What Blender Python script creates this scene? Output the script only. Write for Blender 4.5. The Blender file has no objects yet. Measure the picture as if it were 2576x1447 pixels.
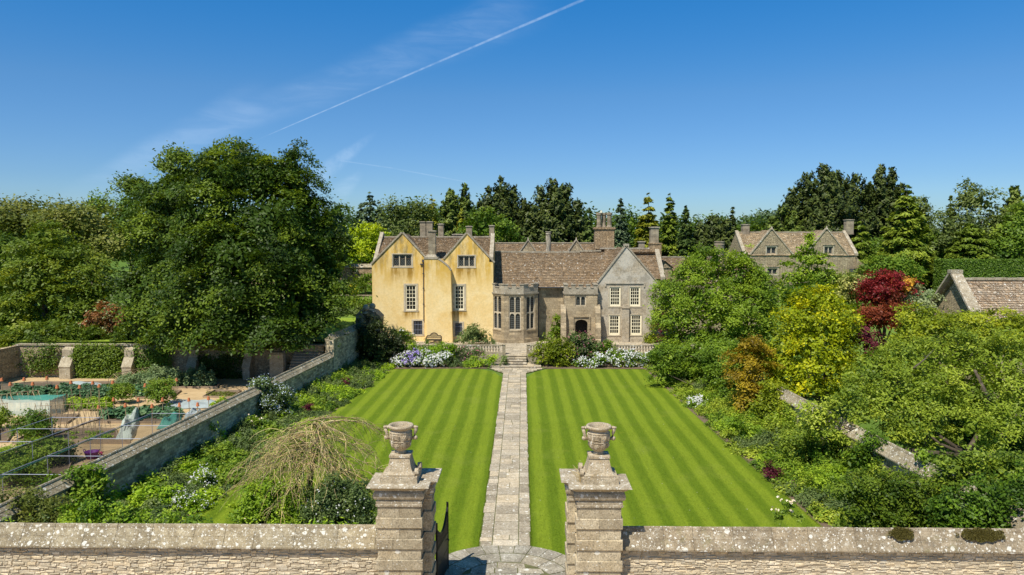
import bpy, math, random
import numpy as np
from mathutils import Vector, Matrix, Euler
from mathutils.geometry import delaunay_2d_cdt

# ------------------------------------------------------------------ camera, light, sky
sc = bpy.context.scene
CAMLOC = Vector((0, 0, 12.1)); FPX = 1829.0
PITCH = math.atan((723.5 - 595) / FPX); YAW = math.atan((1314 - 1288) / FPX)
cd = bpy.data.cameras.new('camera'); cam = bpy.data.objects.new('camera', cd)
sc.collection.objects.link(cam); sc.camera = cam
cam.location = CAMLOC; cam.rotation_euler = (math.pi / 2 - PITCH, 0, YAW)
cd.sensor_width = 36; cd.lens = FPX / 2576 * 36; cd.clip_start = 0.5; cd.clip_end = 4000
CR = Euler(cam.rotation_euler).to_matrix()

def ray(px, py):
    return CR @ Vector(((px - 1288) / FPX, -(py - 723.5) / FPX, -1.0))
def W(px, py, Y):                       # photo point (2576 wide) -> world point on the vertical plane y = Y
    r = ray(px, py); return CAMLOC + r * (Y / r.y)
def G(px, py, z=0.0):                   # photo point -> world point on the level plane at height z
    r = ray(px, py); return CAMLOC + r * ((z - CAMLOC.z) / r.z)

SUN_FROM = Vector((-2.1, -3.2, 6.16)).normalized()
SUN_EL = math.asin(SUN_FROM.z); SUN_AZ = math.atan2(SUN_FROM.x, SUN_FROM.y)
ld = bpy.data.lights.new('sun', 'SUN'); ld.energy = 5.0; ld.angle = math.radians(0.5); ld.color = (1.0, 0.94, 0.82)
sun = bpy.data.objects.new('sun', ld); sc.collection.objects.link(sun)
sun.rotation_euler = SUN_FROM.to_track_quat('Z', 'Y').to_euler()
sc.view_settings.view_transform = 'Standard'; sc.view_settings.look = 'None'
sc.view_settings.gamma = 1; sc.view_settings.exposure = 0.22

wd = bpy.data.worlds.new('World'); sc.world = wd; wd.use_nodes = True
wn = wd.node_tree; wn.nodes.clear()

class NB:
    """small node-building helper"""
    def __init__(s, tree): s.t = tree
    def n(s, typ, _out=0, _set=None, **kw):
        nd = s.t.nodes.new(typ)
        if _set:
            for k, v in _set.items(): setattr(nd, k, v)
        for k, v in kw.items():
            key = int(k[1:]) if k[0] == 'i' and k[1:].isdigit() else k.replace('_', ' ')
            s.put(nd.inputs[key], v)
        return nd
    def put(s, sock, v):
        if isinstance(v, bpy.types.NodeSocket): s.t.links.new(v, sock)
        elif isinstance(v, bpy.types.Node): s.t.links.new(v.outputs[0], sock)
        else:
            if hasattr(sock.default_value, '__len__') and len(sock.default_value) == 4 and len(v) == 3: v = (*v, 1)
            sock.default_value = v
    def m(s, op, a, b=0.0, c=None, clamp=False):
        nd = s.t.nodes.new('ShaderNodeMath'); nd.operation = op; nd.use_clamp = clamp
        s.put(nd.inputs[0], a); s.put(nd.inputs[1], b)
        if c is not None: s.put(nd.inputs[2], c)
        return nd.outputs[0]
    def mix(s, f, a, b, mode='MIX'):
        nd = s.t.nodes.new('ShaderNodeMix'); nd.data_type = 'RGBA'; nd.blend_type = mode
        s.put(nd.inputs[0], f); s.put(nd.inputs[6], a); s.put(nd.inputs[7], b)
        return nd.outputs[2]
    def ramp(s, f, stops, interp='LINEAR'):
        nd = s.t.nodes.new('ShaderNodeValToRGB'); cr = nd.color_ramp; cr.interpolation = interp
        while len(cr.elements) < len(stops): cr.elements.new(0.5)
        for e, (p, c) in zip(cr.elements, stops):
            e.position = p; e.color = (*c, 1) if len(c) == 3 else c
        s.put(nd.inputs[0], f); return nd.outputs[0]
    def step(s, x, a, b):                # smooth 0..1 between a and b
        nd = s.t.nodes.new('ShaderNodeMapRange'); nd.interpolation_type = 'SMOOTHSTEP'
        s.put(nd.inputs[0], x); s.put(nd.inputs[1], a); s.put(nd.inputs[2], b)
        return nd.outputs[0]
    def noise(s, vec, scale, detail=4, rough=0.55, dist=0.0):
        nd = s.n('ShaderNodeTexNoise', Vector=vec, Scale=scale, Detail=detail, Roughness=rough, Distortion=dist)
        return nd.outputs[0]

def build_world():
    b = NB(wn)
    sky = b.n('ShaderNodeTexSky', _set=dict(sky_type='NISHITA', sun_disc=False, sun_elevation=SUN_EL, sun_rotation=SUN_AZ,
                                              altitude=60, air_density=1.0, dust_density=0.25, ozone_density=3.0))
    col = b.n('ShaderNodeHueSaturation', Saturation=SKY_SAT, Value=1.0, Color=sky.outputs[0]).outputs[0]
    tc = b.n('ShaderNodeTexCoord').outputs['Generated']
    # less glare low down, deeper blue above; out-of-view zenith warmed to cut teal shade
    el = b.n('ShaderNodeSeparateXYZ', Vector=tc).outputs[2]
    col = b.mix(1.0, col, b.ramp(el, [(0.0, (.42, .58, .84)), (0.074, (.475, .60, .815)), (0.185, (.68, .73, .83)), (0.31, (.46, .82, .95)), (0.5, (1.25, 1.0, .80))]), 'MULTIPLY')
    def dotn(v):
        nd = b.t.nodes.new('ShaderNodeVectorMath'); nd.operation = 'DOT_PRODUCT'
        b.put(nd.inputs[0], tc); nd.inputs[1].default_value = v; return nd.outputs['Value']
    streaks = b.noise(b.n('ShaderNodeMapping', Vector=tc, Rotation=(0, 0, 0.4), Scale=(3, 3, 14)), 4.0, 5, 0.6, 0.6)
    fine = b.noise(tc, 60.0, 5, 0.65)
    soft = b.noise(tc, 9.0, 5, 0.6)
    total = None
    # trails of high ice cloud, each a band along a great circle: (from, to, width at from, width at to, strength, fade in, fade out)
    for (p0, p1, w0, w1, st, f0, f1, ragged) in SKY_TRAILS:
        a = ray(*p0).normalized(); c = ray(*p1).normalized()
        nrm = a.cross(c).normalized(); tan = (c - a).normalized()
        t0 = a.dot(tan); t1 = c.dot(tan)
        d = b.m('ABSOLUTE', b.m('ADD', dotn(nrm), b.m('MULTIPLY', b.m('SUBTRACT', soft, 0.5), ragged)))
        t = b.m('DIVIDE', b.m('SUBTRACT', dotn(tan), t0), t1 - t0)
        wdt = b.m('ADD', w0, b.m('MULTIPLY', t, w1 - w0))
        across = b.m('SUBTRACT', 1.0, b.step(b.m('DIVIDE', d, wdt), 0.25, 1.0))
        along = b.m('MULTIPLY', b.step(t, 0.0, f0), b.m('SUBTRACT', 1.0, b.step(t, f1, 1.0)))
        tex = b.m('ADD', 0.35, b.step(fine if w1 < 0.006 else streaks, 0.3, 0.72))
        mk = b.m('MULTIPLY', b.m('MULTIPLY', across, along), b.m('MULTIPLY', tex, st))
        total = mk if total is None else b.m('ADD', total, mk, clamp=True)
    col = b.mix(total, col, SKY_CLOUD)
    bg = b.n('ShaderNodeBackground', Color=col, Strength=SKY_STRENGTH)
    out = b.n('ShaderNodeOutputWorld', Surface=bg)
SKY_SAT = 1.38; SKY_STRENGTH = 0.12; SKY_CLOUD = (6.0, 7.2, 8.6)
SKY_TRAILS = [
    ((628, 360), (1480, -6), 0.0007, 0.0026, 0.22, 0.15, 0.98, 0.0),
    ((60, 560), (700, 225), 0.014, 0.034, 0.10, 0.5, 0.75, 0.014),
    ((430, 370), (1420, -20), 0.018, 0.046, 0.080, 0.35, 0.80, 0.018),
    ((745, 480), (955, 330), 0.022, 0.004, 0.13, 0.25, 0.6, 0.012),
    ((835, 500), (915, 430), 0.020, 0.006, 0.10, 0.3, 0.6, 0.008),
    ((840, 402), (1000, 425), 0.0010, 0.0012, 0.12, 0.2, 0.9, 0.0),
    ((990, 424), (1190, 461), 0.0012, 0.0010, 0.13, 0.1, 0.8, 0.0)]
build_world()

# ------------------------------------------------------------------ materials
def newmat(name):
    m = bpy.data.materials.new(name); m.use_nodes = True
    b = NB(m.node_tree); bs = m.node_tree.nodes['Principled BSDF']
    return m, b, bs
def plain(name, col, rough=0.7, metal=0.0, spec=0.3, vary=0.0):
    m, b, bs = newmat(name)
    oc = b.n('ShaderNodeTexCoord').outputs['Object']
    if vary:
        nz = b.noise(oc, 3.0, 6, 0.65)
        c = b.ramp(nz, [(0.25, tuple(x * (1 - vary) for x in col)), (0.75, tuple(min(1, x * (1 + vary)) for x in col))])
        b.put(bs.inputs['Base Color'], c)
        bmp = b.n('ShaderNodeBump', Strength=0.3, Distance=0.02, Height=b.noise(oc, 30, 3)); b.put(bs.inputs['Normal'], bmp)
    else: bs.inputs['Base Color'].default_value = (*col, 1)
    bs.inputs['Roughness'].default_value = rough; bs.inputs['Metallic'].default_value = metal
    bs.inputs['Specular IOR Level'].default_value = spec
    return m

LEAFK = 1.45
def leafmat(name, stops, trans=0.32, rough=0.5, sat=1.0):
    """leaf colour from the per-leaf value v; thin leaves let some light through"""
    m, b, bs = newmat(name)
    at = b.n('ShaderNodeAttribute', _set=dict(attribute_name='v')).outputs['Fac']
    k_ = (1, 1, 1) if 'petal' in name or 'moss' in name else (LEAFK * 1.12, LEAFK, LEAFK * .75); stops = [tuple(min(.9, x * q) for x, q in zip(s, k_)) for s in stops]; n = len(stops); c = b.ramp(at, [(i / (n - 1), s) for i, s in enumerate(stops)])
    b.put(bs.inputs['Base Color'], c); bs.inputs['Roughness'].default_value = rough
    bs.inputs['Specular IOR Level'].default_value = 0.25
    tr = b.n('ShaderNodeBsdfTranslucent', Color=b.mix(1.0, c, (1.25, 1.15, 0.5), 'MULTIPLY'))
    mx = b.n('ShaderNodeMixShader', Fac=trans, i1=bs, i2=tr)
    b.put(m.node_tree.nodes['Material Output'].inputs[0], mx)
    return m

def stone(name, cols, scale=1.0, joint=None, lichen=0.3, bump=0.5, white=0.0, vattr=0.0, stains=None, rough=0.85, orange=0.0, spots=0.0, moss=0.0, ct=1.0):
    """weathered limestone: cloudy colour, optional coursed joints (w, h, rubble?), lichen, white lichen discs"""
    m, b, bs = newmat(name)
    oc = b.n('ShaderNodeTexCoord').outputs['Object']
    sp = b.n('ShaderNodeSeparateXYZ', Vector=oc)
    u = b.m('ADD', sp.outputs[0], sp.outputs[1]); z = sp.outputs[2]
    n1 = b.noise(oc, 0.9 * scale, 7, 0.68, 0.4)
    c = b.ramp(n1, [(0.28, cols[0]), (0.5, cols[1]), (0.72, cols[2])])
    n2 = b.noise(oc, 9.0 * scale, 5, 0.7)
    c = b.mix(1.0, c, b.ramp(n2, [(0.3, (1 - .42 * ct,) * 3), (0.5, (1, 1, 1)), (0.7, (1 + .32 * ct,) * 3)]), 'MULTIPLY')
    h = b.m('MULTIPLY', n2, 0.5)
    if joint:
        jw, jh, rub = joint
        uv = b.n('ShaderNodeCombineXYZ', X=u, Y=z, Z=0.0)
        if rub:
            wob = b.noise(uv, 3.0, 2)
            uvd = b.n('ShaderNodeCombineXYZ', X=b.m('MULTIPLY', u, 1 / jw), Y=b.m('MULTIPLY', b.m('ADD', z, b.m('MULTIPLY', wob, 0.10)), 1 / jh), Z=0.0)
            ce = b.n('ShaderNodeTexVoronoi', _set=dict(voronoi_dimensions='2D', feature='DISTANCE_TO_EDGE'), Vector=uvd, Scale=1.0, Randomness=0.85).outputs['Distance']
            cc = b.n('ShaderNodeTexVoronoi', _set=dict(voronoi_dimensions='2D', feature='F1'), Vector=uvd, Scale=1.0, Randomness=0.85).outputs['Color']
            gap = b.step(ce, 0.02, 0.12)
            rnd = b.n('ShaderNodeSeparateColor', Color=cc).outputs[0]
        else:
            uvw = b.n('ShaderNodeVectorMath', _set=dict(operation='ADD'), i0=uv, i1=b.n('ShaderNodeVectorMath', _set=dict(operation='SCALE'), i0=b.n('ShaderNodeTexNoise', Vector=uv, Scale=2.5).outputs['Color'], Scale=0.09 if bump > .8 else 0.0).outputs[0])
            br = b.n('ShaderNodeTexBrick', Vector=uvw, Color1=(0, 0, 0), Color2=(1, 1, 1), Mortar=(0.5, 0.5, 0.5), Scale=1.0, Mortar_Size=0.012, Mortar_Smooth=0.3,
                     Bias=0.0, Brick_Width=jw, Row_Height=jh)
            gap = b.m('SUBTRACT', 1.0, br.outputs['Fac'])
            rnd = b.n('ShaderNodeSeparateColor', Color=br.outputs['Color']).outputs[0]
        c = b.mix(1.0, c, b.ramp(rnd, [(0, (0.76, 0.74, 0.72)), (0.5, (1, 1, 1)), (1, (1.22, 1.2, 1.15))] if bump < .95 or rub else [(0, (0.50, 0.48, 0.45)), (0.5, (1, 1, 1)), (1, (1.5, 1.45, 1.35))]), 'MULTIPLY')
        c = b.mix(b.m('MULTIPLY', b.m('SUBTRACT', 1.0, gap), 0.6 if rub else 0.35), c, tuple(x * 0.45 for x in cols[0]))
        h = b.m('ADD', h, b.m('MULTIPLY', gap, 1.2 if rub else 0.5))
    if vattr:
        at = b.n('ShaderNodeAttribute', _set=dict(attribute_name='v')).outputs['Fac']
        c = b.mix(1.0, c, b.ramp(at, [(0, (1 - vattr, 1 - vattr * 1.05, 1 - vattr * 1.15)), (0.5, (1, 1, 1)), (0.8, (1 + vattr * .6, 1 + vattr * .42, 1 + vattr * .1)), (1, (1 + vattr, 1 + vattr, 1 + vattr))]), 'MULTIPLY')
    if lichen:
        l1 = b.step(b.noise(oc, 2.2 * scale, 8, 0.75, 0.2), 0.62 - 0.16 * lichen, 0.70 - 0.1 * lichen)
        c = b.mix(b.m('MULTIPLY', l1, min(0.85, lichen + .2)), c, (0.17, 0.15, 0.12))
        l2 = b.step(b.noise(oc, 5.0 * scale, 8, 0.8), 0.60, 0.66)
        c = b.mix(b.m('MULTIPLY', l2, 0.55 * lichen + 0.1), c, (0.55, 0.52, 0.43))
    if orange:
        l3 = b.step(b.noise(oc, 3.1 * scale, 6, 0.7, 1.0), 0.60, 0.70)
        c = b.mix(b.m('MULTIPLY', l3, orange), c, (0.45, 0.27, 0.08))
    if white:
        wn_ = b.step(b.noise(oc, 3.3 * scale, 9, 0.82, 0.3), 0.60 - .07 * white, 0.64 - .05 * white)
        c = b.mix(b.m('MULTIPLY', wn_, .55), c, (0.62, 0.59, 0.50))
        for sc_, thr, sd in ((3.2, 0.32, 0.0), (7.0, 0.36, 3.0), (15.0, 0.40, 7.0)):
            off = b.n('ShaderNodeVectorMath', _set=dict(operation='ADD'), i0=oc, i1=b.n('ShaderNodeVectorMath', _set=dict(operation='SCALE'), i0=b.n('ShaderNodeTexNoise', Vector=oc, Scale=7.0).outputs['Color'], Scale=0.12).outputs[0])
            vo = b.n('ShaderNodeTexVoronoi', _set=dict(feature='F1'), Vector=off, Scale=sc_)
            r = b.n('ShaderNodeSeparateColor', Color=vo.outputs['Color'])
            keep = b.step(r.outputs[0], 1.0 - white, 1.02 - white)
            rad = b.m('MULTIPLY', r.outputs[1], thr)
            disc = b.m('SUBTRACT', 1.0, b.step(vo.outputs['Distance'], b.m('MULTIPLY', rad, 0.8), rad))
            c = b.mix(b.m('MULTIPLY', b.m('MULTIPLY', disc, keep), 0.75), c, (0.72, 0.70, 0.63))
    if spots:
        vo = b.n('ShaderNodeTexVoronoi', _set=dict(feature='F1'), Vector=oc, Scale=16.0)
        r = b.n('ShaderNodeSeparateColor', Color=vo.outputs['Color'])
        sp_ = b.m('MULTIPLY', b.m('SUBTRACT', 1.0, b.step(vo.outputs['Distance'], 0.16, 0.34)), b.step(r.outputs[0], 1 - spots, 1.02 - spots))
        c = b.mix(b.m('MULTIPLY', sp_, 0.7), c, (0.10, 0.085, 0.065))
    if moss:
        l4 = b.step(b.noise(oc, 1.3, 6, 0.7), 0.56, 0.66)
        c = b.mix(b.m('MULTIPLY', l4, moss), c, (0.12, 0.13, 0.03))
    if stains: c = stains(b, c, sp, oc)
    b.put(bs.inputs['Base Color'], c); bs.inputs['Roughness'].default_value = rough
    bs.inputs['Specular IOR Level'].default_value = 0.2
    bmp = b.n('ShaderNodeBump', Strength=bump, Distance=0.03, Height=h); b.put(bs.inputs['Normal'], bmp)
    return m

# ------------------------------------------------------------------ mesh building
col_main = sc.collection
def tag(o, label=None, cat=None, group=None, kind=None):
    if label: o['label'] = label
    if cat: o['category'] = cat
    if group: o['group'] = group
    if kind: o['kind'] = kind
    return o
def thing(name, label, cat, loc=(0, 0, 0), group=None):
    o = bpy.data.objects.new(name, None); col_main.objects.link(o); o.location = loc
    o.empty_display_size = 0.2
    return tag(o, label, cat, group)
def wloc(p):
    v = Vector((0, 0, 0))
    while p: v = v + Vector(p.location); p = p.parent
    return v
def link_mesh(name, me, material, parent=None, loc=None):
    o = bpy.data.objects.new(name, me); col_main.objects.link(o)
    if material: me.materials.append(material)
    if parent:
        o.parent = parent; off = wloc(parent)
    elif loc is not None: o.location = loc; off = Vector(loc)
    else: off = Vector((0, 0, 0))
    if off.length > 0: me.transform(Matrix.Translation(-off))
    return o

class MB:
    def __init__(s): s.v = []; s.f = []; s.c = []
    def poly(s, pts, val=0.5):
        k = len(s.v); s.v += [tuple(p) for p in pts]; s.f.append(list(range(k, k + len(pts)))); s.c.append(val)
    def box(s, x0, x1, y0, y1, z0, z1, val=0.5):
        s.obox((x0, y0, z0), (x1 - x0, 0, 0), (0, y1 - y0, 0), (0, 0, z1 - z0), val)
    def obox(s, o, u, v, w, val=0.5):
        o = Vector(o); u = Vector(u); v = Vector(v); w = Vector(w); k = len(s.v)
        s.v += [tuple(p) for p in (o, o + u, o + u + v, o + v, o + w, o + u + w, o + u + v + w, o + v + w)]
        for q in ((0, 3, 2, 1), (4, 5, 6, 7), (0, 1, 5, 4), (1, 2, 6, 5), (2, 3, 7, 6), (3, 0, 4, 7)):
            s.f.append([k + i for i in q]); s.c.append(val)
    def frustum(s, cx, cy, z0, z1, a0, b0, a1, b1, val=0.5):   # half sizes bottom (a0,b0), top (a1,b1)
        k = len(s.v)
        for z, a, b_ in ((z0, a0, b0), (z1, a1, b1)):
            s.v += [(cx - a, cy - b_, z), (cx + a, cy - b_, z), (cx + a, cy + b_, z), (cx - a, cy + b_, z)]
        for q in ((0, 3, 2, 1), (4, 5, 6, 7), (0, 1, 5, 4), (1, 2, 6, 5), (2, 3, 7, 6), (3, 0, 4, 7)):
            s.f.append([k + i for i in q]); s.c.append(val)
    def sweep(s, rings, val=0.5, closed=True, cap=True):        # list of equal-length rings of points
        k = len(s.v); n = len(rings[0])
        for r in rings: s.v += [tuple(p) for p in r]
        for i in range(len(rings) - 1):
            for j in range(n if closed else n - 1):
                a = k + i * n + j; b_ = k + i * n + (j + 1) % n
                s.f.append([a, b_, b_ + n, a + n]); s.c.append(val)
        if cap and closed:
            s.f.append([k + j for j in range(n)][::-1]); s.c.append(val)
            s.f.append([k + (len(rings) - 1) * n + j for j in range(n)]); s.c.append(val)
    def lathe(s, c, prof, seg=16, val=0.5, ph=0.0):             # prof: (r, z)
        s.sweep([[(c[0] + r * math.cos(ph + 2 * math.pi * j / seg), c[1] + r * math.sin(ph + 2 * math.pi * j / seg), c[2] + z) for j in range(seg)] for r, z in prof], val)
    def tube(s, pts, rad, seg=6, val=0.5):
        pts = [Vector(p) for p in pts]; rings = []
        if not hasattr(rad, '__len__'): rad = [rad] * len(pts)
        for i, p in enumerate(pts):
            d = (pts[min(i + 1, len(pts) - 1)] - pts[max(i - 1, 0)]).normalized()
            a = d.cross(Vector((0.13, 0.31, 0.94) if abs(d.z) < 0.9 else (1, 0.1, 0))).normalized(); b_ = d.cross(a)
            rings.append([p + (a * math.cos(2 * math.pi * j / seg) + b_ * math.sin(2 * math.pi * j / seg)) * rad[i] for j in range(seg)])
        s.sweep(rings, val)
    def profile_x(s, prof, x0, x1, val=0.5):                     # prof: (y, z) closed outline swept along x
        s.sweep([[(x0, y, z) for y, z in prof], [(x1, y, z) for y, z in prof]], val)
    def sphere(s, c, r, seg=14, rings=9, val=0.5):
        s.lathe(c, [(max(r * math.sin(math.pi * i / rings), 0.001), -r * math.cos(math.pi * i / rings)) for i in range(rings + 1)], seg, val)
    def build(s, name, material, parent=None, loc=None, smooth=False):
        me = bpy.data.meshes.new(name); me.from_pydata(s.v, [], s.f)
        at = me.attributes.new('v', 'FLOAT', 'FACE'); at.data.foreach_set('value', s.c)
        if smooth: me.polygons.foreach_set('use_smooth', [True] * len(s.f))
        me.update(); return link_mesh(name, me, material, parent, loc)

def np_mesh(name, V, nper, vals, material, parent=None, loc=None):
    """V: (faces*nper, 3)"""
    nv = len(V); nf = nv // nper
    me = bpy.data.meshes.new(name)
    me.vertices.add(nv); me.vertices.foreach_set('co', V.astype(np.float32).ravel())
    me.loops.add(nv); me.loops.foreach_set('vertex_index', np.arange(nv, dtype=np.int32))
    me.polygons.add(nf); me.polygons.foreach_set('loop_start', np.arange(0, nv, nper, dtype=np.int32))
    at = me.attributes.new('v', 'FLOAT', 'FACE'); at.data.foreach_set('value', np.clip(vals, 0, 1).astype(np.float32))
    me.update(calc_edges=True)
    return link_mesh(name, me, material, parent, loc)

def norm(a): return a / np.maximum(np.linalg.norm(a, axis=1, keepdims=True), 1e-6)
def leaf_quads(P, N, L, Wd, rng, along=None):
    """rhombic leaves at P facing N"""
    n = len(P); N = norm(N)
    T = rng.normal(size=(n, 3)) if along is None else along + rng.normal(size=(n, 3)) * 0.25
    T = norm(T - N * np.sum(T * N, axis=1, keepdims=True)); B = np.cross(N, T)
    L = np.broadcast_to(L, (n,))[:, None]; Wd = np.broadcast_to(Wd, (n,))[:, None]
    V = np.stack([P - T * L, P - B * Wd + T * L * 0.1, P + T * L, P + B * Wd + T * L * 0.1], axis=1)
    return V.reshape(-1, 3)

def crown(lobes, leaf=0.16, clump=0.8, cov=1.1, flat=0.45, seed=1, up=0.8, asp=0.5, droop=0.0, inner=0.2, rough=0.2, vbase=0.5, vspread=0.22, zcut=-0.55, dens=1.7, lump=2.8, lamp=0.75):
    """leaves gathered in many tilted sprays over the surface of overlapping lobes, with a sparser inside"""
    rng = np.random.default_rng(seed); lob = np.array(lobes, float)
    allP = []; allN = []; allv = []; allL = []
    larea = 2 * leaf * leaf * asp
    for i, (cx, cy, cz, rx, ry, rz) in enumerate(lob):
        ar = 4 * math.pi * ((rx * ry) ** 1.6 / 3 + (rx * rz) ** 1.6 / 3 + (ry * rz) ** 1.6 / 3) ** (1 / 1.6)
        nc = max(8, int(ar / (clump * clump * dens)))
        d = norm(rng.normal(size=(nc, 3))); d = d[d[:, 2] > zcut]
        ph = rng.uniform(0, 6.28, 6)
        bump = (np.sin(d[:, 0] * 5 + ph[0]) + np.sin(d[:, 1] * 6 + ph[1]) + np.sin(d[:, 2] * 7 + ph[2]) + rng.normal(size=len(d)) * 0.8) / 3.0
        rr = (1.0 + rough * bump)[:, None]
        C = np.array([cx, cy, cz]) + d * np.array([rx, ry, rz]) * rr
        q_ = C * (2 * math.pi / (lump * clump * 1.6)); nz = (np.sin(q_[:, 0] + 1.3 * np.sin(q_[:, 2] * .8 + 1)) + np.sin(q_[:, 1] * 1.1 + 1.3 * np.sin(q_[:, 0] * .7)) + np.sin(q_[:, 2] * 1.5 + 1.2 * np.sin(q_[:, 1] * .9))) / 3
        C = C + d * (lamp * clump * nz)[:, None]
        keep = (nz > -0.42) | (rng.uniform(size=len(C)) < .35)
        for j, (ax, ay, az, qx, qy, qz) in enumerate(lob):
            if j == i: continue
            q = ((C[:, 0] - ax) / qx) ** 2 + ((C[:, 1] - ay) / qy) ** 2 + ((C[:, 2] - az) / qz) ** 2
            keep &= q > 0.62
        C = C[keep]; d = d[keep]; nc = len(C)
        if nc == 0: continue
        cs = clump * rng.uniform(0.6, 1.25, nc)
        nl = np.maximum(4, (cov * cs * cs * 3.1 / larea)).astype(int)
        idx = np.repeat(np.arange(nc), nl); n = len(idx)
        ax = norm(d * 0.55 + np.array([0, 0, up]) + rng.normal(size=(nc, 3)) * 0.28)
        off = rng.normal(size=(n, 3)) * 0.55
        A = ax[idx]; dn = np.sum(off * A, axis=1, keepdims=True)
        off = (off - A * dn * (1 - flat)) * cs[idx][:, None]
        rad2 = np.sum(off[:, :2] ** 2, axis=1)
        off[:, 2] -= droop * rad2 / cs[idx]
        allP.append(C[idx] + off); allN.append(A + rng.normal(size=(n, 3)) * 0.42)
        cv = vbase + rng.normal(size=nc) * vspread
        allv.append(cv[idx] + rng.normal(size=n) * 0.10); allL.append(leaf * rng.uniform(0.7, 1.25, n))
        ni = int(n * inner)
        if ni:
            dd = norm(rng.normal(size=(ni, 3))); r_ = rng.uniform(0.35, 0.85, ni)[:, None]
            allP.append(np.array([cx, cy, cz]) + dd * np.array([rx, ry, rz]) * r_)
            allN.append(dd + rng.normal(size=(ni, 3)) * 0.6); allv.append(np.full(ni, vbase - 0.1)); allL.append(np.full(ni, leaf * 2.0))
    P = np.concatenate(allP); N = np.concatenate(allN); v = np.concatenate(allv); L = np.concatenate(allL)
    return leaf_quads(P, N, L, L * asp, rng), v

def conifer(base, h, r, kind='spruce', leaf=0.22, n=9000, seed=1, t0=0.08, vbase=0.5):
    """whorled boughs; kinds: spruce (pointed, layered), cedar (long drooping tiers), cypress (dense upswept plumes)"""
    rng = np.random.default_rng(seed); base = np.array(base, float)
    if kind == 'spruce': nb, ang, droop, pw, lat = int(110 + h * 9), 0.05, 0.30, 0.85, 0.20; r *= 1.3
    elif kind == 'cedar': nb, ang, droop, pw, lat = int(70 + h * 6), 0.10, 0.40, 0.7, 0.30; r *= 1.2
    else: nb, ang, droop, pw, lat = int(110 + h * 9), 0.42, -0.25, 0.50, 0.16; r *= 1.25
    tb = t0 + (1 - t0) * (1 - (1 - rng.uniform(0, 1, nb)) ** 0.72) * 0.99
    if kind == 'cedar': tb = np.round(tb * 13) / 13 + rng.normal(size=nb) * 0.018
    tb = np.clip(tb, t0, 0.995)
    prof = (1 - tb) ** pw
    if kind != 'spruce': prof *= np.clip(0.55 + tb * 2.2, 0, 1)
    Lb = r * prof * rng.uniform(0.72, 1.12, nb) + 0.12
    az = rng.uniform(0, 2 * math.pi, nb)
    w = Lb ** 1.15 + 0.15; idx = rng.choice(nb, n, p=w / w.sum())
    s = rng.uniform(0.12, 1.0, n) ** 0.75
    L = Lb[idx]; a = az[idx]
    e = ang + rng.normal(size=nb)[idx] * 0.10 + (0.45 * tb[idx] if kind == 'cypress' else .2 * tb[idx])
    lateral = rng.normal(size=n) * lat * L * (1.15 - s) * 1.2 + rng.normal(size=n) * 0.06
    x = s * L * np.cos(e); z = s * L * np.sin(e) - droop * s * s * L * 0.6 - np.abs(lateral) * 0.25 + rng.normal(size=n) * 0.03 * (1.0 + L)
    ca, sa = np.cos(a), np.sin(a)
    P = np.stack([x * ca - lateral * sa, x * sa + lateral * ca, z + tb[idx] * h], axis=1) + base
    dirv = np.stack([ca * np.cos(e), sa * np.cos(e), np.sin(e) - droop * s], axis=1)
    N = np.array([0, 0, 1.0]) + np.stack([ca, sa, 0 * ca], axis=1) * (0.45 if kind != 'cypress' else 1.0) + rng.normal(size=(n, 3)) * 0.38
    bv = vbase + rng.normal(size=nb) * 0.2
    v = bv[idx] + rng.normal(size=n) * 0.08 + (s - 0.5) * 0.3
    LL = leaf * rng.uniform(0.7, 1.4, n)
    return leaf_quads(P, N, LL, LL * 0.38, rng, along=dirv), v

def foliage(name, Vv, material, parent=None, loc=None): return np_mesh(name, Vv[0], 4, Vv[1], material, parent, loc)
def inpoly(x, y, poly):
    c = False; n = len(poly)
    for i in range(n):
        x0, y0 = poly[i]; x1, y1 = poly[(i + 1) % n]
        if (y0 > y) != (y1 > y) and x < (x1 - x0) * (y - y0) / (y1 - y0) + x0: c = not c
    return c
# ------------------------------------------------------------------ material set
def yellow_stains(b, c, sp, oc):
    """ochre run-off stains under sills and copings of the limewashed wall (house-local x, z)"""
    X = sp.outputs[0]; Z = sp.outputs[2]
    streak = b.noise(b.n('ShaderNodeMapping', Vector=oc, Scale=(1.7, 1.7, 0.3)), 1.1, 5, 0.6)
    total = None
    for (x0, x1, z1, dz, st) in YSTAIN:
        fx = b.m('MULTIPLY', b.step(X, x0 - .25, x0 + .25), b.m('SUBTRACT', 1.0, b.step(X, x1 - .25, x1 + .25)))
        fz = b.m('MULTIPLY', b.step(Z, z1 - dz, z1), b.m('SUBTRACT', 1.0, b.step(Z, z1 - 0.02, z1 + 0.06)))
        k = b.m('MULTIPLY', b.m('MULTIPLY', fx, fz), b.m('MULTIPLY', b.m('ADD', b.step(streak, 0.35, 0.6), 0.35), st))
        total = k if total is None else b.m('ADD', total, k, clamp=True)
    up = b.m('MULTIPLY', b.step(Z, 4.6, 8.6), b.m('ADD', b.step(streak, 0.40, 0.60), 0.35))
    c = b.mix(b.m('MULTIPLY', up, 0.82, clamp=True), c, (0.68, 0.43, 0.09))
    c = b.mix(b.m('MULTIPLY', total, 0.95), c, (0.36, 0.20, 0.03))
    dk = b.m('MULTIPLY', b.m('MULTIPLY', b.step(Z, 6.6, 10.2), b.step(b.noise(b.n('ShaderNodeMapping', Vector=oc, Scale=(1.6, 1.6, .5)), 0.8, 6, 0.7), 0.46, 0.62)), 0.75)
    c = b.mix(dk, c, (0.25, 0.20, 0.10))
    return b.mix(b.m('MULTIPLY', b.step(b.noise(oc, 1.8, 5, 0.65), 0.52, 0.64), 0.18), c, (0.86, 0.72, 0.45))
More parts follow.
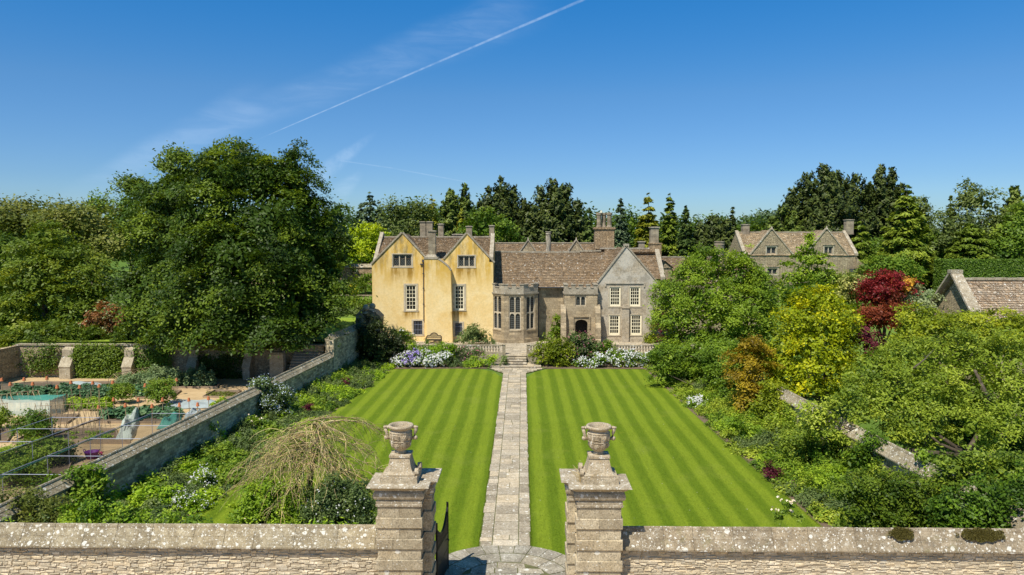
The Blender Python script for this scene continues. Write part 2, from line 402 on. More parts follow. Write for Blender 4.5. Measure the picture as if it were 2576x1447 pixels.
def gable_lichen(b, c, sp, oc):
    """the top of the grey gable is bleached by pale lichen, with a few dark damp blotches"""
    Z = sp.outputs[2]; n1 = b.noise(oc, 0.55, 7, 0.7, 0.5)
    c = b.mix(b.m('MULTIPLY', b.m('MULTIPLY', b.m('ADD', .45, b.m('MULTIPLY', b.step(Z, 5.0, 7.2), .55)), b.step(n1, 0.42, 0.60)), 0.62), c, (0.60, 0.565, 0.49))
    return b.mix(b.m('MULTIPLY', b.m('MULTIPLY', b.step(Z, 5.2, 6.5), b.step(b.noise(oc, 0.8, 7, 0.7), 0.56, 0.62)), 0.55), c, (0.24, 0.21, 0.16))
HB = Vector((1.0, 78.0, 0.8))            # base of the manor house
def _ys(px0, px1, py, dz, st):
    a = W(px0, py, 78); b_ = W(px1, py, 78); return (a.x - HB.x, b_.x - HB.x, a.z - HB.z, dz, st)
YSTAIN = [_ys(984, 1041, 673, 2.0, 1.0), _ys(1149, 1198, 674, 1.7, 0.9), _ys(1014, 1054, 783, 1.3, 0.9), _ys(1137, 1175, 782, 1.2, 1.0)]
M = {}
def mats():
    M['yellow'] = stone('limewash', [(0.79, 0.54, 0.20), (0.86, 0.65, 0.31), (0.90, 0.72, 0.40)], 0.5, None, 0.0, 0.25, stains=yellow_stains, ct=.3)
    M['ashlar'] = stone('grey_ashlar', [(0.26, 0.20, 0.125), (0.39, 0.31, 0.20), (0.50, 0.41, 0.28)], 1.0, (0.62, 0.28, False), 0.40, 0.4)
    M['render'] = stone('lichened_render', [(0.25, 0.205, 0.14), (0.42, 0.35, 0.25), (0.56, 0.50, 0.40)], 0.8, None, 0.45, 0.4, stains=gable_lichen)
    M['dress'] = stone('dressed_stone', [(0.42, 0.35, 0.24), (0.55, 0.47, 0.34), (0.66, 0.58, 0.44)], 1.5, None, 0.10, 0.3, ct=.6)
    M['coping'] = stone('gable_coping', [(0.24, 0.20, 0.14), (0.36, 0.31, 0.23), (0.46, 0.41, 0.32)], 2.0, None, 0.4, 0.4, white=0.3)
    M['chim'] = stone('chimney_stone', [(0.20, 0.16, 0.11), (0.30, 0.25, 0.18), (0.38, 0.33, 0.24)], 1.5, (0.7, 0.35, False), 0.35, 0.4)
    M['rubble'] = stone('rubble_wall', [(0.30, 0.24, 0.16), (0.42, 0.34, 0.22), (0.52, 0.44, 0.30)], 1.0, (0.34, 0.13, True), 0.15, 0.9)
    M['rubble_warm'] = stone('warm_rubble', [(0.28, 0.19, 0.11), (0.38, 0.27, 0.16), (0.50, 0.39, 0.26)], 1.0, (0.34, 0.14, True), 0.1, 0.9)
    M['rubble_side'] = stone('coursed_rubble', [(0.34, 0.28, 0.19), (0.46, 0.39, 0.27), (0.56, 0.49, 0.36)], 1.0, (0.44, 0.16, False), 0.25, 1.0)
    M['stones'] = stone('front_rubble', [(0.40, 0.335, 0.23), (0.54, 0.465, 0.34), (0.68, 0.61, 0.49)], 3.0, None, 0.10, 0.9, vattr=0.32, orange=0.3)
    M['mortar'] = plain('mortar', (0.46, 0.38, 0.27), 0.95, vary=0.25)
    M['wallcap'] = stone('wall_coping', [(0.17, 0.135, 0.085), (0.29, 0.24, 0.155), (0.42, 0.36, 0.245)], 2.6, None, 0.45, 0.9, white=0.8, orange=0.3, spots=0.45, vattr=.15)
    M['wallcap_moss'] = stone('mossy_wall_coping', [(0.17, 0.13, 0.085), (0.28, 0.225, 0.15), (0.40, 0.33, 0.235)], 2.6, None, 0.45, 0.9, white=0.75, orange=0.2, spots=0.5, moss=0.25, vattr=.15)
    M['pier'] = stone('gate_pier_stone', [(0.27, 0.215, 0.14), (0.40, 0.335, 0.23), (0.52, 0.45, 0.32)], 2.2, None, 0.32, 0.6, orange=0.25, spots=0.45, vattr=0.2, white=0.18, ct=1.2)
    M['pier_cap'] = stone('gate_pier_cap', [(0.22, 0.175, 0.115), (0.36, 0.30, 0.21), (0.50, 0.43, 0.32)], 2.4, None, 0.40, 0.9, white=0.7, orange=0.2, spots=0.4)
    M['urn'] = stone('carved_urn_stone', [(0.28, 0.22, 0.14), (0.42, 0.34, 0.23), (0.54, 0.47, 0.35)], 4.0, None, 0.40, 1.0, white=0.4, orange=0.35, spots=0.6, ct=1.3)
    M['tile'] = stone('stone_slates', [(0.185, 0.128, 0.074), (0.220, 0.155, 0.095), (0.255, 0.190, 0.120)], 1.0, None, 0.12, 0.5, vattr=0.36, spots=.3, white=.25)
    M['tile_light'] = stone('pale_stone_slates', [(0.25, 0.185, 0.11), (0.33, 0.25, 0.155), (0.42, 0.34, 0.22)], 1.0, None, 0.2, 0.5, vattr=0.35, orange=0.3, white=0.2)
    M['tile_white'] = stone('lichened_stone_slates', [(0.21, 0.14, 0.085), (0.30, 0.215, 0.14), (0.42, 0.34, 0.25)], 1.0, None, 0.55, 0.5, vattr=0.4, white=0.6)
    M['flag'] = stone('flagstones', [(0.31, 0.26, 0.185), (0.41, 0.35, 0.26), (0.49, 0.43, 0.33)], 1.3, None, 0.30, 0.6, vattr=0.32, white=0.3, spots=0.2, orange=.12)
    M['flag_grey'] = stone('grey_flagstones', [(0.20, 0.175, 0.135), (0.30, 0.27, 0.21), (0.42, 0.39, 0.32)], 1.3, None, 0.35, 0.5, vattr=0.25, white=0.35, spots=0.2)
    M['joint'] = plain('joint_soil', (0.13, 0.13, 0.055), 1.0, vary=0.5)
    M['cream'] = plain('cream_paint', (0.88, 0.80, 0.58), 0.5)
    M['lead'] = plain('lead', (0.07, 0.072, 0.078), 0.6, vary=0.2)
    M['iron'] = plain('black_iron', (0.012, 0.012, 0.013), 0.45, 0.3)
    M['bronze'] = plain('weathered_teak', (0.035, 0.028, 0.022), 0.8, vary=0.25)
    M['wood'] = plain('bed_board', (0.32, 0.24, 0.16), 0.85, vary=0.3)
    M['dark'] = plain('dark_interior', (0.012, 0.011, 0.010), 0.9)
    M['terracotta'] = plain('terracotta', (0.50, 0.17, 0.07), 0.8, vary=0.2)
    M['cane'] = plain('bamboo_cane', (0.36, 0.26, 0.15), 0.8, vary=0.3)
    M['steel'] = plain('cage_tube', (0.30, 0.33, 0.42), 0.45, 0.3)
    M['bark'] = plain('bark', (0.085, 0.065, 0.045), 0.95, vary=0.4)
    M['bark_pale'] = plain('pale_bark', (0.20, 0.16, 0.12), 0.95, vary=0.4)
    M['twig'] = stone('lichened_twigs', [(0.26, 0.17, 0.07), (0.44, 0.34, 0.17), (0.52, 0.44, 0.28)], 3.0, None, 0.0, 0.2, orange=0.9, vattr=.5)
    M['purple'] = plain('purple_plastic', (0.15, 0.03, 0.20), 0.4)
    M['pinkbits'] = plain('pink_plastic', (0.55, 0.10, 0.20), 0.5)
    m, b, bs = newmat('window_glass')
    oc = b.n('ShaderNodeTexCoord').outputs['Object']
    b.put(bs.inputs['Base Color'], b.ramp(b.noise(oc, 1.7, 3), [(0.3, (0.010, 0.010, 0.009)), (0.7, (0.035, 0.034, 0.030))]))
    bs.inputs['Roughness'].default_value = 0.12; bs.inputs['Specular IOR Level'].default_value = 0.5
    b.put(bs.inputs['Normal'], b.n('ShaderNodeBump', Strength=0.15, Distance=0.02, Height=b.noise(oc, 6.0, 2)))
    M['glass'] = m
    def leaded(name, diamond, bar):      # lead cames are surface pattern of the pane
        m, b, bs = newmat(name)
        sp = b.n('ShaderNodeSeparateXYZ', Vector=b.n('ShaderNodeTexCoord').outputs['Object'])
        u = b.m('ADD', sp.outputs[0], b.m('MULTIPLY', sp.outputs[1], 0.7)); z = sp.outputs[2]
        if diamond: p, q = b.m('ADD', u, b.m('MULTIPLY', z, 0.7)), b.m('SUBTRACT', u, b.m('MULTIPLY', z, 0.7))
        else: p, q = u, z
        f1 = b.m('ABSOLUTE', b.m('SUBTRACT', b.m('FRACT', b.m('DIVIDE', p, bar)), 0.5))
        f2 = b.m('ABSOLUTE', b.m('SUBTRACT', b.m('FRACT', b.m('DIVIDE', q, bar * (1.0 if diamond else 1.35))), 0.5))
        g = b.step(b.m('MAXIMUM', f1, f2), 0.40, 0.44)
        b.put(bs.inputs['Base Color'], b.mix(g, (0.018, 0.020, 0.020), (0.115, 0.12, 0.115)))
        b.put(bs.inputs['Roughness'], b.m('ADD', 0.15, b.m('MULTIPLY', g, 0.5)))
        return m
    M['leaded'] = leaded('leaded_glass', False, 0.16); M['lattice'] = leaded('lattice_glass', True, 0.20)
    m, b, bs = newmat('gravel')
    oc = b.n('ShaderNodeTexCoord').outputs['Object']
    c = b.ramp(b.noise(oc, 0.7, 8, 0.75), [(0.3, (0.38, 0.26, 0.13)), (0.55, (0.50, 0.36, 0.19)), (0.8, (0.60, 0.45, 0.27))])
    b.put(bs.inputs['Base Color'], c); bs.inputs['Roughness'].default_value = 1.0
    b.put(bs.inputs['Normal'], b.n('ShaderNodeBump', Strength=0.6, Distance=0.03, Height=b.noise(oc, 25, 4)))
    M['gravel'] = m
    m, b, bs = newmat('soil')
    oc = b.n('ShaderNodeTexCoord').outputs['Object']
    c = b.ramp(b.noise(oc, 2.0, 8, 0.8), [(0.3, (0.10, 0.068, 0.042)), (0.6, (0.17, 0.12, 0.075)), (0.8, (0.24, 0.18, 0.12))])
    b.put(bs.inputs['Base Color'], c); bs.inputs['Roughness'].default_value = 1.0
    b.put(bs.inputs['Normal'], b.n('ShaderNodeBump', Strength=1.0, Distance=0.05, Height=b.noise(oc, 9, 5)))
    M['soil'] = m
    def turf(name, light, dark, stripe, ang=0.0, ph=0.0):
        m, b, bs = newmat(name)
        oc = b.n('ShaderNodeTexCoord').outputs['Object']; sp = b.n('ShaderNodeSeparateXYZ', Vector=oc)
        x = b.m('ADD', b.m('MULTIPLY', sp.outputs[0], math.cos(ang)), b.m('MULTIPLY', sp.outputs[1], math.sin(ang)))
        x = b.m('ADD', x, b.m('MULTIPLY', b.m('SUBTRACT', b.noise(oc, 0.12, 2), 0.5), 0.35))
        s = b.m('SINE', b.m('ADD', b.m('MULTIPLY', x, 2 * math.pi / stripe), ph))
        s = b.step(s, -0.75, 0.75)
        nb = b.noise(oc, 0.5, 6, 0.7)
        s = b.m('ADD', b.m('MULTIPLY', s, 0.75), b.m('MULTIPLY', nb, 0.35), clamp=True)
        c = b.mix(s, dark, light)
        c = b.mix(b.m('MULTIPLY', b.step(b.noise(oc, 1.1, 7, 0.75), 0.55, 0.72), 0.35), c, (light[0] * 1.25, light[1] * 1.0, light[2] * 1.3))
        c = b.mix(1.0, c, b.ramp(b.noise(oc, 14, 5, 0.85), [(0.3, (0.66, 0.70, 0.6)), (0.7, (1.32, 1.26, 1.3))]), 'MULTIPLY')
        c = b.mix(1.0, c, b.ramp(b.noise(b.n('ShaderNodeMapping', Vector=oc, Scale=(9, .7, 1)), 1.0, 4, 0.7), [(0.3, (0.86, 0.88, 0.85)), (0.7, (1.12, 1.10, 1.1))]), 'MULTIPLY')
        c = b.mix(b.m('MULTIPLY', b.step(b.noise(oc, 0.35, 4, 0.6), 0.54, 0.72), 0.14), c, (0.25, 0.26, 0.06))
        vo = b.n('ShaderNodeTexVoronoi', Vector=oc, Scale=3.5); r = b.n('ShaderNodeSeparateColor', Color=vo.outputs['Color'])
        dz = b.m('MULTIPLY', b.m('SUBTRACT', 1.0, b.step(vo.outputs['Distance'], 0.06, 0.11)), b.step(r.outputs[0], 0.86, 0.87))
        c = b.mix(b.m('MULTIPLY', dz, b.step(nb, 0.45, 0.6)), c, (0.6, 0.6, 0.5))
        b.put(bs.inputs['Base Color'], c); bs.inputs['Roughness'].default_value = 0.9; bs.inputs['Specular IOR Level'].default_value = 0.15
        b.put(bs.inputs['Normal'], b.n('ShaderNodeBump', Strength=0.5, Distance=0.03, Height=b.noise(oc, 35, 3)))
        return m
    M['lawn_l'] = turf('striped_turf', (0.172, 0.236, 0.014), (0.088, 0.146, 0.005), 1.17, 0.0, 1.2)
    M['lawn_r'] = turf('striped_turf_east', (0.172, 0.236, 0.014), (0.088, 0.146, 0.005), 1.17, 0.0, 3.2)
    M['lawn_u'] = turf('upper_turf', (0.24, 0.33, 0.035), (0.19, 0.28, 0.03), 1.5, 1.2)
    M['meadow'] = turf('meadow_turf', (0.13, 0.21, 0.035), (0.09, 0.16, 0.025), 30)
    def net(name, col, opac, weave=0.0):
        m, b, bs = newmat(name); bs.inputs['Roughness'].default_value = 0.9
        oc = b.n('ShaderNodeTexCoord').outputs['Object']
        c = b.ramp(b.noise(oc, 2.0, 5, 0.7), [(0.3, tuple(x * 0.8 for x in col)), (0.7, tuple(min(1, x * 1.15) for x in col))]); b.put(bs.inputs['Base Color'], c)
        tr = b.n('ShaderNodeBsdfTransparent')
        fac = b.m('ADD', opac - 0.1, b.m('MULTIPLY', b.noise(oc, 1.2, 3), 0.2), clamp=True)
        mx = b.n('ShaderNodeMixShader', Fac=fac, i1=tr, i2=bs); b.put(m.node_tree.nodes['Material Output'].inputs[0], mx)
        return m
    M['net_black'] = net('black_netting', (0.02, 0.028, 0.028), 0.36)
    M['net_teal'] = net('teal_netting', (0.06, 0.27, 0.21), 0.76)
    M['net_white'] = net('white_netting', (0.50, 0.56, 0.48), 0.70)
    M['fleece'] = net('grey_fleece', (0.36, 0.42, 0.42), 0.85)
    M['net_fine'] = net('fine_netting', (0.10, 0.13, 0.11), 0.25)
    L = leafmat
    M['beech'] = L('beech_leaf', [(0.016, 0.038, 0.005), (0.042, 0.086, 0.009), (0.115, 0.180, 0.018)])
    M['olive'] = L('olive_leaf', [(0.045, 0.070, 0.016), (0.095, 0.128, 0.028), (0.160, 0.185, 0.052)])
    M['hornbeam'] = L('hornbeam_leaf', [(0.035, 0.070, 0.008), (0.085, 0.140, 0.014), (0.170, 0.220, 0.028)])
    M['green'] = L('green_leaf', [(0.035, 0.085, 0.010), (0.085, 0.160, 0.018), (0.160, 0.240, 0.030)])
    M['magnolia'] = L('bright_leaf', [(0.055, 0.110, 0.012), (0.120, 0.205, 0.018), (0.220, 0.320, 0.035)])
    M['lime'] = L('lime_leaf', [(0.13, 0.21, 0.010), (0.23, 0.33, 0.012), (0.34, 0.43, 0.02)])
    M['gold'] = L('golden_leaf', [(0.075, 0.12, 0.006), (0.19, 0.255, 0.008), (0.42, 0.44, 0.014)])
    M['goldgreen'] = L('yellow_green_leaf', [(0.075, 0.115, 0.010), (0.155, 0.215, 0.014), (0.28, 0.33, 0.025)])
    M['amber'] = L('amber_maple_leaf', [(0.105, 0.082, 0.008), (0.20, 0.162, 0.012), (0.32, 0.265, 0.02)])
    M['red'] = L('red_maple_leaf', [(0.065, 0.007, 0.010), (0.14, 0.014, 0.020), (0.24, 0.035, 0.040)])
    M['maroon'] = L('maroon_maple_leaf', [(0.06, 0.012, 0.006), (0.12, 0.028, 0.014), (0.19, 0.055, 0.025)])
    M['purple_leaf'] = L('purple_leaf', [(0.045, 0.008, 0.020), (0.085, 0.014, 0.035), (0.14, 0.03, 0.06)])
    M['orange_leaf'] = L('orange_leaf', [(0.35, 0.22, 0.03), (0.55, 0.34, 0.06), (0.65, 0.5, 0.12)])
    M['silver'] = L('silver_leaf', [(0.12, 0.18, 0.11), (0.24, 0.31, 0.21), (0.38, 0.44, 0.33)])
    M['varieg'] = L('variegated_leaf', [(0.07, 0.12, 0.02), (0.17, 0.22, 0.06), (0.42, 0.44, 0.18)])
    M['dark'] = M['dark']
    M['yew'] = L('dark_yew_leaf', [(0.008, 0.014, 0.004), (0.016, 0.030, 0.007), (0.038, 0.060, 0.012)], 0.1)
    M['ivy'] = L('ivy_leaf', [(0.03, 0.07, 0.008), (0.08, 0.16, 0.012), (0.18, 0.28, 0.03)])
    M['sage'] = L('apple_leaf', [(0.065, 0.115, 0.014), (0.150, 0.225, 0.026), (0.265, 0.345, 0.050)])
    M['peren'] = L('perennial_leaf', [(0.042, 0.10, 0.010), (0.125, 0.225, 0.018), (0.25, 0.37, 0.035)])
    M['peren_lime'] = L('lime_perennial_leaf', [(0.07, 0.155, 0.012), (0.15, 0.27, 0.015), (0.26, 0.39, 0.03)])
    M['peren_blue'] = L('grey_green_leaf', [(0.04, 0.075, 0.03), (0.08, 0.13, 0.05), (0.15, 0.21, 0.09)])
    M['kale'] = L('kale_leaf', [(0.018, 0.055, 0.030), (0.045, 0.11, 0.060), (0.12, 0.20, 0.12)], 0.15)
    M['bean'] = L('broad_bean_leaf', [(0.05, 0.10, 0.05), (0.11, 0.18, 0.10), (0.24, 0.33, 0.20)], 0.2)
    M['photinia'] = L('photinia_leaf', [(0.05, 0.07, 0.02), (0.14, 0.07, 0.03), (0.30, 0.13, 0.07)])
    M['white_fl'] = L('white_petal', [(0.55, 0.56, 0.58), (0.72, 0.72, 0.74), (0.85, 0.85, 0.85)], 0.15)
    M['blue_fl'] = L('pale_blue_petal', [(0.45, 0.52, 0.62), (0.60, 0.68, 0.80), (0.8, 0.85, 0.9)], 0.15)
    M['lilac_fl'] = L('lilac_petal', [(0.25, 0.17, 0.55), (0.35, 0.26, 0.68), (0.5, 0.4, 0.8)], 0.15)
    M['pink_fl'] = L('pink_petal', [(0.30, 0.05, 0.12), (0.50, 0.14, 0.22), (0.62, 0.25, 0.32)], 0.15)
    M['cream_fl'] = L('cream_petal', [(0.75, 0.60, 0.42), (0.85, 0.72, 0.5), (0.9, 0.82, 0.62)], 0.15)
    M['yellow_fl'] = L('yellow_petal', [(0.45, 0.42, 0.02), (0.60, 0.55, 0.02), (0.75, 0.62, 0.05)], 0.15)
    M['leyland'] = L('dark_cypress_spray', [(0.016, 0.028, 0.007), (0.032, 0.052, 0.012), (0.068, 0.095, 0.022)], 0.08)
    M['cyp_green'] = L('green_cypress_spray', [(0.024, 0.044, 0.008), (0.050, 0.084, 0.013), (0.10, 0.145, 0.024)], 0.1)
    M['cedar_gold'] = L('golden_cedar_spray', [(0.065, 0.085, 0.010), (0.13, 0.155, 0.014), (0.22, 0.25, 0.028)], 0.12)
    M['cedar_green'] = L('green_cedar_spray', [(0.045, 0.080, 0.010), (0.095, 0.150, 0.016), (0.175, 0.235, 0.030)], 0.12)
    M['spruce_blue'] = L('blue_spruce_spray', [(0.026, 0.052, 0.032), (0.055, 0.095, 0.058), (0.10, 0.15, 0.10)], 0.08)
    M['spruce'] = L('spruce_spray', [(0.020, 0.042, 0.012), (0.042, 0.078, 0.020), (0.085, 0.13, 0.036)], 0.08)
    M['birch'] = L('birch_leaf', [(0.045, 0.075, 0.022), (0.09, 0.135, 0.042), (0.15, 0.20, 0.075)])
    M['hedge'] = L('clipped_hedge_leaf', [(0.028, 0.062, 0.008), (0.055, 0.11, 0.012), (0.09, 0.16, 0.02)], 0.12)
mats()

# ------------------------------------------------------------------ building helpers
def wall_mesh(mb, O, U, outline, holes=(), reveal=0.25, val=0.5):
    """flat wall through O along U (z up) with real openings and their reveals"""
    O = Vector(O); U = Vector(U).normalized(); N = U.cross(Vector((0, 0, 1)))
    vs = [Vector(p) for p in outline]; es = [(i, (i + 1) % len(outline)) for i in range(len(outline))]
    for h in holes:
        k = len(vs); vs += [Vector(p) for p in h]; es += [(k + i, k + (i + 1) % len(h)) for i in range(len(h))]
    r = delaunay_2d_cdt(vs, es, [], 0, 1e-6); P = r[0]
    for f in r[2]:
        cx = sum(P[i].x for i in f) / len(f); cy = sum(P[i].y for i in f) / len(f)
        if not inpoly(cx, cy, outline): continue
        if any(inpoly(cx, cy, h) for h in holes): continue
        mb.poly([O + U * P[i].x + Vector((0, 0, P[i].y)) for i in f], val)
    for h in holes:
        for i in range(len(h)):
            a, c = h[i], h[(i + 1) % len(h)]
            A = O + U * a[0] + Vector((0, 0, a[1])); C = O + U * c[0] + Vector((0, 0, c[1]))
            mb.poly([A, C, C - N * reveal, A - N * reveal], val)
def rect(x0, x1, z0, z1): return [(x0, z0), (x1, z0), (x1, z1), (x0, z1)]
def arch(x0, x1, z0, z1, rise, n=8):
    cx = (x0 + x1) / 2; pts = [(x0, z0), (x1, z0)]
    for i in range(n + 1):
        t = math.pi * i / n; pts.append((cx + (x1 - x0) / 2 * math.cos(t), z1 - rise + rise * math.sin(t)))
    return pts
def tiles(mb, O, U, V, poly, course=0.24, tw=0.30, seed=0, lift=0.05, sag=0.0):
    """overlapping courses of individual stone slates on the slope O + U*a + V*b inside poly"""
    rg = random.Random(seed); O = Vector(O); U = Vector(U).normalized(); V = Vector(V).normalized(); N = U.cross(V)
    if N.z < 0: N = -N
    xs = [p[0] for p in poly]; ys = [p[1] for p in poly]; y = min(ys); k = 0
    mb.poly([O + U * p[0] + V * p[1] - N * 0.03 for p in poly], 0.3)
    H = max(ys) - min(ys)
    while y < max(ys) - 0.02:
        c = course * (1.25 - 0.5 * (y - min(ys)) / max(H, .1)); x = min(xs) - rg.random() * tw
        while x < max(xs):
            w = tw * .8 * rg.uniform(0.6, 1.45)
            if inpoly(x + w / 2, min(y + c / 2, max(ys) - .01), poly):
                l = lift * rg.uniform(0.7, 1.5); g = 0.012; dy = rg.uniform(-0.02, 0.02)
                x0 = max(x + g, min(xs)); x1 = min(x + w - g, max(xs)); y1 = min(y + c * 1.05, max(ys)); q = min(max(rg.gauss(0.45, 0.2), 0), 1)
                if rg.random() < 0.05: q = 1.0
                A = O + U * x0 + V * (y + dy) + N * l; B = O + U * x1 + V * (y + dy) + N * l
                C = O + U * x1 + V * y1 + N * 0.004; D = O + U * x0 + V * y1 + N * 0.004
                mb.poly([A, B, C, D], q); mb.poly([A - N * l, B - N * l, B, A], q * 0.6)
            x += w
        y += c; k += 1
def bar(mb, a, b_, w, h, up=Vector((0, 0, 1)), val=0.5):
    """square bar from a to b: width w sideways, height h along up"""
    a = Vector(a); b_ = Vector(b_); d = (b_ - a); s = d.cross(up).normalized() * w; t = s.cross(d).normalized() * h
    mb.obox(a - s / 2 - t / 2, s, d, t, val)
def stones(mb, O, U, length, z0, z1, hr=(0.07, 0.15), lr=(0.14, 0.5), prot=(0.0, 0.05), seed=0):
    """individually projecting rubble stones, each with worn edges"""
    rg = random.Random(seed); O = Vector(O); U = Vector(U).normalized(); N = U.cross(Vector((0, 0, 1))); Z = Vector((0, 0, 1)); z = z0
    while z < z1:
        h = rg.uniform(*hr); x = -rg.random() * 0.3
        while x < length:
            l = rg.uniform(*lr) * (0.8 + h * 2); p = rg.uniform(*prot); q = min(max(rg.gauss(0.5, 0.24), 0), 1)
            zz = z + rg.uniform(-0.03, 0.03); hh = h * rg.uniform(0.7, 1.15); g = 0.005; ch = 0.012
            def P(a, b_, c): return O + U * (x + a) + Z * (zz + b_ - O.z) + N * c
            j = lambda: rg.uniform(-0.02, 0.02)
            bk = [P(g, g, -0.03), P(l - g, g, -0.03), P(l - g, hh, -0.03), P(g, hh, -0.03)]
            fr = [P(g + ch + j(), g + ch + j(), p), P(l - g - ch + j(), g + ch + j(), p + j()), P(l - g - ch + j(), hh - ch + j(), p + j()), P(g + ch + j(), hh - ch + j(), p)]
            k = len(mb.v); mb.v += [tuple(v) for v in bk + fr]
            for f in ((4, 5, 6, 7), (0, 1, 5, 4), (1, 2, 6, 5), (2, 3, 7, 6), (3, 0, 4, 7)): mb.f.append([k + i for i in f]); mb.c.append(q)
            x += l
        z += h
def dup(o, parent=None):
    c = o.copy(); col_main.objects.link(c); c.parent = parent
    for ch in o.children: dup(ch, c)
    return c
# ------------------------------------------------------------------ the ground
def lerp_tab(t, tab):
    if t <= tab[0][0]: return tab[0][1]
    for (a, va), (b_, vb) in zip(tab, tab[1:]):
        if t <= b_: return va + (vb - va) * (t - a) / (b_ - a)
    return tab[-1][1]
def sst(x, a, b_):
    t = min(max((x - a) / (b_ - a), 0), 1); return t * t * (3 - 2 * t)
def H(x, y):
    far = lerp_tab(y, [(200, 0), (300, -2), (900, -4), (3000, -6)]) + (9 * sst(x, 90, 140) * (1 - sst(x, 190, 260)) * sst(y, 260, 400) * (1 - sst(y, 500, 650)) if y > 250 else 0)
    if x < -16.9:
        return lerp_tab(y, [(61.9, -0.02), (61.95, 2.85), (82, 3.0), (85, 4.5), (88, 5.2), (92, 6.0), (110, 7), (200, 11)]) + far if y > 61.9 else -0.02
    c = lerp_tab(y, [(69.0, -0.02), (69.3, 0.72), (86, 0.72), (110, 4.0), (200, 10)])
    r = lerp_tab(y, [(40, -0.02), (60, 0.5), (80, 2.0), (100, 3.2), (112, 5.3), (140, 7.5), (200, 11)])
    k = sst(x, 17, 34)
    return c * (1 - k) + r * k + far
def ground():
    xs = sorted(set([-2600, -1200, -600, -300, -180, -120, -90] + [-80 + 2 * i for i in range(32)] + [-16.95, -16.88] + [-16 + 2 * i for i in range(60)] + [120, 180, 300, 600, 1200, 2600]))
    ys = sorted(set([-200, -60, 0, 20] + [30 + 2 * i for i in range(16)] + [61.88, 61.96] + [64, 66, 68, 69.0, 69.3, 70] + [72 + 2 * i for i in range(40)] + [160, 180, 200, 260, 340, 420, 700, 1200, 3000]))
    mb = MB(); n = len(xs)
    for y in ys:
        for x in xs: mb.v.append((x, y, H(x, y) + (0.12 * math.sin(x * 0.21) * math.sin(y * 0.17) if y > 95 else 0)))
    for j in range(len(ys) - 1):
        for i in range(n - 1):
            mb.f.append([j * n + i, j * n + i + 1, (j + 1) * n + i + 1, (j + 1) * n + i]); mb.c.append(0.5)
    tag(mb.build('ground', M['meadow']), kind='structure')
ground()

def sheet(name, pts, z, material, kind='structure'):
    mb = MB()
    r = delaunay_2d_cdt([Vector(p[:2]) for p in pts], [(i, (i + 1) % len(pts)) for i in range(len(pts))], [], 1, 1e-6)
    for f in r[2]: mb.poly([(r[0][i].x, r[0][i].y, z) for i in f])
    return tag(mb.build(name, material), kind=kind)
PXL, PXR = -1.68, 0.34                     # edges of the flagged path
ARC = (-0.6, 24.5, 3.23)
def arcpt(a, r=None): return (ARC[0] + (r or ARC[2]) * math.cos(a), ARC[1] + (r or ARC[2]) * math.sin(a))
def lawns():
    aL = math.acos((PXL - ARC[0]) / ARC[2]); aR = math.acos((PXR - ARC[0]) / ARC[2])
    left = [(PXL, 61.6)] + [arcpt(aL + (math.pi - aL) * i / 8) for i in range(9)] + [(-4, 23.6), (-15.2, 23.6), (-14.2, 31), (-13.0, 49.6), (-12.4, 58), (-11.9, 65.4), (-6, 65.8), (-4.0, 65.7), (-2.6, 64.4)]
    right = [(PXR, 61.6), (1.2, 64.4), (2.4, 65.7), (4.5, 65.9), (11.2, 65.7), (11.75, 48), (12.0, 40), (12.4, 30.6), (12.9, 23.6), (2.4, 23.6)] + [arcpt(aR * i / 8) for i in range(9)]
    sheet('lawn_left', left, 0.03, M['lawn_l']); sheet('lawn_right', right, 0.03, M['lawn_r'])
    sheet('upper_lawn', [(-60, 62.2), (-17.2, 62.2), (-17.2, 81.8), (-60, 81.8)], 2.99, M['lawn_u'])
    sheet('border_soil_left', [(-19.2, 23.6), (-15.2, 23.6), (-14.2, 31), (-13.0, 49.6), (-11.9, 65.4), (-11.9, 68.9), (-16.6, 68.9)], 0.02, M['soil'])
    sheet('border_soil_right', [(12.9, 23.6), (17.4, 23.6), (16.0, 68.9), (11.2, 68.9), (11.2, 65.7), (11.75, 48), (12.0, 40), (12.4, 30.6)], 0.02, M['soil'])
    sheet('border_soil_far', [(-11.89, 65.6), (-6, 65.9), (-3.2, 65.9), (-3.2, 69.0), (-11.89, 69.0)], 0.024, M['soil'])
    sheet('border_soil_far_east', [(1.9, 65.9), (11.19, 65.9), (11.19, 69.0), (1.9, 69.0)], 0.024, M['soil'])
    sheet('gravel_drive', [(-60, -60), (60, -60), (60, 22.9), (-60, 22.9)], 0.012, M['gravel'])
    sheet('kitchen_garden_gravel', [(-60, 22), (-19.1, 22), (-16.9, 61.9), (-60, 61.9)], 0.01, M['gravel'])
lawns()

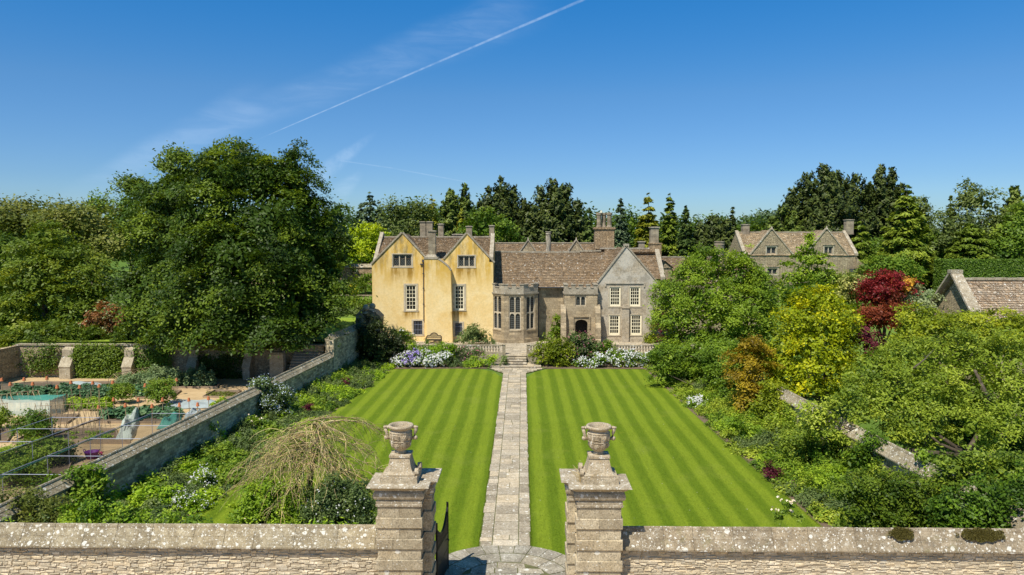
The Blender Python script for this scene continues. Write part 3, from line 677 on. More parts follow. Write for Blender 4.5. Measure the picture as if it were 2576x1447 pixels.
def slab(mb, pts, z, rg, g=0.018):
    """one flagstone with its own level, tone and chipped outline"""
    cx = sum(p[0] for p in pts) / len(pts); cy = sum(p[1] for p in pts) / len(pts)
    zz = z + rg.uniform(-0.008, 0.01); q = min(max(rg.gauss(0.48, 0.23), 0), 1); t = (rg.uniform(-.006, .006), rg.uniform(-.006, .006))
    top = []
    for p in pts:
        d = math.hypot(p[0] - cx, p[1] - cy) or 1; k = 1 - (g + rg.uniform(0, 0.012)) / d
        top.append((cx + (p[0] - cx) * k, cy + (p[1] - cy) * k, zz + t[0] * (p[0] - cx) + t[1] * (p[1] - cy)))
    mb.poly(top, q)
    for i in range(len(top)):
        a, b_ = top[i], top[(i + 1) % len(top)]; mb.poly([a, (a[0], a[1], z - .05), (b_[0], b_[1], z - .05), b_], q * .5)
def paving():
    rg = random.Random(4)
    mb = MB(); cols = [PXL, PXL + 0.50, PXL + 1.54, PXR]
    for ci in range(3):
        y = 27.56 + rg.random() * 0.06
        while y < 63.8:
            l = rg.uniform(0.35, 0.8) if ci != 1 else rg.uniform(0.35, 0.95)
            x0, x1 = cols[ci], cols[ci + 1]
            if ci == 0: x0 += rg.uniform(-0.03, 0.03)
            if ci == 2: x1 += rg.uniform(-0.03, 0.03)
            if rg.random() < 0.3 and ci == 1:
                xm = x0 + (x1 - x0) * rg.uniform(0.35, 0.65)
                slab(mb, [(x0, y), (xm, y), (xm, y + l), (x0, y + l)], 0.06, rg); slab(mb, [(xm, y), (x1, y), (x1, y + l), (xm, y + l)], 0.06, rg)
            else: slab(mb, [(x0, y), (x1, y), (x1, y + l), (x0, y + l)], 0.06, rg)
            y += l
    p = tag(mb.build('flagstone_path', M['flag']), kind='structure')
    sheet('path_bedding', [(PXL - .02, 27.4), (PXR + .02, 27.4), (PXR + .02, 64), (PXL - .02, 64)], 0.042, M['joint'])
    # half-round of radial slabs inside the gate
    mb = MB(); x0, y0, R = ARC
    n = 15
    for i in range(n):
        a0 = math.pi * i / n; a1 = math.pi * (i + 1) / n; am = (a0 + a1) / 2
        for r0, r1, sub in ((R - 0.75, R, 1), (R - 1.5, R - 0.78, 0)):
            if sub == 0 and i % 2: continue
            b1 = a1 if sub else math.pi * min(i + 2, n) / n
            slab(mb, [arcpt(a0, r0), arcpt(a0, r1), arcpt((a0 + b1) / 2, r1 * 1.004), arcpt(b1, r1), arcpt(b1, r0)], 0.055, rg)
    y = 22.0
    while y < 26.2:
        l = rg.uniform(0.4, 0.7); x = -3.7
        while x < 2.3:
            w = rg.uniform(0.5, 1.1); cx, cy = x + w / 2, y + l / 2
            rr = lambda q: (math.hypot(q[0] - x0, q[1] - y0) < R - 1.5 or q[1] < y0)
            pts = [(x, y), (x + w, y), (x + w, y + l), (x, y + l)]
            if rr((cx, cy)):
                if cy > y0: pts = [q if rr(q) else (x0 + (q[0] - x0) * (R - 1.52) / math.hypot(q[0] - x0, q[1] - y0), y0 + (q[1] - y0) * (R - 1.52) / math.hypot(q[0] - x0, q[1] - y0)) for q in pts]
                slab(mb, pts, 0.055, rg)
            x += w
        y += l
    tag(mb.build('gate_paving', M['flag_grey']), kind='structure')
    sheet('gate_paving_bedding', [arcpt(math.pi * i / 16) for i in range(17)] + [(-3.8, 24.5), (-3.8, 22.0), (2.4, 22.0), (2.4, 24.5)], 0.038, M['joint'])
    # fan, steps and terrace
    mb = MB()
    fan = [(PXL - .1, 63.6), (PXR + .1, 63.6), (1.2, 65.0), (2.3, 66.3), (-3.2, 66.3), (-2.4, 65.0)]
    for (ya, yb) in ((63.7, 64.3), (64.3, 64.9), (64.9, 65.5), (65.5, 66.3)):
        t = (ya - 63.7) / 2.6; xa = PXL - .1 - 1.4 * t ** 0.8; xb = PXR + .1 + 1.85 * t ** 0.8; x = xa
        while x < xb - 0.1:
            w = min(rg.uniform(0.4, 1.0), xb - x); slab(mb, [(x, ya), (x + w, ya), (x + w, yb), (x, yb)], 0.06, rg); x += w
    tag(mb.build('step_apron', M['flag']), kind='structure')
    sheet('apron_bedding', [(PXL - .1, 63.6), (PXR + .1, 63.6), (2.4, 66.4), (-3.4, 66.4)], 0.046, M['joint'])
    mb = MB()
    def tread(x0, x1, y0, y1, z):
        x = x0
        mb.box(x0 + .04, x1 - .04, y0 + .05, y1, z - 0.17, z - 0.055, 0.3)
        while x < x1 - 0.05:
            w = min(rg.uniform(0.7, 1.3), x1 - x); mb.box(x + .006, x + w - .006, y0 + rg.uniform(-.01, .01), y1, z - 0.055, z + rg.uniform(-.004, .006), rg.random()); x += w
    tread(-2.95, 1.75, 66.2, 68.4, 0.17); tread(-1.62, 0.42, 66.9, 68.6, 0.33); tread(-1.60, 0.40, 67.45, 69.0, 0.49); tread(-1.60, 0.40, 68.0, 69.2, 0.64); tread(-1.60, 0.40, 68.55, 69.4, 0.79)
    tag(mb.build('stone_steps', M['flag']), kind='structure')
    mb = MB(); y = 69.4
    mb.box(-14.2, 15.5, 69.02, 78.2, 0.1, 0.765, 0.2)
    while y < 78:
        l = rg.uniform(0.5, 0.9); x = -14
        while x < 15.3:
            w = rg.uniform(0.5, 1.2); slab(mb, [(x, y), (x + w, y), (x + w, y + l), (x, y + l)], 0.80, rg); x += w
        y += l
    tag(mb.build('terrace', M['flag']), kind='structure')
paving()

# ------------------------------------------------------------------ the manor house
house = thing('manor_house', 'long manor house, yellow twin-gabled wing, grey stone hall, battlemented porch and brown slates', 'house', HB)
def XZ(px, py, Y): p = W(px, py, Y); return (p.x, p.z)
TERR = 0.72
def part_window(root, r, Y, style, nx=3, ny=6, lead='glass', lights=3, arched=False, tiers=1, O=None, U=(1, 0, 0), name='window', sill=True, fr=0.16):
    """r = (x0, x1, z0, z1) of the opening in the wall; returns the hole"""
    x0, x1, z0, z1 = r; O = Vector((0, Y, 0)) if O is None else Vector(O); U = Vector(U).normalized(); N = U.cross(Vector((0, 0, 1))); Z = Vector((0, 0, 1))
    P = lambda a, z, d=0.0: O + U * a + Z * z - N * d
    f = MB()
    if style == 'sash':
        for (a, b_, c, d) in ((x0 - .02, x0 + fr, z0, z1), (x1 - fr, x1 + .02, z0, z1), (x0 + fr, x1 - fr, z1 - fr, z1), (x0 - 0.06, x1 + 0.06, z0 - 0.12, z0 + 0.02)):
            f.obox(P(a, c, -0.05), U * (b_ - a), N * -0.25, Z * (d - c), 0.6)
        w = f.build(name, M['dress'], root)
        g = MB(); a0, a1, c0, c1 = x0 + fr, x1 - fr, z0 + .02, z1 - fr; t = 0.10 if fr > .1 else 0.14
        for (a, b_, c, d) in ((a0, a0 + t, c0, c1), (a1 - t, a1, c0, c1), (a0 + t, a1 - t, c0, c0 + t * 1.3), (a0 + t, a1 - t, c1 - t, c1)):
            g.obox(P(a, c, 0.02), U * (b_ - a), N * -0.08, Z * (d - c))
        iw = a1 - a0 - 2 * t; ih = c1 - c0 - 2.3 * t
        for i in range(1, nx): g.obox(P(a0 + t + iw * i / nx - .022, c0 + t * 1.3, 0.04), U * .044, N * -0.03, Z * ih)
        for i in range(1, ny):
            hh = .08 if i == ny // 2 else .044
            g.obox(P(a0 + t, c0 + t * 1.3 + ih * i / ny - hh / 2, 0.035), U * iw, N * -0.045, Z * hh)
        g.build('sash_bars', M['cream'], w)
        p = MB(); p.poly([P(a0 + .02, c0 + .02, .085), P(a1 - .02, c0 + .02, .085), P(a1 - .02, c1 - .02, .085), P(a0 + .02, c1 - .02, .085)]); p.build('glass_pane', M[lead], w)
    elif style == 'mullion':
        d0 = 0.10; holes = []; m = 0.11; e = 0.10
        iw = (x1 - x0 - 2 * e - m * (lights - 1)) / lights; ih = (z1 - z0 - 2 * e - m * (tiers - 1)) / tiers
        for i in range(lights):
            for j in range(tiers):
                a = x0 + e + i * (iw + m); c = z0 + e + j * (ih + m)
                holes.append(arch(a, a + iw, c, c + ih, iw * 0.55, 6) if arched else rect(a, a + iw, c, c + ih))
        wall_mesh(f, O - N * d0, U, rect(x0 - .01, x1 + .01, z0 - .01, z1 + .01), holes, 0.14, 0.6)
        if sill:
            for (a, b_, c, d) in ((x0 - .12, x0, z0, z1), (x1, x1 + .12, z0, z1), (x0 - .12, x1 + .12, z1, z1 + .10), (x0 - .16, x1 + .16, z0 - .12, z0)):
                f.obox(P(a, c, -0.03), U * (b_ - a), N * -0.1, Z * (d - c), 0.7)
        w = f.build(name, M['dress'], root)
        p = MB(); d = d0 + 0.12; p.poly([P(x0, z0, d), P(x1, z0, d), P(x1, z1, d), P(x0, z1, d)]); p.build('leaded_pane', M[lead], w)
    elif style == 'barred':
        for (a, b_, c, d) in ((x0 - .02, x0 + fr, z0, z1), (x1 - fr, x1 + .02, z0, z1), (x0 + fr, x1 - fr, z1 - fr, z1), (x0 - 0.06, x1 + 0.06, z0 - 0.10, z0 + 0.06)):
            f.obox(P(a, c, -0.04), U * (b_ - a), N * -0.25, Z * (d - c), 0.6)
        w = f.build(name, M['dress'], root); g = MB()
        for i in range(6):
            a = x0 + fr + (x1 - x0 - 2 * fr) * (i + .5) / 6; g.tube([P(a, z0, .03), P(a, z1 - fr, .03)], 0.018, 5)
        for q in (0.33, 0.66): g.tube([P(x0 + fr, z0 + (z1 - z0) * q, .03), P(x1 - fr, z0 + (z1 - z0) * q, .03)], 0.014, 5)
        g.build('iron_bars', M['steel'], w)
        p = MB(); p.poly([P(x0, z0, .14), P(x1, z0, .14), P(x1, z1, .14), P(x0, z1, .14)]); p.build('glass_pane', M['glass'], w)
    return rect(x0, x1, z0, z1)
def PR(px0, px1, py0, py1, Y):              # photo rectangle -> (x0, x1, z0, z1) on plane Y
    a = W(px0, py1, Y); b_ = W(px1, py0, Y); return (a.x, b_.x, a.z, b_.z)
def cope(mb, pts, w=0.34, h=0.16, Yc=78.0, over=0.10):
    """coping stones along a gable verge: pts in (x, z)"""
    rg = random.Random(len(mb.v))
    for (a, b_) in zip(pts, pts[1:]):
        A = Vector((a[0], Yc + w / 2 - over, a[1])); B = Vector((b_[0], Yc + w / 2 - over, b_[1])); n = max(1, int((B - A).length / 0.8)); k = (B - A) / n
        nn = (B - A).cross(Vector((0, 1, 0))).normalized(); nn = nn if nn.z > 0 else -nn
        for i in range(n): mb.obox(A + k * i - Vector((0, w / 2, 0)), k * 0.985, (0, w, 0), nn * (h + rg.uniform(-.01, .015)), rg.random())
def chimney(root, px0, px1, ptop, pbase, Y, depth=None, mat_='chim', cap=0.10, name='chimney', zdown=0.0, double=False):
    x0, z1 = XZ(px0, ptop, Y); x1, z0 = XZ(px1, pbase, Y); d = depth or (x1 - x0); z0 -= zdown
    mb = MB(); h = cap * 1.6; y0 = Y
    mb.box(x0, x1, y0, y0 + d, z0, z1 - h, 0.5)
    mb.box(x0 - cap * .5, x1 + cap * .5, y0 - cap * .5, y0 + d + cap * .5, z0, z0 + 0.12 + zdown, 0.6)
    o = mb.build(name, M[mat_], root); c = MB()
    c.box(x0 - cap * .4, x1 + cap * .4, y0 - cap * .4, y0 + d + cap * .4, z1 - h, z1 - h + cap * .6, 0.6)
    c.box(x0 - cap, x1 + cap, y0 - cap, y0 + d + cap, z1 - h + cap * .6, z1, 0.6)
    c.box(x0 + .1, x1 - .1, y0 + .1, y0 + d - .1, z1, z1 + .03, 0.0)
    c.build('chimney_cap', M['coping'], o); return o

def yellow_wing():
    Y = 78.0; P = lambda a, b_: XZ(a, b_, Y)
    wl, _ = P(937.3, 800); wr, _ = P(1240.8, 800)
    zl = P(937.3, 664.7)[1]; zr = P(1240.8, 661.9)[1]; zv = P(1094, 651)[1]
    out = [(wl, TERR), (wr, TERR), (wr, zr), P(1174.5, 588), P(1117.3, 651), P(1070.7, 651), P(1012, 587), (wl, zl)]
    wins = [(PR(988.4, 1035.9, 639.9, 671, Y), 'm'), (PR(1152.7, 1194.2, 643.3, 671.9, Y), 'm'),
            (PR(1016.4, 1051.3, 713.3, 781.3, Y), 's'), (PR(1139.3, 1171.6, 713.9, 779.9, Y), 's'),
            (PR(1036.4, 1066.4, 803.3, 843.3, Y), 'b'), (PR(1140.7, 1166.5, 809, 846, Y), 'b')]
    holes = []
    for r, t in wins:
        if t == 'm': holes.append(part_window(house, r, Y, 'mullion', lead='lattice', lights=3))
        elif t == 's': holes.append(part_window(house, r, Y, 'sash', 3, 6, fr=0.20))
        else: holes.append(part_window(house, r, Y, 'barred', fr=0.17))
    mb = MB(); wall_mesh(mb, (0, Y, 0), (1, 0, 0), out, holes, 0.22)
    yb = 87.5
    mb.poly([(wl, yb, TERR), (wl, Y, TERR), (wl, Y, zl), (wl, 82.5, 12.0), (wl, yb, zl)])
    mb.poly([(wr, Y, TERR), (wr, yb, TERR), (wr, yb, zr), (wr, 82.5, 12.0), (wr, Y, zr)])
    # chimney breast, its shoulder sloping off to the right
    Yb = 76.9; Q = lambda a, b_: XZ(a, b_, Yb)
    bo = [(Q(1067, 0)[0], TERR), (Q(1133.6, 0)[0], TERR), Q(1133.6, 682), Q(1126, 671), Q(1113, 660), Q(1100.7, 652), Q(1067, 650)]
    wall_mesh(mb, (0, Yb, 0), (1, 0, 0), bo)
    for a, b_ in zip(bo[1:], bo[2:] + bo[:1]): mb.poly([(a[0], Yb, a[1]), (a[0], Y + .3, a[1]), (b_[0], Y + .3, b_[1]), (b_[0], Yb, b_[1])])
    mb.build('limewashed_wall', M['yellow'], house)
    c = MB()
    cope(c, [(wl - .10, zl - .1), P(1012, 586.5)], Yc=Y); cope(c, [P(1012, 586.5), P(1070.7, 650)], Yc=Y); c.build('gable_coping', M['coping'], house); c = MB()
    cope(c, [P(1117.3, 652.5), P(1174.5, 587.5)], Yc=Y); cope(c, [P(1174.5, 587.5), (wr + .1, zr)], Yc=Y); c.build('gable_coping', M['coping'], house); c = MB()
    for a, b_ in zip(bo[2:5], bo[3:6]): c.obox((a[0], Yb - .05, a[1]), (b_[0] - a[0], 0, b_[1] - a[1]), (0, 1.2, 0), (0.03, 0, 0.09), 0.5)
    c.build('breast_coping', M['coping'], house); c = MB()
    A = Vector((wl + .1, 78.1, zl + .15)); B = Vector((W(957, 590, 82.5).x, 82.5, W(957, 590, 82.5).z))
    c.obox(A, (0.38, 0, 0), B - A, (0, 0, 0.28), 0.6); c.obox(B, (0.38, 0, 0), (0, 4.6, -(B.z - zl)), (0, 0, 0.28), 0.6); c.build('end_coping', M['coping'], house); c = MB()
    xr = wr - 0.42; A = Vector((xr, 78.0, zv - .35)); B = Vector((xr, 82.5, 12.05))
    c.obox(A, (0.42, 0, 0), B - A, (0, 0, 0.5), 0.6)
    c.build('end_coping', M['coping'], house)
    # roofs
    t = MB(); ridge = 12.0; sl = Vector((0, 82.4 - 78.2, ridge - (zv - .05))); Ls = sl.length
    x0 = wl + .45; x1 = xr
    tiles(t, (0, 78.2, zv - .05), (1, 0, 0), sl, [(x0, 0), (x1, 0), (x1, Ls), (x0, Ls)], 0.22, 0.30, 1)
    t.poly([(wl, 82.4, ridge), (wr, 82.4, ridge), (wr, 87.5, zv - .8), (wl, 87.5, zv - .8)], 0.4)
    for pk, lo, hi in ((P(1012, 588), zl, P(1070.7, 652)), (P(1174.5, 589), P(1117, 653)[1], (wr, zr))):
        # slopes of the cross gable
        px_, pz = pk
        for side, foot in ((-1, None), (1, hi)):
            fx, fz = (hi if side == 1 else ((wl, zl) if px_ < -10 else P(1117.3, 653)))
            V = Vector((px_ - fx, 0, pz - fz)); l = V.length
            tiles(t, (fx, 78.15, fz - .02), (0, 1, 0), V, [(0, 0), (0.25, 0), (4.3, l), (0, l)] if False else [(0, 0), (4.3, 0), (4.3, l), (0, l)], 0.22, 0.30, 5 + side, lift=0.03)
    t.build('slate_roof', M['tile'], house)
    r = MB()
    for i in range(18): xx = x0 + (x1 - x0) * i / 18; r.obox((xx + .01, 82.22, ridge - .02), ((x1 - x0) / 18 - .02, 0, 0), (0, .36, 0), (0, 0, .14 + .015 * (i % 3)), (i * 7 % 10) / 10)
    r.build('ridge_stones', M['coping'], house)
    chimney(house, 1077.3, 1095.6, 580.4, 644, 77.35, 0.85, cap=0.09)
    b2 = MB(); q0 = Q(1066, 651); q1 = Q(1102, 643.5); b2.box(q0[0], q1[0], 76.85, 78.4, q0[1] - .05, q0[1] + .16); b2.frustum((q0[0] + q1[0]) / 2, 77.7, q0[1] + .16, q1[1] + .1, .62, .7, .46, .5); b2.build('chimney_base', M['coping'], house)
    chimney(house, 1230.7, 1243, 567, 600, 82.3, 0.6, cap=0.08)
    chimney(house, 1056.4, 1070.7, 557.5, 600, 88, 0.8, cap=0.08, zdown=2); chimney(house, 1072.2, 1087.9, 557.5, 600, 88, 0.8, cap=0.08, zdown=2)
    chimney(house, 1102, 1115.5, 563.3, 600, 88, 0.7, cap=0.08, zdown=2); chimney(house, 1172.5, 1187, 569, 600, 88, 0.7, cap=0.08, zdown=2)
    chimney(house, 1139, 1165, 589, 602, 87, 0.9, cap=0.1, zdown=2)
    d = MB(); xh, zh = P(1065, 660); d.tube([(xh, Y - .08, zh), (xh, Y - .08, 3.0)], 0.045, 6); d.box(xh - .12, xh + .12, Y - .22, Y, zh, zh + .3); d.box(xh - .35, xh + .1, Y - .16, Y - .06, zh - .25, zh - .14)
    for q in (0.28, 0.55, 0.8): d.box(xh - .08, xh + .08, Y - .15, Y, 3 + (zh - 3) * q, 3.1 + (zh - 3) * q)
    d.build('drainpipe', M['lead'], house)
yellow_wing()

def crenel(mb, A, B, z0, z1, z2, n, th=0.32, ends=True):
    """parapet from A to B with n merlons and moulded caps"""
    A = Vector((A[0], A[1], 0)); B = Vector((B[0], B[1], 0)); L = (B - A).length; U = (B - A) / L; N = U.cross(Vector((0, 0, 1))); D = -N * th
    mb.obox(A + Vector((0, 0, z0)), U * L, D, (0, 0, z1 - z0), 0.5)
    mb.obox(A + N * .08 - U * .05 + Vector((0, 0, z0 - .12)), U * (L + .1), D - N * .10, (0, 0, .16), 0.6)
    k = 2 * n - 1; w = L / k
    for i in range(k):
        p = A + U * (w * i)
        if i % 2 == 0:
            mb.obox(p + Vector((0, 0, z1)), U * w, D, (0, 0, z2 - z1), 0.55); mb.obox(p + N * .06 - U * .05 + Vector((0, 0, z2)), U * (w + .1), D - N * .12, (0, 0, .10), 0.8)
        else: mb.obox(p + N * .06 + U * .05 + Vector((0, 0, z1)), U * (w - .1), D - N * .12, (0, 0, .08), 0.8)

def hall():
    # hall wall and roof
    Yw = 79.5; mb = MB(); xl = W(1241, 800, Yw).x; xr = W(1506, 800, Yw).x; ze = W(1380, 724, 79.1).z
    wall_mesh(mb, (0, Yw, 0), (1, 0, 0), rect(xl - 1, xr, TERR, ze + .3))
    mb.build('hall_wall', M['ashlar'], house)
    t = MB(); Yr = 83.4; zr = W(1350, 634, Yr).z; V = Vector((0, Yr - 79.05, zr - ze)); L = V.length
    x0 = W(1243, 640, Yr).x - .3; x1 = 11.2
    tiles(t, (0, 79.05, ze), (1, 0, 0), V, [(x0, 0), (x1, 0), (x1, L), (x0, L)], 0.23, 0.32, 21)
    t.poly([(x0, Yr, zr), (15.2, Yr, zr), (15.2, 88.2, ze - .5), (x0, 88.2, ze - .5)], 0.4)
    # range behind the right wing
    Yw2 = 80.6; ze2 = W(1667, 702, 80.4).z; zr2 = W(1600, 626.5, 84.6).z; xe = 15.35; V = Vector((0, 84.6 - 80.3, zr2 - ze2)); L2 = V.length
    tiles(t, (0, 80.3, ze2), (1, 0, 0), V, [(9.5, 0), (xe, 0), (xe, L2), (9.5, L2)], 0.23, 0.32, 22)
    t.poly([(8.5, 84.6, zr2), (xe, 84.6, zr2), (xe, 89, ze2), (8.5, 89, ze2)], 0.4)
    # right wing
    Y = 77.8; P = lambda a, b_: XZ(a, b_, Y)
    wl = P(1503.8, 800)[0]; wr = P(1663.4, 800)[0]; pk = P(1575.5, 621); el = P(1503.8, 713.4); er = P(1662.5, 722)
    for side, foot in ((-1, el), (1, er)):
        V = Vector((pk[0] - foot[0], 0, pk[1] - foot[1])); l = V.length
        tiles(t, (foot[0], Y + .2, foot[1] - .12), (0, 1, 0), V, [(0, 0), (5.6, 0), (7.2, l), (0, l)], 0.23, 0.32, 30 + side)
    t.build('slate_roof', M['tile'], house)
    r = MB()
    for i in range(26):
        xx = x0 + (9.0 - x0) * i / 26; sagz = -0.07 * math.sin(i / 26 * math.pi) + (0.10 if i > 20 else 0); r.obox((xx + .01, Yr - .17, zr + sagz - .03), ((9.0 - x0) / 26 - .02, 0, 0), (0, .36, 0), (0, 0, .15 + .02 * (i % 3)), (i * 7 % 10) / 10)
    r.build('ridge_stones', M['coping'], house); r = MB()
    for i in range(12): r.obox((9.0 + (xe - 9) * i / 12, 84.45, zr2 - .02), ((xe - 9) / 12 - .02, 0, 0), (0, .34, 0), (0, 0, .15 + .02 * (i % 3)), (i * 7 % 10) / 10)
    r.build('ridge_stones', M['coping'], house)
    wins = [PR(1531.5, 1562.6, 720.5, 770.7, Y), PR(1581.6, 1612, 720.5, 770.7, Y), PR(1529.7, 1560.5, 791.2, 842.7, Y), PR(1584.3, 1615.4, 790, 842.7, Y)]
    holes = [part_window(house, r_, Y, 'sash', 4, 5, fr=0.07) for r_ in wins]
    w = MB(); wall_mesh(w, (0, Y, 0), (1, 0, 0), [(wl, TERR), (wr, TERR), er, pk, el], holes, 0.22)
    w.poly([(wl, 84, TERR), (wl, Y, TERR), (wl, Y, el[1]), (wl, 84, el[1])]); w.poly([(wr, Y, TERR), (wr, 84, TERR), (wr, 84, er[1]), (wr, Y, er[1])])
    a = P(1522, 714); b_ = P(1622, 714)
    w.box(a[0], b_[0], Y - .10, Y + .02, a[1], a[1] + .14, 0.8); w.box(a[0] - .02, a[0] + .12, Y - .09, Y + .02, a[1] - .3, a[1], 0.8); w.box(b_[0] - .12, b_[0] + .02, Y - .09, Y + .02, a[1] - .35, a[1], 0.8)
    c0 = P(1565, 769); c1 = P(1581, 861); w.box(c0[0], c1[0], Y - .30, Y + .02, TERR, c0[1] - .25, 0.5); w.frustum((c0[0] + c1[0]) / 2, Y - .13, c0[1] - .25, c0[1] + .1, .42, .25, .34, .18)
    w.box(wl, wr, Y - .12, Y + .02, TERR, TERR + .45, 0.4)
    w.build('rendered_gable_wall', M['render'], house)
    c = MB(); cope(c, [el, P(1575.5, 620)], w=0.36, h=0.14, Yc=Y); cope(c, [P(1575.5, 620), er], w=0.36, h=0.14, Yc=Y)
    c.box(pk[0] - .28, pk[0] + .28, Y - .1, Y + .5, pk[1], pk[1] + .32); 
    A = Vector((xe - .1, 80.2, ze2 - .1)); B = Vector((xe - .1, 84.6, zr2 + .05)); c.obox(A, (0.5, 0, 0), B - A, (0, 0, .34), 0.6)
    c.build('gable_coping', M['coping'], house)
    w = MB(); w.box(11, xe + .3, Yw2, 89, TERR, ze2 + .05, .5); w.poly([(xe + .3, Yw2, ze2), (xe + .3, 89, ze2), (xe + .3, 84.6, zr2)]); w.build('side_range_wall', M['ashlar'], house)
    # bay window: three faces of a half octagon
    pts = [(W(1233.5, 800, 78.3).x, 78.3), (W(1267.8, 800, 76.7).x, 76.7), (W(1317.1, 800, 76.7).x, 76.7), (W(1353, 800, 78.1).x, 78.1), (W(1353, 800, 78.1).x, 79.6)]
    zt = W(1290, 738, 76.7).z; zp = W(1290, 724, 76.7).z; zm = W(1290, 717, 76.7).z
    w = MB(); zs0 = W(1290, 831, 76.7).z; zs1 = W(1290, 745, 76.7).z
    spec = [(0.17, 0.66), (0.25, 0.79), (0.10, 0.80)]
    for k in range(3):
        A, B = pts[k], pts[k + 1]; U = Vector((B[0] - A[0], B[1] - A[1], 0)); L = U.length
        r_ = (L * spec[k][0], L * spec[k][1], zs0, zs1) if k != 1 else (L * .25, L * .87, zs0, zs1)
        if k == 0: r_ = (L * .18, L * .80, zs0, zs1)
        if k == 2: r_ = (L * .20, L * .82, zs0, zs1)
        h = part_window(house, r_, 0, 'mullion', lead='leaded', lights=2, tiers=2, arched=True, O=(A[0], A[1], 0), U=U, sill=False)
        wall_mesh(w, (A[0], A[1], 0), U, rect(0, L, TERR, zt), [h], 0.2)
        N = U.normalized().cross(Vector((0, 0, 1)))
        w.obox(Vector((A[0], A[1], TERR)) + N * .12 - U.normalized() * .05, U.normalized() * (L + .1), -N * .12, (0, 0, .50), .4)
        w.obox(Vector((A[0], A[1], zs0 - .12)) + N * .05 + U.normalized() * r_[0], U.normalized() * (r_[1] - r_[0]), -N * .06, (0, 0, .12), .8)
    A, B = pts[3], pts[4]; w.poly([(A[0], A[1], TERR), (B[0], B[1], TERR), (B[0], B[1], zt), (A[0], A[1], zt)])
    w.poly([(p[0], p[1], zt) for p in pts] + [(pts[0][0], 79.6, zt)])
    w.build('bay_wall', M['ashlar'], house)
    c = MB(); crenel(c, pts[0], pts[1], zt, zp, zm, 2); crenel(c, pts[1], pts[2], zt, zp, zm, 3); crenel(c, pts[2], pts[3], zt, zp, zm, 2); crenel(c, pts[3], pts[4], zt, zp, zm, 2)
    c.build('bay_battlement', M['coping'], house)
    d = MB(); d.tube([(pts[3][0] + .07, 78.5, zt), (pts[3][0] + .07, 78.5, TERR)], 0.05, 6); xq = W(1417, 790, 79.3).x; d.tube([(xq, 79.3, ze), (xq, 79.3, 5.3)], 0.05, 6)
    d.box(W(1355, 700, 79).x, W(1419, 700, 79).x, 78.92, 79.04, ze - .02, ze + .10)
    d.build('drainpipe', M['lead'], house)
    # porch
    Y = 77.0; x0 = W(1419.4, 800, Y).x; x1 = W(1502.5, 800, Y).x; zt = W(1460, 738, Y).z; zp = W(1460, 725, Y).z; zm = W(1460, 717.5, Y).z
    r_ = PR(1447, 1474.3, 744.3, 770.7, Y); h1 = part_window(house, r_, Y, 'mullion', lead='leaded', lights=2, arched=True, sill=False)
    dx0, dx1, _, dz1 = PR(1446.5, 1478.2, 804, 846, Y); h2 = arch(dx0, dx1, TERR + .02, dz1, 0.45, 8)
    w = MB(); wall_mesh(w, (0, Y, 0), (1, 0, 0), rect(x0, x1, TERR, zt), [h1, h2], 0.5)
    w.poly([(x0, 79.6, TERR), (x0, Y, TERR), (x0, Y, zt), (x0, 79.6, zt)]); w.poly([(x1, Y, TERR), (x1, 79.6, TERR), (x1, 79.6, zt), (x1, Y, zt)])
    w.box(x0, x1, Y + .1, 79.6, zt - .2, zt - .05, .4)
    hm = PR(1440.5, 1485, 795, 815, Y)      # square hood mould
    w.box(hm[0], hm[1], Y - .12, Y + .01, hm[3] - .12, hm[3], .8); w.box(hm[0], hm[0] + .12, Y - .11, Y + .01, hm[2] - .5, hm[3] - .12, .8); w.box(hm[1] - .12, hm[1], Y - .11, Y + .01, hm[2] - .5, hm[3] - .12, .8)
    # buttresses
    for bx0, bx1 in ((W(1411, 800, 76.4).x, W(1424, 800, 76.4).x), (W(1498, 800, 76.4).x, W(1511, 800, 76.4).x)):
        zA = W(1420, 776, 76.4).z; zB = W(1420, 818, 76.2).z
        w.profile_x([(77.1, TERR), (75.95, TERR), (75.95, TERR + .5), (76.05, TERR + .6), (76.05, zB - .3), (76.42, zB + .2), (76.42, zA - .5), (77.1, zA + .35)], bx0, bx1, .5)
    w.build('porch_wall', M['ashlar'], house)
    c = MB(); crenel(c, (x0 - .03, Y), (x1 + .03, Y), zt, zp, zm, 5); crenel(c, (x0 + .01, 79.5), (x0 + .01, Y + .40), zt, zp, zm, 2); crenel(c, (x1 - .01, Y + .40), (x1 - .01, 79.5), zt, zp, zm, 2); c.build('porch_battlement', M['coping'], house)
    dr = MB(); dr.box(dx0 - .3, dx1 + .3, 78.6, 78.66, TERR, dz1 + .2); o = dr.build('front_door', plain('dark_oak', (0.03, 0.022, 0.016), 0.6), house)
    hd = MB(); hd.sphere((dx0 + .3, 78.56, 1.8), .05, 8, 6); hd.build('door_handle', M['iron'], o)
    # back range with its small gables, twisted stack and great chimney
    t = MB(); Yb = 90.0; zr = W(1350, 612.5, Yb).z; xa = W(1238, 620, Yb).x; xb = W(1506, 620, Yb).x; V = Vector((0, 4.6, 4.0)); L = V.length
    tiles(t, (0, Yb - 4.6, zr - 4.0), (1, 0, 0), V, [(xa, 0), (xb, 0), (xb, L), (xa, L)], 0.26, 0.34, 40)
    t.poly([(xa, Yb, zr), (xb, Yb, zr), (xb, Yb + 5, zr - 4.4), (xa, Yb + 5, zr - 4.4)], .4)
    w = MB(); w.box(xa, xb, Yb - 4.5, Yb + 5, TERR, zr - 4.0); c = MB()
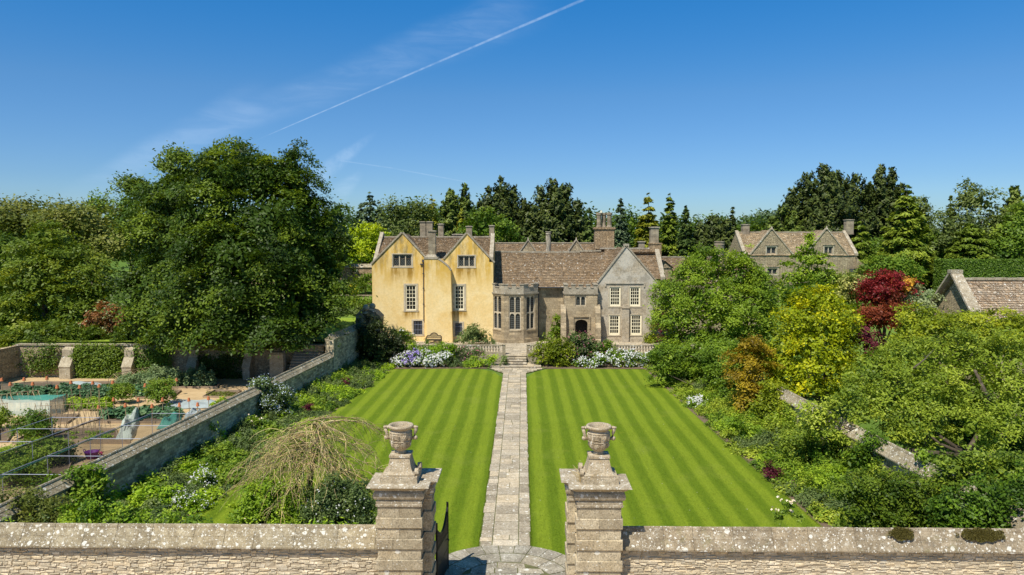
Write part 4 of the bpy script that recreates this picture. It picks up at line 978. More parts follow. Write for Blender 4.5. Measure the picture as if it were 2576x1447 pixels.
    for (px, hw, py) in ((1328.4, 20, 605), (1449.5, 20, 605)):
        Yg = 87.2; q = XZ(px, py, Yg); a = XZ(px - hw, 634, Yg); b_ = XZ(px + hw, 634, Yg)
        wall_mesh(w, (0, Yg, 0), (1, 0, 0), [(a[0], a[1] - 2), (b_[0], b_[1] - 2), b_, q, a])
        for ft in (a, b_): t.poly([(ft[0], Yg + .1, ft[1]), (q[0], Yg + .1, q[1]), (q[0], 90, q[1]), (ft[0], 90, ft[1])], .45)
        cope(c, [a, q], w=.26, h=.12, Yc=Yg); cope(c, [q, b_], w=.26, h=.12, Yc=Yg); c.frustum(q[0], Yg, q[1], q[1] + .38, .10, .10, .03, .03); c.build('dormer_coping', M['coping'], house); c = MB()
    for i in range(20): c.obox((xa + (xb - xa) * i / 20, Yb - .15, zr), ((xb - xa) / 20 - .02, 0, 0), (0, .3, 0), (0, 0, .12 + .02 * (i % 2)), (i * 7 % 10) / 10)
    c.build('ridge_stones', M['coping'], house); c = MB()
    # low eastern range with a dormer
    Ye = 88.0; z1 = W(1780, 648, Ye).z; xe0 = 15.2; xe1 = W(1890, 650, Ye).x; V = Vector((0, 4.0, 2.9)); L = V.length
    tiles(t, (0, Ye - 4, z1 - 2.9), (1, 0, 0), V, [(xe0, 0), (xe1, 0), (xe1, L), (xe0, L)], 0.26, 0.34, 41)
    t.poly([(xe0, Ye, z1), (xe1, Ye, z1), (xe1, Ye + 4, z1 - 3), (xe0, Ye + 4, z1 - 3)], .4)
    for i in range(22): c.obox((xe0 + (xe1 - xe0) * i / 22, Ye - .15, z1), ((xe1 - xe0) / 22 - .02, 0, 0), (0, .3, 0), (0, 0, .12 + .02 * (i % 2)), (i * 7 % 10) / 10)
    w.box(xe0 + .3, xe1, Ye - 3.9, Ye + 4, 0.5, z1 - 2.9)
    q = XZ(1671, 655, 84.8); w.box(q[0] - .9, q[0] + .9, 84.8, 87.5, q[1] - 2.2, q[1] - .75)
    for s in (-1, 1): t.poly([(q[0], 84.5, q[1]), (q[0] + s * 1.15, 84.5, q[1] - .95), (q[0] + s * 1.15, 88, q[1] - .95), (q[0], 88, q[1])], .5)
    w.poly([(q[0] - 1.0, 84.7, q[1] - .9), (q[0] + 1.0, 84.7, q[1] - .9), (q[0], 84.7, q[1] - .05)])
    t.build('rear_slate_roof', M['tile'], house); w.build('rear_wall', M['rubble'], house); c.build('ridge_stones', M['coping'], house)
    part_window(house, (q[0] - .7, q[0] + .7, q[1] - 2.0, q[1] - .95), 84.75, 'mullion', lights=2, lead='leaded', sill=False)
    # twisted stack
    a = W(1372.7, 583, 86); b_ = W(1386.4, 640, 86); cx = (a.x + b_.x) / 2; rr = (b_.x - a.x) / 2; t2 = MB(); rings = []
    for i in range(25):
        f = i / 24; z = b_.z - .6 + (a.z - .35 - b_.z + .6) * f
        rings.append([(cx + rr * (0.80 + 0.16 * math.cos(3 * th_ + f * 11)) * math.cos(th_), 86 + rr * (0.80 + 0.16 * math.cos(3 * th_ + f * 11)) * math.sin(th_), z) for th_ in [2 * math.pi * j / 18 for j in range(18)]])
    t2.sweep(rings, .5); o = t2.build('twisted_chimney', M['coping'], house)
    t3 = MB(); t3.lathe((cx, 86, a.z - .42), [(rr * .7, 0), (rr * 1.0, .12), (rr * 1.0, .2), (rr * .85, .24), (rr * 1.1, .36), (rr * 1.1, .44), (.01, .44)], 8); t3.build('chimney_cap', M['coping'], o)
    # great chimney with three octagonal shafts
    Yc = 85.2; a = XZ(1497.5, 572, Yc); b_ = XZ(1544.7, 640, Yc); g = MB(); g.box(a[0], b_[0], Yc, Yc + 1.5, b_[1] - 1.5, a[1] - .2)
    g.box(a[0] - .12, b_[0] + .12, Yc - .12, Yc + 1.62, a[1] - .22, a[1]); gc = g.build('great_chimney', M['rubble_warm'], house)
    zt = XZ(1520, 535, Yc)[1]
    for i, (px, dy) in enumerate(((1507, .2), (1520, .9), (1533, .2))):
        x_ = W(px, 550, Yc + .4).x; s_ = MB(); s_.lathe((x_, Yc + .35 + dy * .6, a[1]), [(.33, 0), (.33, .12), (.27, .2), (.27, zt - a[1] - .35), (.34, zt - a[1] - .25), (.36, zt - a[1] - .05), (.33, zt - a[1]), (.01, zt - a[1])], 8, ph=math.pi / 8)
        s_.build('chimney_shaft', M['chim'], gc)
    pt = MB(); xq = W(1513, 530, Yc + .4).x; pt.lathe((xq, Yc + .5, zt - .05), [(.12, 0), (.10, .3), (.01, .3)], 8); pt.build('chimney_pot', M['cream'], gc)
    # stack over the east gable, far small ones and the round stack
    chimney(house, 1637.3, 1656.8, 571, 612, 84.3, 0.9, cap=0.10); 
    cb = MB(); a = XZ(1635.7, 612, 84.2); b_ = XZ(1663.4, 650, 84.2); cb.box(a[0], b_[0], 84.1, 85.3, b_[1] - .4, a[1]); cb.box(a[0] - .06, b_[0] + .06, 84.03, 85.4, a[1] - .12, a[1] + .03); cb.build('chimney_base', M['rubble_warm'], house)
    chimney(house, 1607.5, 1621.3, 607.5, 632, 90, 0.7, cap=0.10, zdown=2)
    rs = MB(); a = W(1797, 607, 90); b_ = W(1822, 650, 90); rr = (b_.x - a.x) / 2; hgt = a.z - b_.z + 2
    rs.lathe(((a.x + b_.x) / 2, 90, b_.z - 2), [(rr * .92, 0), (rr * .92, hgt - .5), (rr * 1.0, hgt - .4), (rr * .85, hgt - .3), (rr * 1.0, hgt - .1), (rr * 1.0, hgt), (.01, hgt)], 20); rs.build('round_chimney', M['chim'], house)
hall()

# ------------------------------------------------------------------ the farther house and the barn
def far_house():
    Y = 100.0; P = lambda a, b_: XZ(a, b_, Y); x0 = P(1871, 642)[0]; x1 = P(2156, 642)[0]; ze = P(2000, 643)[1]; zr = P(2000, 585)[1] + .0
    root = thing('stone_house', 'small stone house with two front gables, seen over the bright trees on the right', 'house', ((x0 + x1) / 2, Y, 3.0))
    out = [(x0, 2.5), (x1, 2.5), (x1, ze), P(2133, 643), P(2079.3, 577), P(2024, 643), P(1996, 643), P(1941, 577), P(1885.6, 643), (x0, ze)]
    holes = [part_window(root, PR(a, b_, c, d, Y), Y, 'mullion', lights=2, lead='lattice') for a, b_, c, d in ((1928, 1953, 621, 641), (2073, 2096, 620, 641), (1930, 1956, 675, 691), (2076, 2098, 677, 692))]
    w = MB(); wall_mesh(w, (0, Y, 0), (1, 0, 0), out, holes, .2)
    for (a, b_, c) in ((1926, 1957, 618), (2070, 2100, 617), (1928, 1960, 672)): p, q = P(a, c), P(b_, c); w.box(p[0], q[0], Y - .1, Y + .01, p[1], p[1] + .12, .8)
    w.poly([(x0, 108, 2.5), (x0, Y, 2.5), (x0, Y, ze), (x0, 104, zr), (x0, 108, ze)]); w.poly([(x1, Y, 2.5), (x1, 108, 2.5), (x1, 108, ze), (x1, 104, zr), (x1, Y, ze)])
    lx, lz = P(2150, 688); w.poly([(lx, Y - .4, lz + 2.2), (lx + 2.4, Y - .4, lz), (lx + 2.4, Y - .4, lz - 3), (lx, Y - .4, lz - 3)]); w.poly([(lx, Y - .4, lz + 2.2), (lx + 2.4, Y - .4, lz), (lx + 2.4, Y + 3, lz), (lx, Y + 3, lz + 2.2)])
    w.build('rubble_wall', M['rubble'], root)
    t = MB(); V = Vector((0, 4.1, zr - ze)); L = V.length; tiles(t, (0, 99.9, ze), (1, 0, 0), V, [(x0 + .3, 0), (x1 - .3, 0), (x1 - .3, L), (x0 + .3, L)], .26, .36, 51)
    t.poly([(x0, 104, zr), (x1, 104, zr), (x1, 108, ze), (x0, 108, ze)], .5)
    for pk, fa, fb in ((1941, 1885.6, 1996), (2079.3, 2024, 2133)):
        for ft in (fa, fb):
            f = P(ft, 644); k = P(pk, 579); V = Vector((k[0] - f[0], 0, k[1] - f[1])); l = V.length; tiles(t, (f[0], Y + .15, f[1]), (0, 1, 0), V, [(0, 0), (3.9, 0), (3.9, l), (0, l)], .26, .36, 52)
    t.build('slate_roof', M['tile_light'], root)
    c = MB()
    for a in ((1885.6, 1941), (1941, 1996), (2024, 2079.3), (2079.3, 2133)):
        p = P(a[0], 643.5 if a[0] not in (1941, 2079.3) else 576); q = P(a[1], 643.5 if a[1] not in (1941, 2079.3) else 576); cope(c, [p, q], w=.34, h=.14, Yc=Y)
    for px in (1941, 2079.3): q = P(px, 577); c.frustum(q[0], Y, q[1], q[1] + .4, .14, .14, .05, .05)
    for xx in (x0 - .1, x1 - .35): c.obox((xx, 99.9, ze), (.45, 0, 0), (0, 4.1, zr - ze), (0, 0, .32), .6)
    for i in range(16): c.obox((x0 + (x1 - x0) * i / 16, 103.85, zr - .02), ((x1 - x0) / 16 - .02, 0, 0), (0, .34, 0), (0, 0, .16 + .02 * (i % 2)), .7)
    c.build('gable_coping', M['pier_cap'], root)
    chimney(root, 1869, 1885, 564.5, 600, 103.6, .9, cap=.08); chimney(root, 2130, 2147, 552.5, 590, 103.6, .9, cap=.08)
    l = MB(); q = W(2147, 683, 99.7); l.box(q.x - .55, q.x + .45, 99.3, 99.9, q.z - .1, q.z + .35); l.tube([(q.x + .25, 99.8, q.z), (q.x + .25, 99.8, 3)], .07, 6); l.build('rain_hopper', M['lead'], root)
far_house()
def barn():
    Yr = 57.0; pk = W(2392, 684, Yr); zr = W(2450, 704, Yr).z; x0 = pk.x; x1 = x0 + 24; hw = 4.2; zf = zr - 3.9
    root = thing('barn', 'stone barn end with lichened slate roof, gable just showing above the yellow-green trees', 'barn', (x0 + 5, Yr, 1.0))
    w = MB(); w.box(x0 + .3, x1, Yr - hw + .2, Yr + hw - .2, 0.2, zf); w.poly([(x0 + .3, Yr + hw - .2, zf), (x0 + .3, Yr - hw + .2, zf), (x0 + .3, Yr, zr - .1)]); w.build('rubble_wall', M['rubble'], root)
    t = MB(); V = Vector((0, hw, zr - zf)); L = V.length; tiles(t, (0, Yr - hw, zf), (1, 0, 0), V, [(x0 + .5, 0), (x1, 0), (x1, L), (x0 + .5, L)], .24, .34, 61)
    t.poly([(x0, Yr, zr), (x1, Yr, zr), (x1, Yr + hw, zf), (x0, Yr + hw, zf)], .4); t.build('slate_roof', M['tile_white'], root)
    c = MB()
    for s in (-1, 1):
        A = Vector((x0 - .1, Yr, pk.z - .1)); B = Vector((x0 - .1, Yr + s * (hw + .35), zf - .2)); n = 7; k = (B - A) / n
        for i in range(n): c.obox(A + k * i, (.85, 0, 0), k * .98, (0, 0, .22), (i * 3 % 7) / 7)
    c.box(x0 - .12, x0 + .8, Yr - .25, Yr + .25, pk.z - .1, pk.z + .16)
    for i in range(26): c.obox((x0 + .8 + (x1 - x0 - .8) * i / 26, Yr - .2, zr - .02), ((x1 - x0) / 26 - .04, 0, 0), (0, .4, 0), (0, 0, .17 + .02 * (i % 2)), .8)
    c.build('gable_coping', M['pier_cap'], root)
barn()
# ------------------------------------------------------------------ garden walls
def wall_section(mb_wall, mb_cap, A, B, zl, zr, th=0.25, ov=0.13, z0=-0.05, seed=0):
    """wall core and saddleback coping (two weathered slopes and a ridge roll) from A to B; zl lip height, zr ridge height"""
    rg = random.Random(seed); A = Vector((A[0], A[1], 0)); B = Vector((B[0], B[1], 0)); U = (B - A).normalized(); N = U.cross(Vector((0, 0, 1))); L = (B - A).length
    if mb_wall: mb_wall.obox(A + N * th + Vector((0, 0, z0)), U * L, -N * 2 * th, (0, 0, zl - z0), .5)
    x = 0; w = th + ov; r = 0.07
    while x < L - .01:
        l = min(rg.uniform(0.9, 1.5), L - x); j = rg.uniform(-.008, .008); P = A + U * x; zz = lambda n, z: P + N * n + Vector((0, 0, z + j))
        zm = (zl + zr) / 2 + .02
        ring = [zz(w, zl), zz(w, zl + .05), zz(w * .55, zm - .012), zz(w * .54, zm + .012), zz(r + .01, zr - .06), zz(r, zr - .01), zz(r * .6, zr + .04), zz(0, zr + .06), zz(-r * .6, zr + .04), zz(-r, zr - .01), zz(-r - .01, zr - .06), zz(-w, zl + .05), zz(-w, zl)]
        mb_cap.sweep([ring, [p + U * (l - 0.012) for p in ring]], rg.random()); x += l
def front_walls():
    for nm, x0, x1, lab, seed, mt in (('garden_wall', -26.0, -4.58, 'long rubble wall with white-lichened coping left of the gate piers', 1, 'wallcap'),
                                       ('garden_wall', 3.12, 26.0, 'rubble wall with mossy lichened coping right of the gate piers', 2, 'wallcap_moss')):
        t = thing(nm, lab, 'garden wall', ((x0 + x1) / 2, 23.2, 0), 'walls either side of the gate')
        core = MB(); core.box(x0, x1, 22.98, 23.42, -0.3, 2.02); cap = MB()
        wall_section(None, cap, (x0, 23.2), (x1, 23.2), 2.00, 2.60, 0.25, 0.17, seed=seed)
        core.build('wall_core', M['mortar'], t); s = MB(); stones(s, (x0, 22.97, 0), (1, 0, 0), x1 - x0, 0.6, 1.96, (0.05, 0.13), (0.09, 0.42), (0.0, 0.028), seed + 5)
        s.build('rubble_facing', M['stones'], t); cap.build('wall_coping', M[mt], t)
        if x0 > 0:
            rg = np.random.default_rng(9)
            for (px, py, rx, rz, n) in ((2268, 1345, .40, .16, 3000), (2470, 1348, .75, .20, 6500)):
                c = W(px, py, 23.0); k = MB(); P = np.stack([rg.normal(0, rx * .42, n), rg.normal(0, rz * .5, n), np.zeros(n)], 1); P = P[(P[:, 0] / rx) ** 2 + (P[:, 1] / .17) ** 2 + .25 * np.sin(P[:, 0] * 17) < 1]; n = len(P)
                slope = (2.6 - 2.05) / .4; yy = P[:, 1]; P2 = np.stack([c.x + P[:, 0], c.y + yy * .7, c.z + yy * slope * .7 + .02 + rg.uniform(0, .02, n)], 1)
                foliage('moss_cushion', (leaf_quads(P2, rg.normal(size=(n, 3)) + [0, -.6, .8], .035, .025, rg), rg.uniform(0, 1, n)), leafmat('moss', [(0.06, 0.05, 0.012), (0.10, 0.085, 0.02), (0.15, 0.13, 0.03)], .05), t)
front_walls()
def side_walls():
    t = thing('garden_wall', 'shaded rubble wall with grey slab coping between the vegetable garden and the lawn border', 'garden wall', (-17.6, 44, 0))
    w = MB(); c = MB(); wall_section(w, c, (-18.98, 23.4), (-16.19, 60.3), 2.0, 2.42, .25, .15, seed=3)
    w.build('wall', M['rubble_side'], t); c.build('wall_coping', M['wallcap'], t)
    t = thing('garden_wall', 'taller length of wall with a rounded grey coping, just before the dark yew', 'garden wall', (-16.2, 63, 0))
    w = MB(); c = MB(); wall_section(w, c, (-16.19, 60.3), (-15.6, 67.5), 3.45, 3.85, .36, .06, seed=4)
    w.build('wall', M['rubble_side'], t); c.build('wall_coping', M['wallcap'], t)
    t = thing('garden_wall', 'overgrown rubble wall with white-lichened coping showing through gaps in the trees', 'garden wall', (16, 44, 0))
    w = MB(); c = MB(); wall_section(w, c, (14.9, 68.5), (17.2, 23.4), 2.2, 2.72, .25, .17, seed=5)
    w.build('wall', M['rubble_side'], t); c.build('wall_coping', M['wallcap'], t)
    # retaining wall of the upper lawn
    t = thing('retaining_wall', 'buttressed rubble wall along the back of the vegetable garden, under the big dark tree', 'garden wall', (-30, 61.7, 0))
    w = MB(); w.box(-43.3, -17.0, 61.45, 61.9, -.1, 2.75); w.box(-43.8, -43.3, 56, 61.9, -.1, 2.75); w.build('wall', M['rubble'], t)
    c = MB(); rg = random.Random(3); x = -43.6
    while x < -17: l = rg.uniform(.5, .9); c.obox((x, 61.36, 2.75), (l - .01, 0, 0), (0, .64, 0), (0, 0, .10 + rg.uniform(0, .02)), rg.random()); x += l
    c.build('wall_coping', M['wallcap'], t)
    for px0, px1 in ((148, 177), (307, 332), (471, 494), (612, 631)):
        a = G(px0, 955, 0).x; b_ = G(px1, 955, 0).x; m = MB()
        m.profile_x([(61.5, -.05), (60.45, -.05), (60.45, 1.0), (60.95, 1.75), (60.95, 2.45), (61.5, 2.70)], a, b_ - .05)
        m.profile_x([(61.5, 0), (60.43, .98), (60.40, 1.06), (60.93, 1.82), (61.0, 1.82), (61.5, .4)], a - .04, b_ - .01); m.build('buttress', M['pier'], t)
    t = thing('garden_wall', 'old wall closing the upper garden, its pale coping level with the yellow house eaves', 'garden wall', (-24, 92, 6))
    w = MB(); c = MB(); xa = W(780, 700, 92).x; zt = W(890, 664, 92).z; wall_section(w, c, (xa - 16, 92), (W(945, 700, 92).x, 92), zt - .45, zt - .05, .3, .12, z0=5, seed=6)
    w.build('wall', M['rubble_warm'], t); c.build('wall_coping', M['wallcap'], t)
    # steps and end pier up to the upper lawn
    m = MB()
    for i in range(14): m.box(-18.6 - .9, -17.0, 58.6 + i * .26, 62.2, i * .2, i * .2 + .2 - .004, (i * 7 % 10) / 10)
    tag(m.build('garden_steps', M['flag_grey']), kind='structure')
    t = thing('stone_pier', 'plain square stone pier at the foot of the dark garden steps', 'pier', (-19.8, 59.4, 0)); a = G(759, 915, 0); b_ = G(789, 915, 0)
    m = MB(); m.box(a.x, b_.x, 59.6, 60.3, -.05, 2.3); m.build('pier_shaft', M['pier'], t); m = MB(); m.frustum((a.x + b_.x) / 2, 59.95, 2.3, 2.48, .56, .42, .50, .36); m.build('pier_cap', M['wallcap'], t)
    # ball-finial piers against the house corner
    t = thing('gateway', 'old stone gateway with two ball finials, half hidden beside the yellow house', 'gateway', (-16.3, 72.6, .8))
    Y = 72; m = MB(); a = W(893, 800, Y); q = [XZ(893, 855, Y), XZ(955, 860, Y), XZ(958, 800, Y), XZ(944, 786, Y), XZ(928, 781, Y), XZ(908, 783, Y), XZ(895, 796, Y)]
    m.sweep([[(x, Y, z) for x, z in q], [(x, Y + 1.6, z) for x, z in q]]); m.build('gateway_wall', M['chim'], t)
    c = MB()
    for (p, r) in ((q[2:4], 0), (q[3:5], 0), (q[4:6], 0), (q[5:7], 0)): c.obox((p[0][0], Y - .12, p[0][1]), (p[1][0] - p[0][0], 0, p[1][1] - p[0][1]), (0, 1.84, 0), (0, 0, .12), .5)
    for px in (912, 926, 940): k = W(px, 800, Y); c.box(k.x - .10, k.x + .10, Y - .10, Y + .05, 1.2, W(px, 787, Y).z, .5)
    c.build('gateway_coping', M['wallcap'], t)
    for i, (px, py, yy) in enumerate(((920.5, 774, 71.9), (937, 770.5, 73.4))):
        p = W(px, py, yy); s_ = MB(); s_.sphere(p, .32, 18, 12); s_.lathe((p.x, p.y, p.z - .62), [(.26, 0), (.26, .1), (.12, .18), (.10, .30), (.16, .36)], 14)
        s_.build('ball_finial', M['urn'], t, smooth=True)
side_walls()

# ------------------------------------------------------------------ gate piers with urns
def pier(cx, s, label, lab_urn):
    """s = +1: the gate jamb is on the +X side"""
    t = thing('gate_pier', label, 'gate pier', (cx, 23.2, 0), 'gate piers')
    rg = random.Random(int(cx * 10)); sh = MB(); zt = W(1300, 1277, 22.5).z; hw = 0.69; yf = 22.5; yb = 23.35
    z = zt; k = 0; jx0, jx1 = cx + s * (hw - .9), cx + s * (hw + .26); jyf, jyb = 23.08, 23.92
    ch = 0.345
    while z > -0.3:
        e = 0.05 if k % 2 else 0.0; zb = z - ch
        cut = rg.choice([0.35, 0.5, 0.65, 1.0]) if k % 2 else rg.choice([0.5, 1.0, 1.0])
        X0, X1 = cx - hw - e, cx + hw + e; xm = X0 + (X1 - X0) * cut
        for a, b_ in ((X0, xm), (xm, X1)):
            if b_ - a < .02: continue
            q = rg.random(); g = .003; bz = .018 if e else 0
            sh.sweep([[(a + g, yf - e + bz, zb + .004), (b_ - g, yf - e + bz, zb + .004), (b_ - g, yb, zb + .004), (a + g, yb, zb + .004)],
                      [(a + g, yf - e, zb + .004 + bz), (b_ - g, yf - e, zb + .004 + bz), (b_ - g, yb, zb + .004 + bz), (a + g, yb, zb + .004 + bz)],
                      [(a + g, yf - e, z - .004 - bz), (b_ - g, yf - e, z - .004 - bz), (b_ - g, yb, z - .004 - bz), (a + g, yb, z - .004 - bz)],
                      [(a + g, yf - e + bz, z - .004), (b_ - g, yf - e + bz, z - .004), (b_ - g, yb, z - .004), (a + g, yb, z - .004)]], q)
        a, b_ = sorted((jx0, jx1 + s * e)); sh.box(a, b_, jyf - e, jyb + e, zb + .004, z - .004, rg.random()); z = zb; k += 1
    sh.build('pier_shaft', M['pier'], t)
    c = MB(); z1 = 4.26
    lv = [(zt, .0), (zt + .02, .05), (zt + .07, .06), (zt + .075, .035), (zt + .16, .05), (zt + .165, .02), (zt + .20, .02), (zt + .22, .09), (zt + .27, .125), (zt + .33, .135), (zt + .39, .12), (zt + .43, .07), (zt + .44, .05), (zt + .47, .10), (zt + .53, .20), (zt + .58, .26), (zt + .585, .33), (z1 - .03, .30), (z1, .285)]
    lv = [(zt + (z_ - zt) * 1.2, e * .9) for z_, e in lv[:-2]] + lv[-2:]
    for (bx0, bx1, by0, by1) in ((cx - hw, cx + hw, yf, yb), (min(jx0, jx1), max(jx0, jx1), jyf, jyb)):
        sc_ = 1.0 if by0 == yf else 0.82; dz = 0 if by0 == yf else -.006
        c.sweep([[(bx0 - e * sc_, by0 - e * sc_, z_ + dz), (bx1 + e * sc_, by0 - e * sc_, z_ + dz), (bx1 + e * sc_, by1 + e * sc_, z_ + dz), (bx0 - e * sc_, by1 + e * sc_, z_ + dz)] for z_, e in lv], .5)
    c.build('pier_cap', M['pier_cap'], t)
    # urn on its flared pedestal
    ux, uy = cx - s * 0.02, 23.12
    u = thing('stone_urn', lab_urn, 'urn', (ux, uy, z1), 'urns on the gate piers')
    p = MB(); zz = z1
    p.frustum(ux, uy, zz, zz + .20, .60, .58, .58, .56, .6); p.frustum(ux, uy, zz + .205, zz + .25, .50, .48, .50, .48, .5)
    rings = []
    for i in range(9):
        f = i / 8; h_ = .48 - .17 * (f ** .55 if f > 0 else 0) ; rings.append((zz + .25 + .50 * f, h_))
    rings += [(zz + .76, .34), (zz + .83, .34), (zz + .84, .24)]
    p.sweep([[(ux - h_, uy - h_ * .95, z_), (ux + h_, uy - h_ * .95, z_), (ux + h_, uy + h_ * .95, z_), (ux - h_, uy + h_ * .95, z_)] for z_, h_ in rings], .5)
    for yy in (-.30, .32): p.lathe((ux, uy, zz), [(0.001, 0)] * 3, 3) if False else p.tube([(ux + s * .50, uy + yy, zz + .30), (ux + s * .62, uy + yy, zz + .31)], .12, 12)
    p.build('pedestal', M['urn'], u)
    zu = zz + .84; prof = [(.17, 0), (.19, .03), (.14, .07), (.16, .10), (.23, .15), (.29, .24), (.325, .38), (.345, .52), (.355, .66), (.345, .72), (.30, .76), (.305, .79), (.37, .82), (.41, .86), (.415, .90), (.39, .93), (.33, .925), (.30, .87), (.27, .70), (.22, .60), (.01, .58)]
    b_ = MB(); b_.lathe((ux, uy, zu), prof, 40)
    bowl = b_.build('bowl', M['urn'], u, smooth=True)
    rl = MB()
    def R(z):
        for (r0, h0), (r1, h1) in zip(prof[3:9], prof[4:10]):
            if h0 <= z <= h1: return r0 + (r1 - r0) * (z - h0) / (h1 - h0)
        return .34
    def pt(a, z, o=.012): return (ux + (R(z) + o) * math.sin(a), uy - (R(z) + o) * math.cos(a), zu + z)
    for pn in range(8):
        a0 = -math.pi + pn * math.pi / 4 + .12
        for row, (zlo, zhi) in enumerate(((.18, .40), (.44, .68))):
            if (pn + row) % 2 == 0:
                for q in range(4):
                    zz_ = zlo + .04 + q * (zhi - zlo - .07) / 4
                    rl.tube([pt(a0 + .06, zz_), pt(a0 + .39, zz_ + .055), pt(a0 + .72, zz_)], .02, 5)
            else:
                for q in range(6):
                    aa = a0 + .39 + .16 * math.cos(q * 1.05); rl.sphere(pt(aa, (zlo + zhi) / 2 + .06 * math.sin(q * 1.05), .0), .032, 7, 5)
                rl.sphere(pt(a0 + .39, (zlo + zhi) / 2, .005), .045, 8, 6)
        rl.tube([pt(a0, .16), pt(a0, .69)], .012, 5)
    for z_ in (.42, .70): rl.tube([pt(2 * math.pi * i / 24, z_) for i in range(25)], .013, 5)
    rl.build('carved_relief', M['urn'], bowl, smooth=True)
    for sd in (-1, 1):
        h_ = MB(); h_.tube([(ux + sd * .36, uy, zu + .82), (ux + sd * .46, uy, zu + .86), (ux + sd * .50, uy, zu + .80), (ux + sd * .46, uy, zu + .66), (ux + sd * .44, uy, zu + .52), (ux + sd * .36, uy, zu + .46)], [.045, .05, .06, .05, .055, .04], 8)
        h_.tube([(ux + sd * .46, uy - .03, zu + .86), (ux + sd * .56, uy - .03, zu + .85)], [.045, .035], 8); h_.sphere((ux + sd * .47, uy, zu + .50), .075, 9, 7)
        h_.build('handle', M['urn'], u, smooth=True)
pier(-3.91, 1, 'left gate pier of banded stone blocks, beside the open black gate', 'carved urn on the left pier, its rim chipped and whitened')
pier(2.45, -1, 'right gate pier of banded stone blocks, dry grass growing on its cap', 'carved urn on the right pier, behind a tuft of dry grass')
def gate():
    t = thing('garden_gate', 'black iron gate leaf standing open inwards beside the left pier', 'gate', (-2.85, 23.9, 0))
    A = Vector((-2.90, 23.98, 0)); D = Vector((.20, 1.66, 0)); n = 12; f = MB(); bars = MB()
    top = lambda q: 2.06 + .28 * q ** 3 - .36 * math.sin(q * math.pi) + .10 * (1 - q)
    pts = [A + D * (i / 16) + Vector((0, 0, top(i / 16))) for i in range(17)]
    f.tube(pts, .04, 6); f.tube([A, A + Vector((0, 0, 2.4))], .045, 6); e = A + D
    f.tube([e, e + Vector((0, 0, 2.42))], .045, 6); f.tube([e + Vector((0, 0, 2.4)), e + Vector((.0, .0, 2.50)), e + Vector((-.03, -.05, 2.54))], [.05, .045, .02], 6)
    for z in (.15, .85, 1.45): f.tube([A + Vector((0, 0, z)), e + Vector((0, 0, z))], .035, 6)
    f.build('gate_frame', M['iron'], t)
    for i in range(1, 24): q = i / 24; bars.tube([A + D * q + Vector((0, 0, .1)), A + D * q + Vector((0, 0, top(q)))], .022, 5)
    p0 = A + Vector((0, 0, .15)); bars.obox(p0, D, Vector((.02, -.006, 0)), (0, 0, 1.25))
    bars.build('gate_bars', M['iron'], t)
    h = MB(); h.tube([e + Vector((-.02, -.1, 1.2)), e + Vector((.06, -.15, 1.2)), e + Vector((.06, -.3, 1.2))], .02, 6); h.build('gate_latch', M['iron'], t)
gate()

# ------------------------------------------------------------------ balustrade
def balustrades():
    prof = [(.085, 0), (.085, .05), (.05, .07), (.045, .10), (.085, .20), (.095, .27), (.075, .36), (.045, .46), (.05, .50), (.075, .53), (.075, .57)]
    b0 = MB(); b0.lathe((0, 0, 0), prof, 10); me = None
    for (x0, x1, lab, y, zb, sp, nm) in ((-11.6, -1.62, 'stone balustrade left of the terrace steps, rising behind white and violet flowers', 69.25, .80, .27, 0),
                                     (.42, 4.4, 'short run of stone balustrade right of the terrace steps, behind the yellow-green bush', 69.25, .80, .27, 0), (4.4, 13.6, 'stone balustrade below the grey gable, above a drift of white flowers', 69.25, .80, .27, 0),
                                     (-30, -16.9, 'distant stone balustrade across the upper garden', 84.6, 4.35, .55, 0)):
        t = thing('balustrade', lab, 'balustrade', ((x0 + x1) / 2, y, zb), 'stone balustrades')
        r = MB(); x = x0
        while x < x1 - .02: l = min(1.35, x1 - x); r.box(x + .003, x + l - .003, y - .15, y + .15, zb + .80, zb + .92, (x * 3) % 1); x += l
        r.build('top_rail', M['wallcap'], t); p = MB(); p.box(x0, x1, y - .14, y + .14, zb - .75 if zb < 1 else zb - .2, zb + .22, .4); p.build('plinth', M['pier'], t)
        for px in [x0 + .14] + ([(x0 + x1) / 2] if x1 - x0 > 6 else []) + [x1 - .14]:
            q = MB(); q.box(px - .15, px + .15, y - .16, y + .16, zb - .7 if zb < 1 else zb, zb + .80, .6); q.frustum(px, y, zb + .92, zb + .98, .20, .20, .17, .17, .8); q.build('pedestal', M['wallcap'], t)
        n = int((x1 - x0 - .6) / sp)
        for i in range(n):
            xx = x0 + .42 + i * sp
            if me is None:
                o = MB(); o.lathe((xx, y, zb + .22), prof, 10); ob = o.build('baluster', M['pier'], t, smooth=True); me = ob.data; base = (xx - t.location.x, 0, 0)
                me.transform(Matrix.Translation((-base[0], 0, -.22))); ob.location = (base[0], 0, .22)
            else:
                ob = bpy.data.objects.new('baluster', me); col_main.objects.link(ob); ob.parent = t; ob.location = (xx - t.location.x, 0, .22)
balustrades()

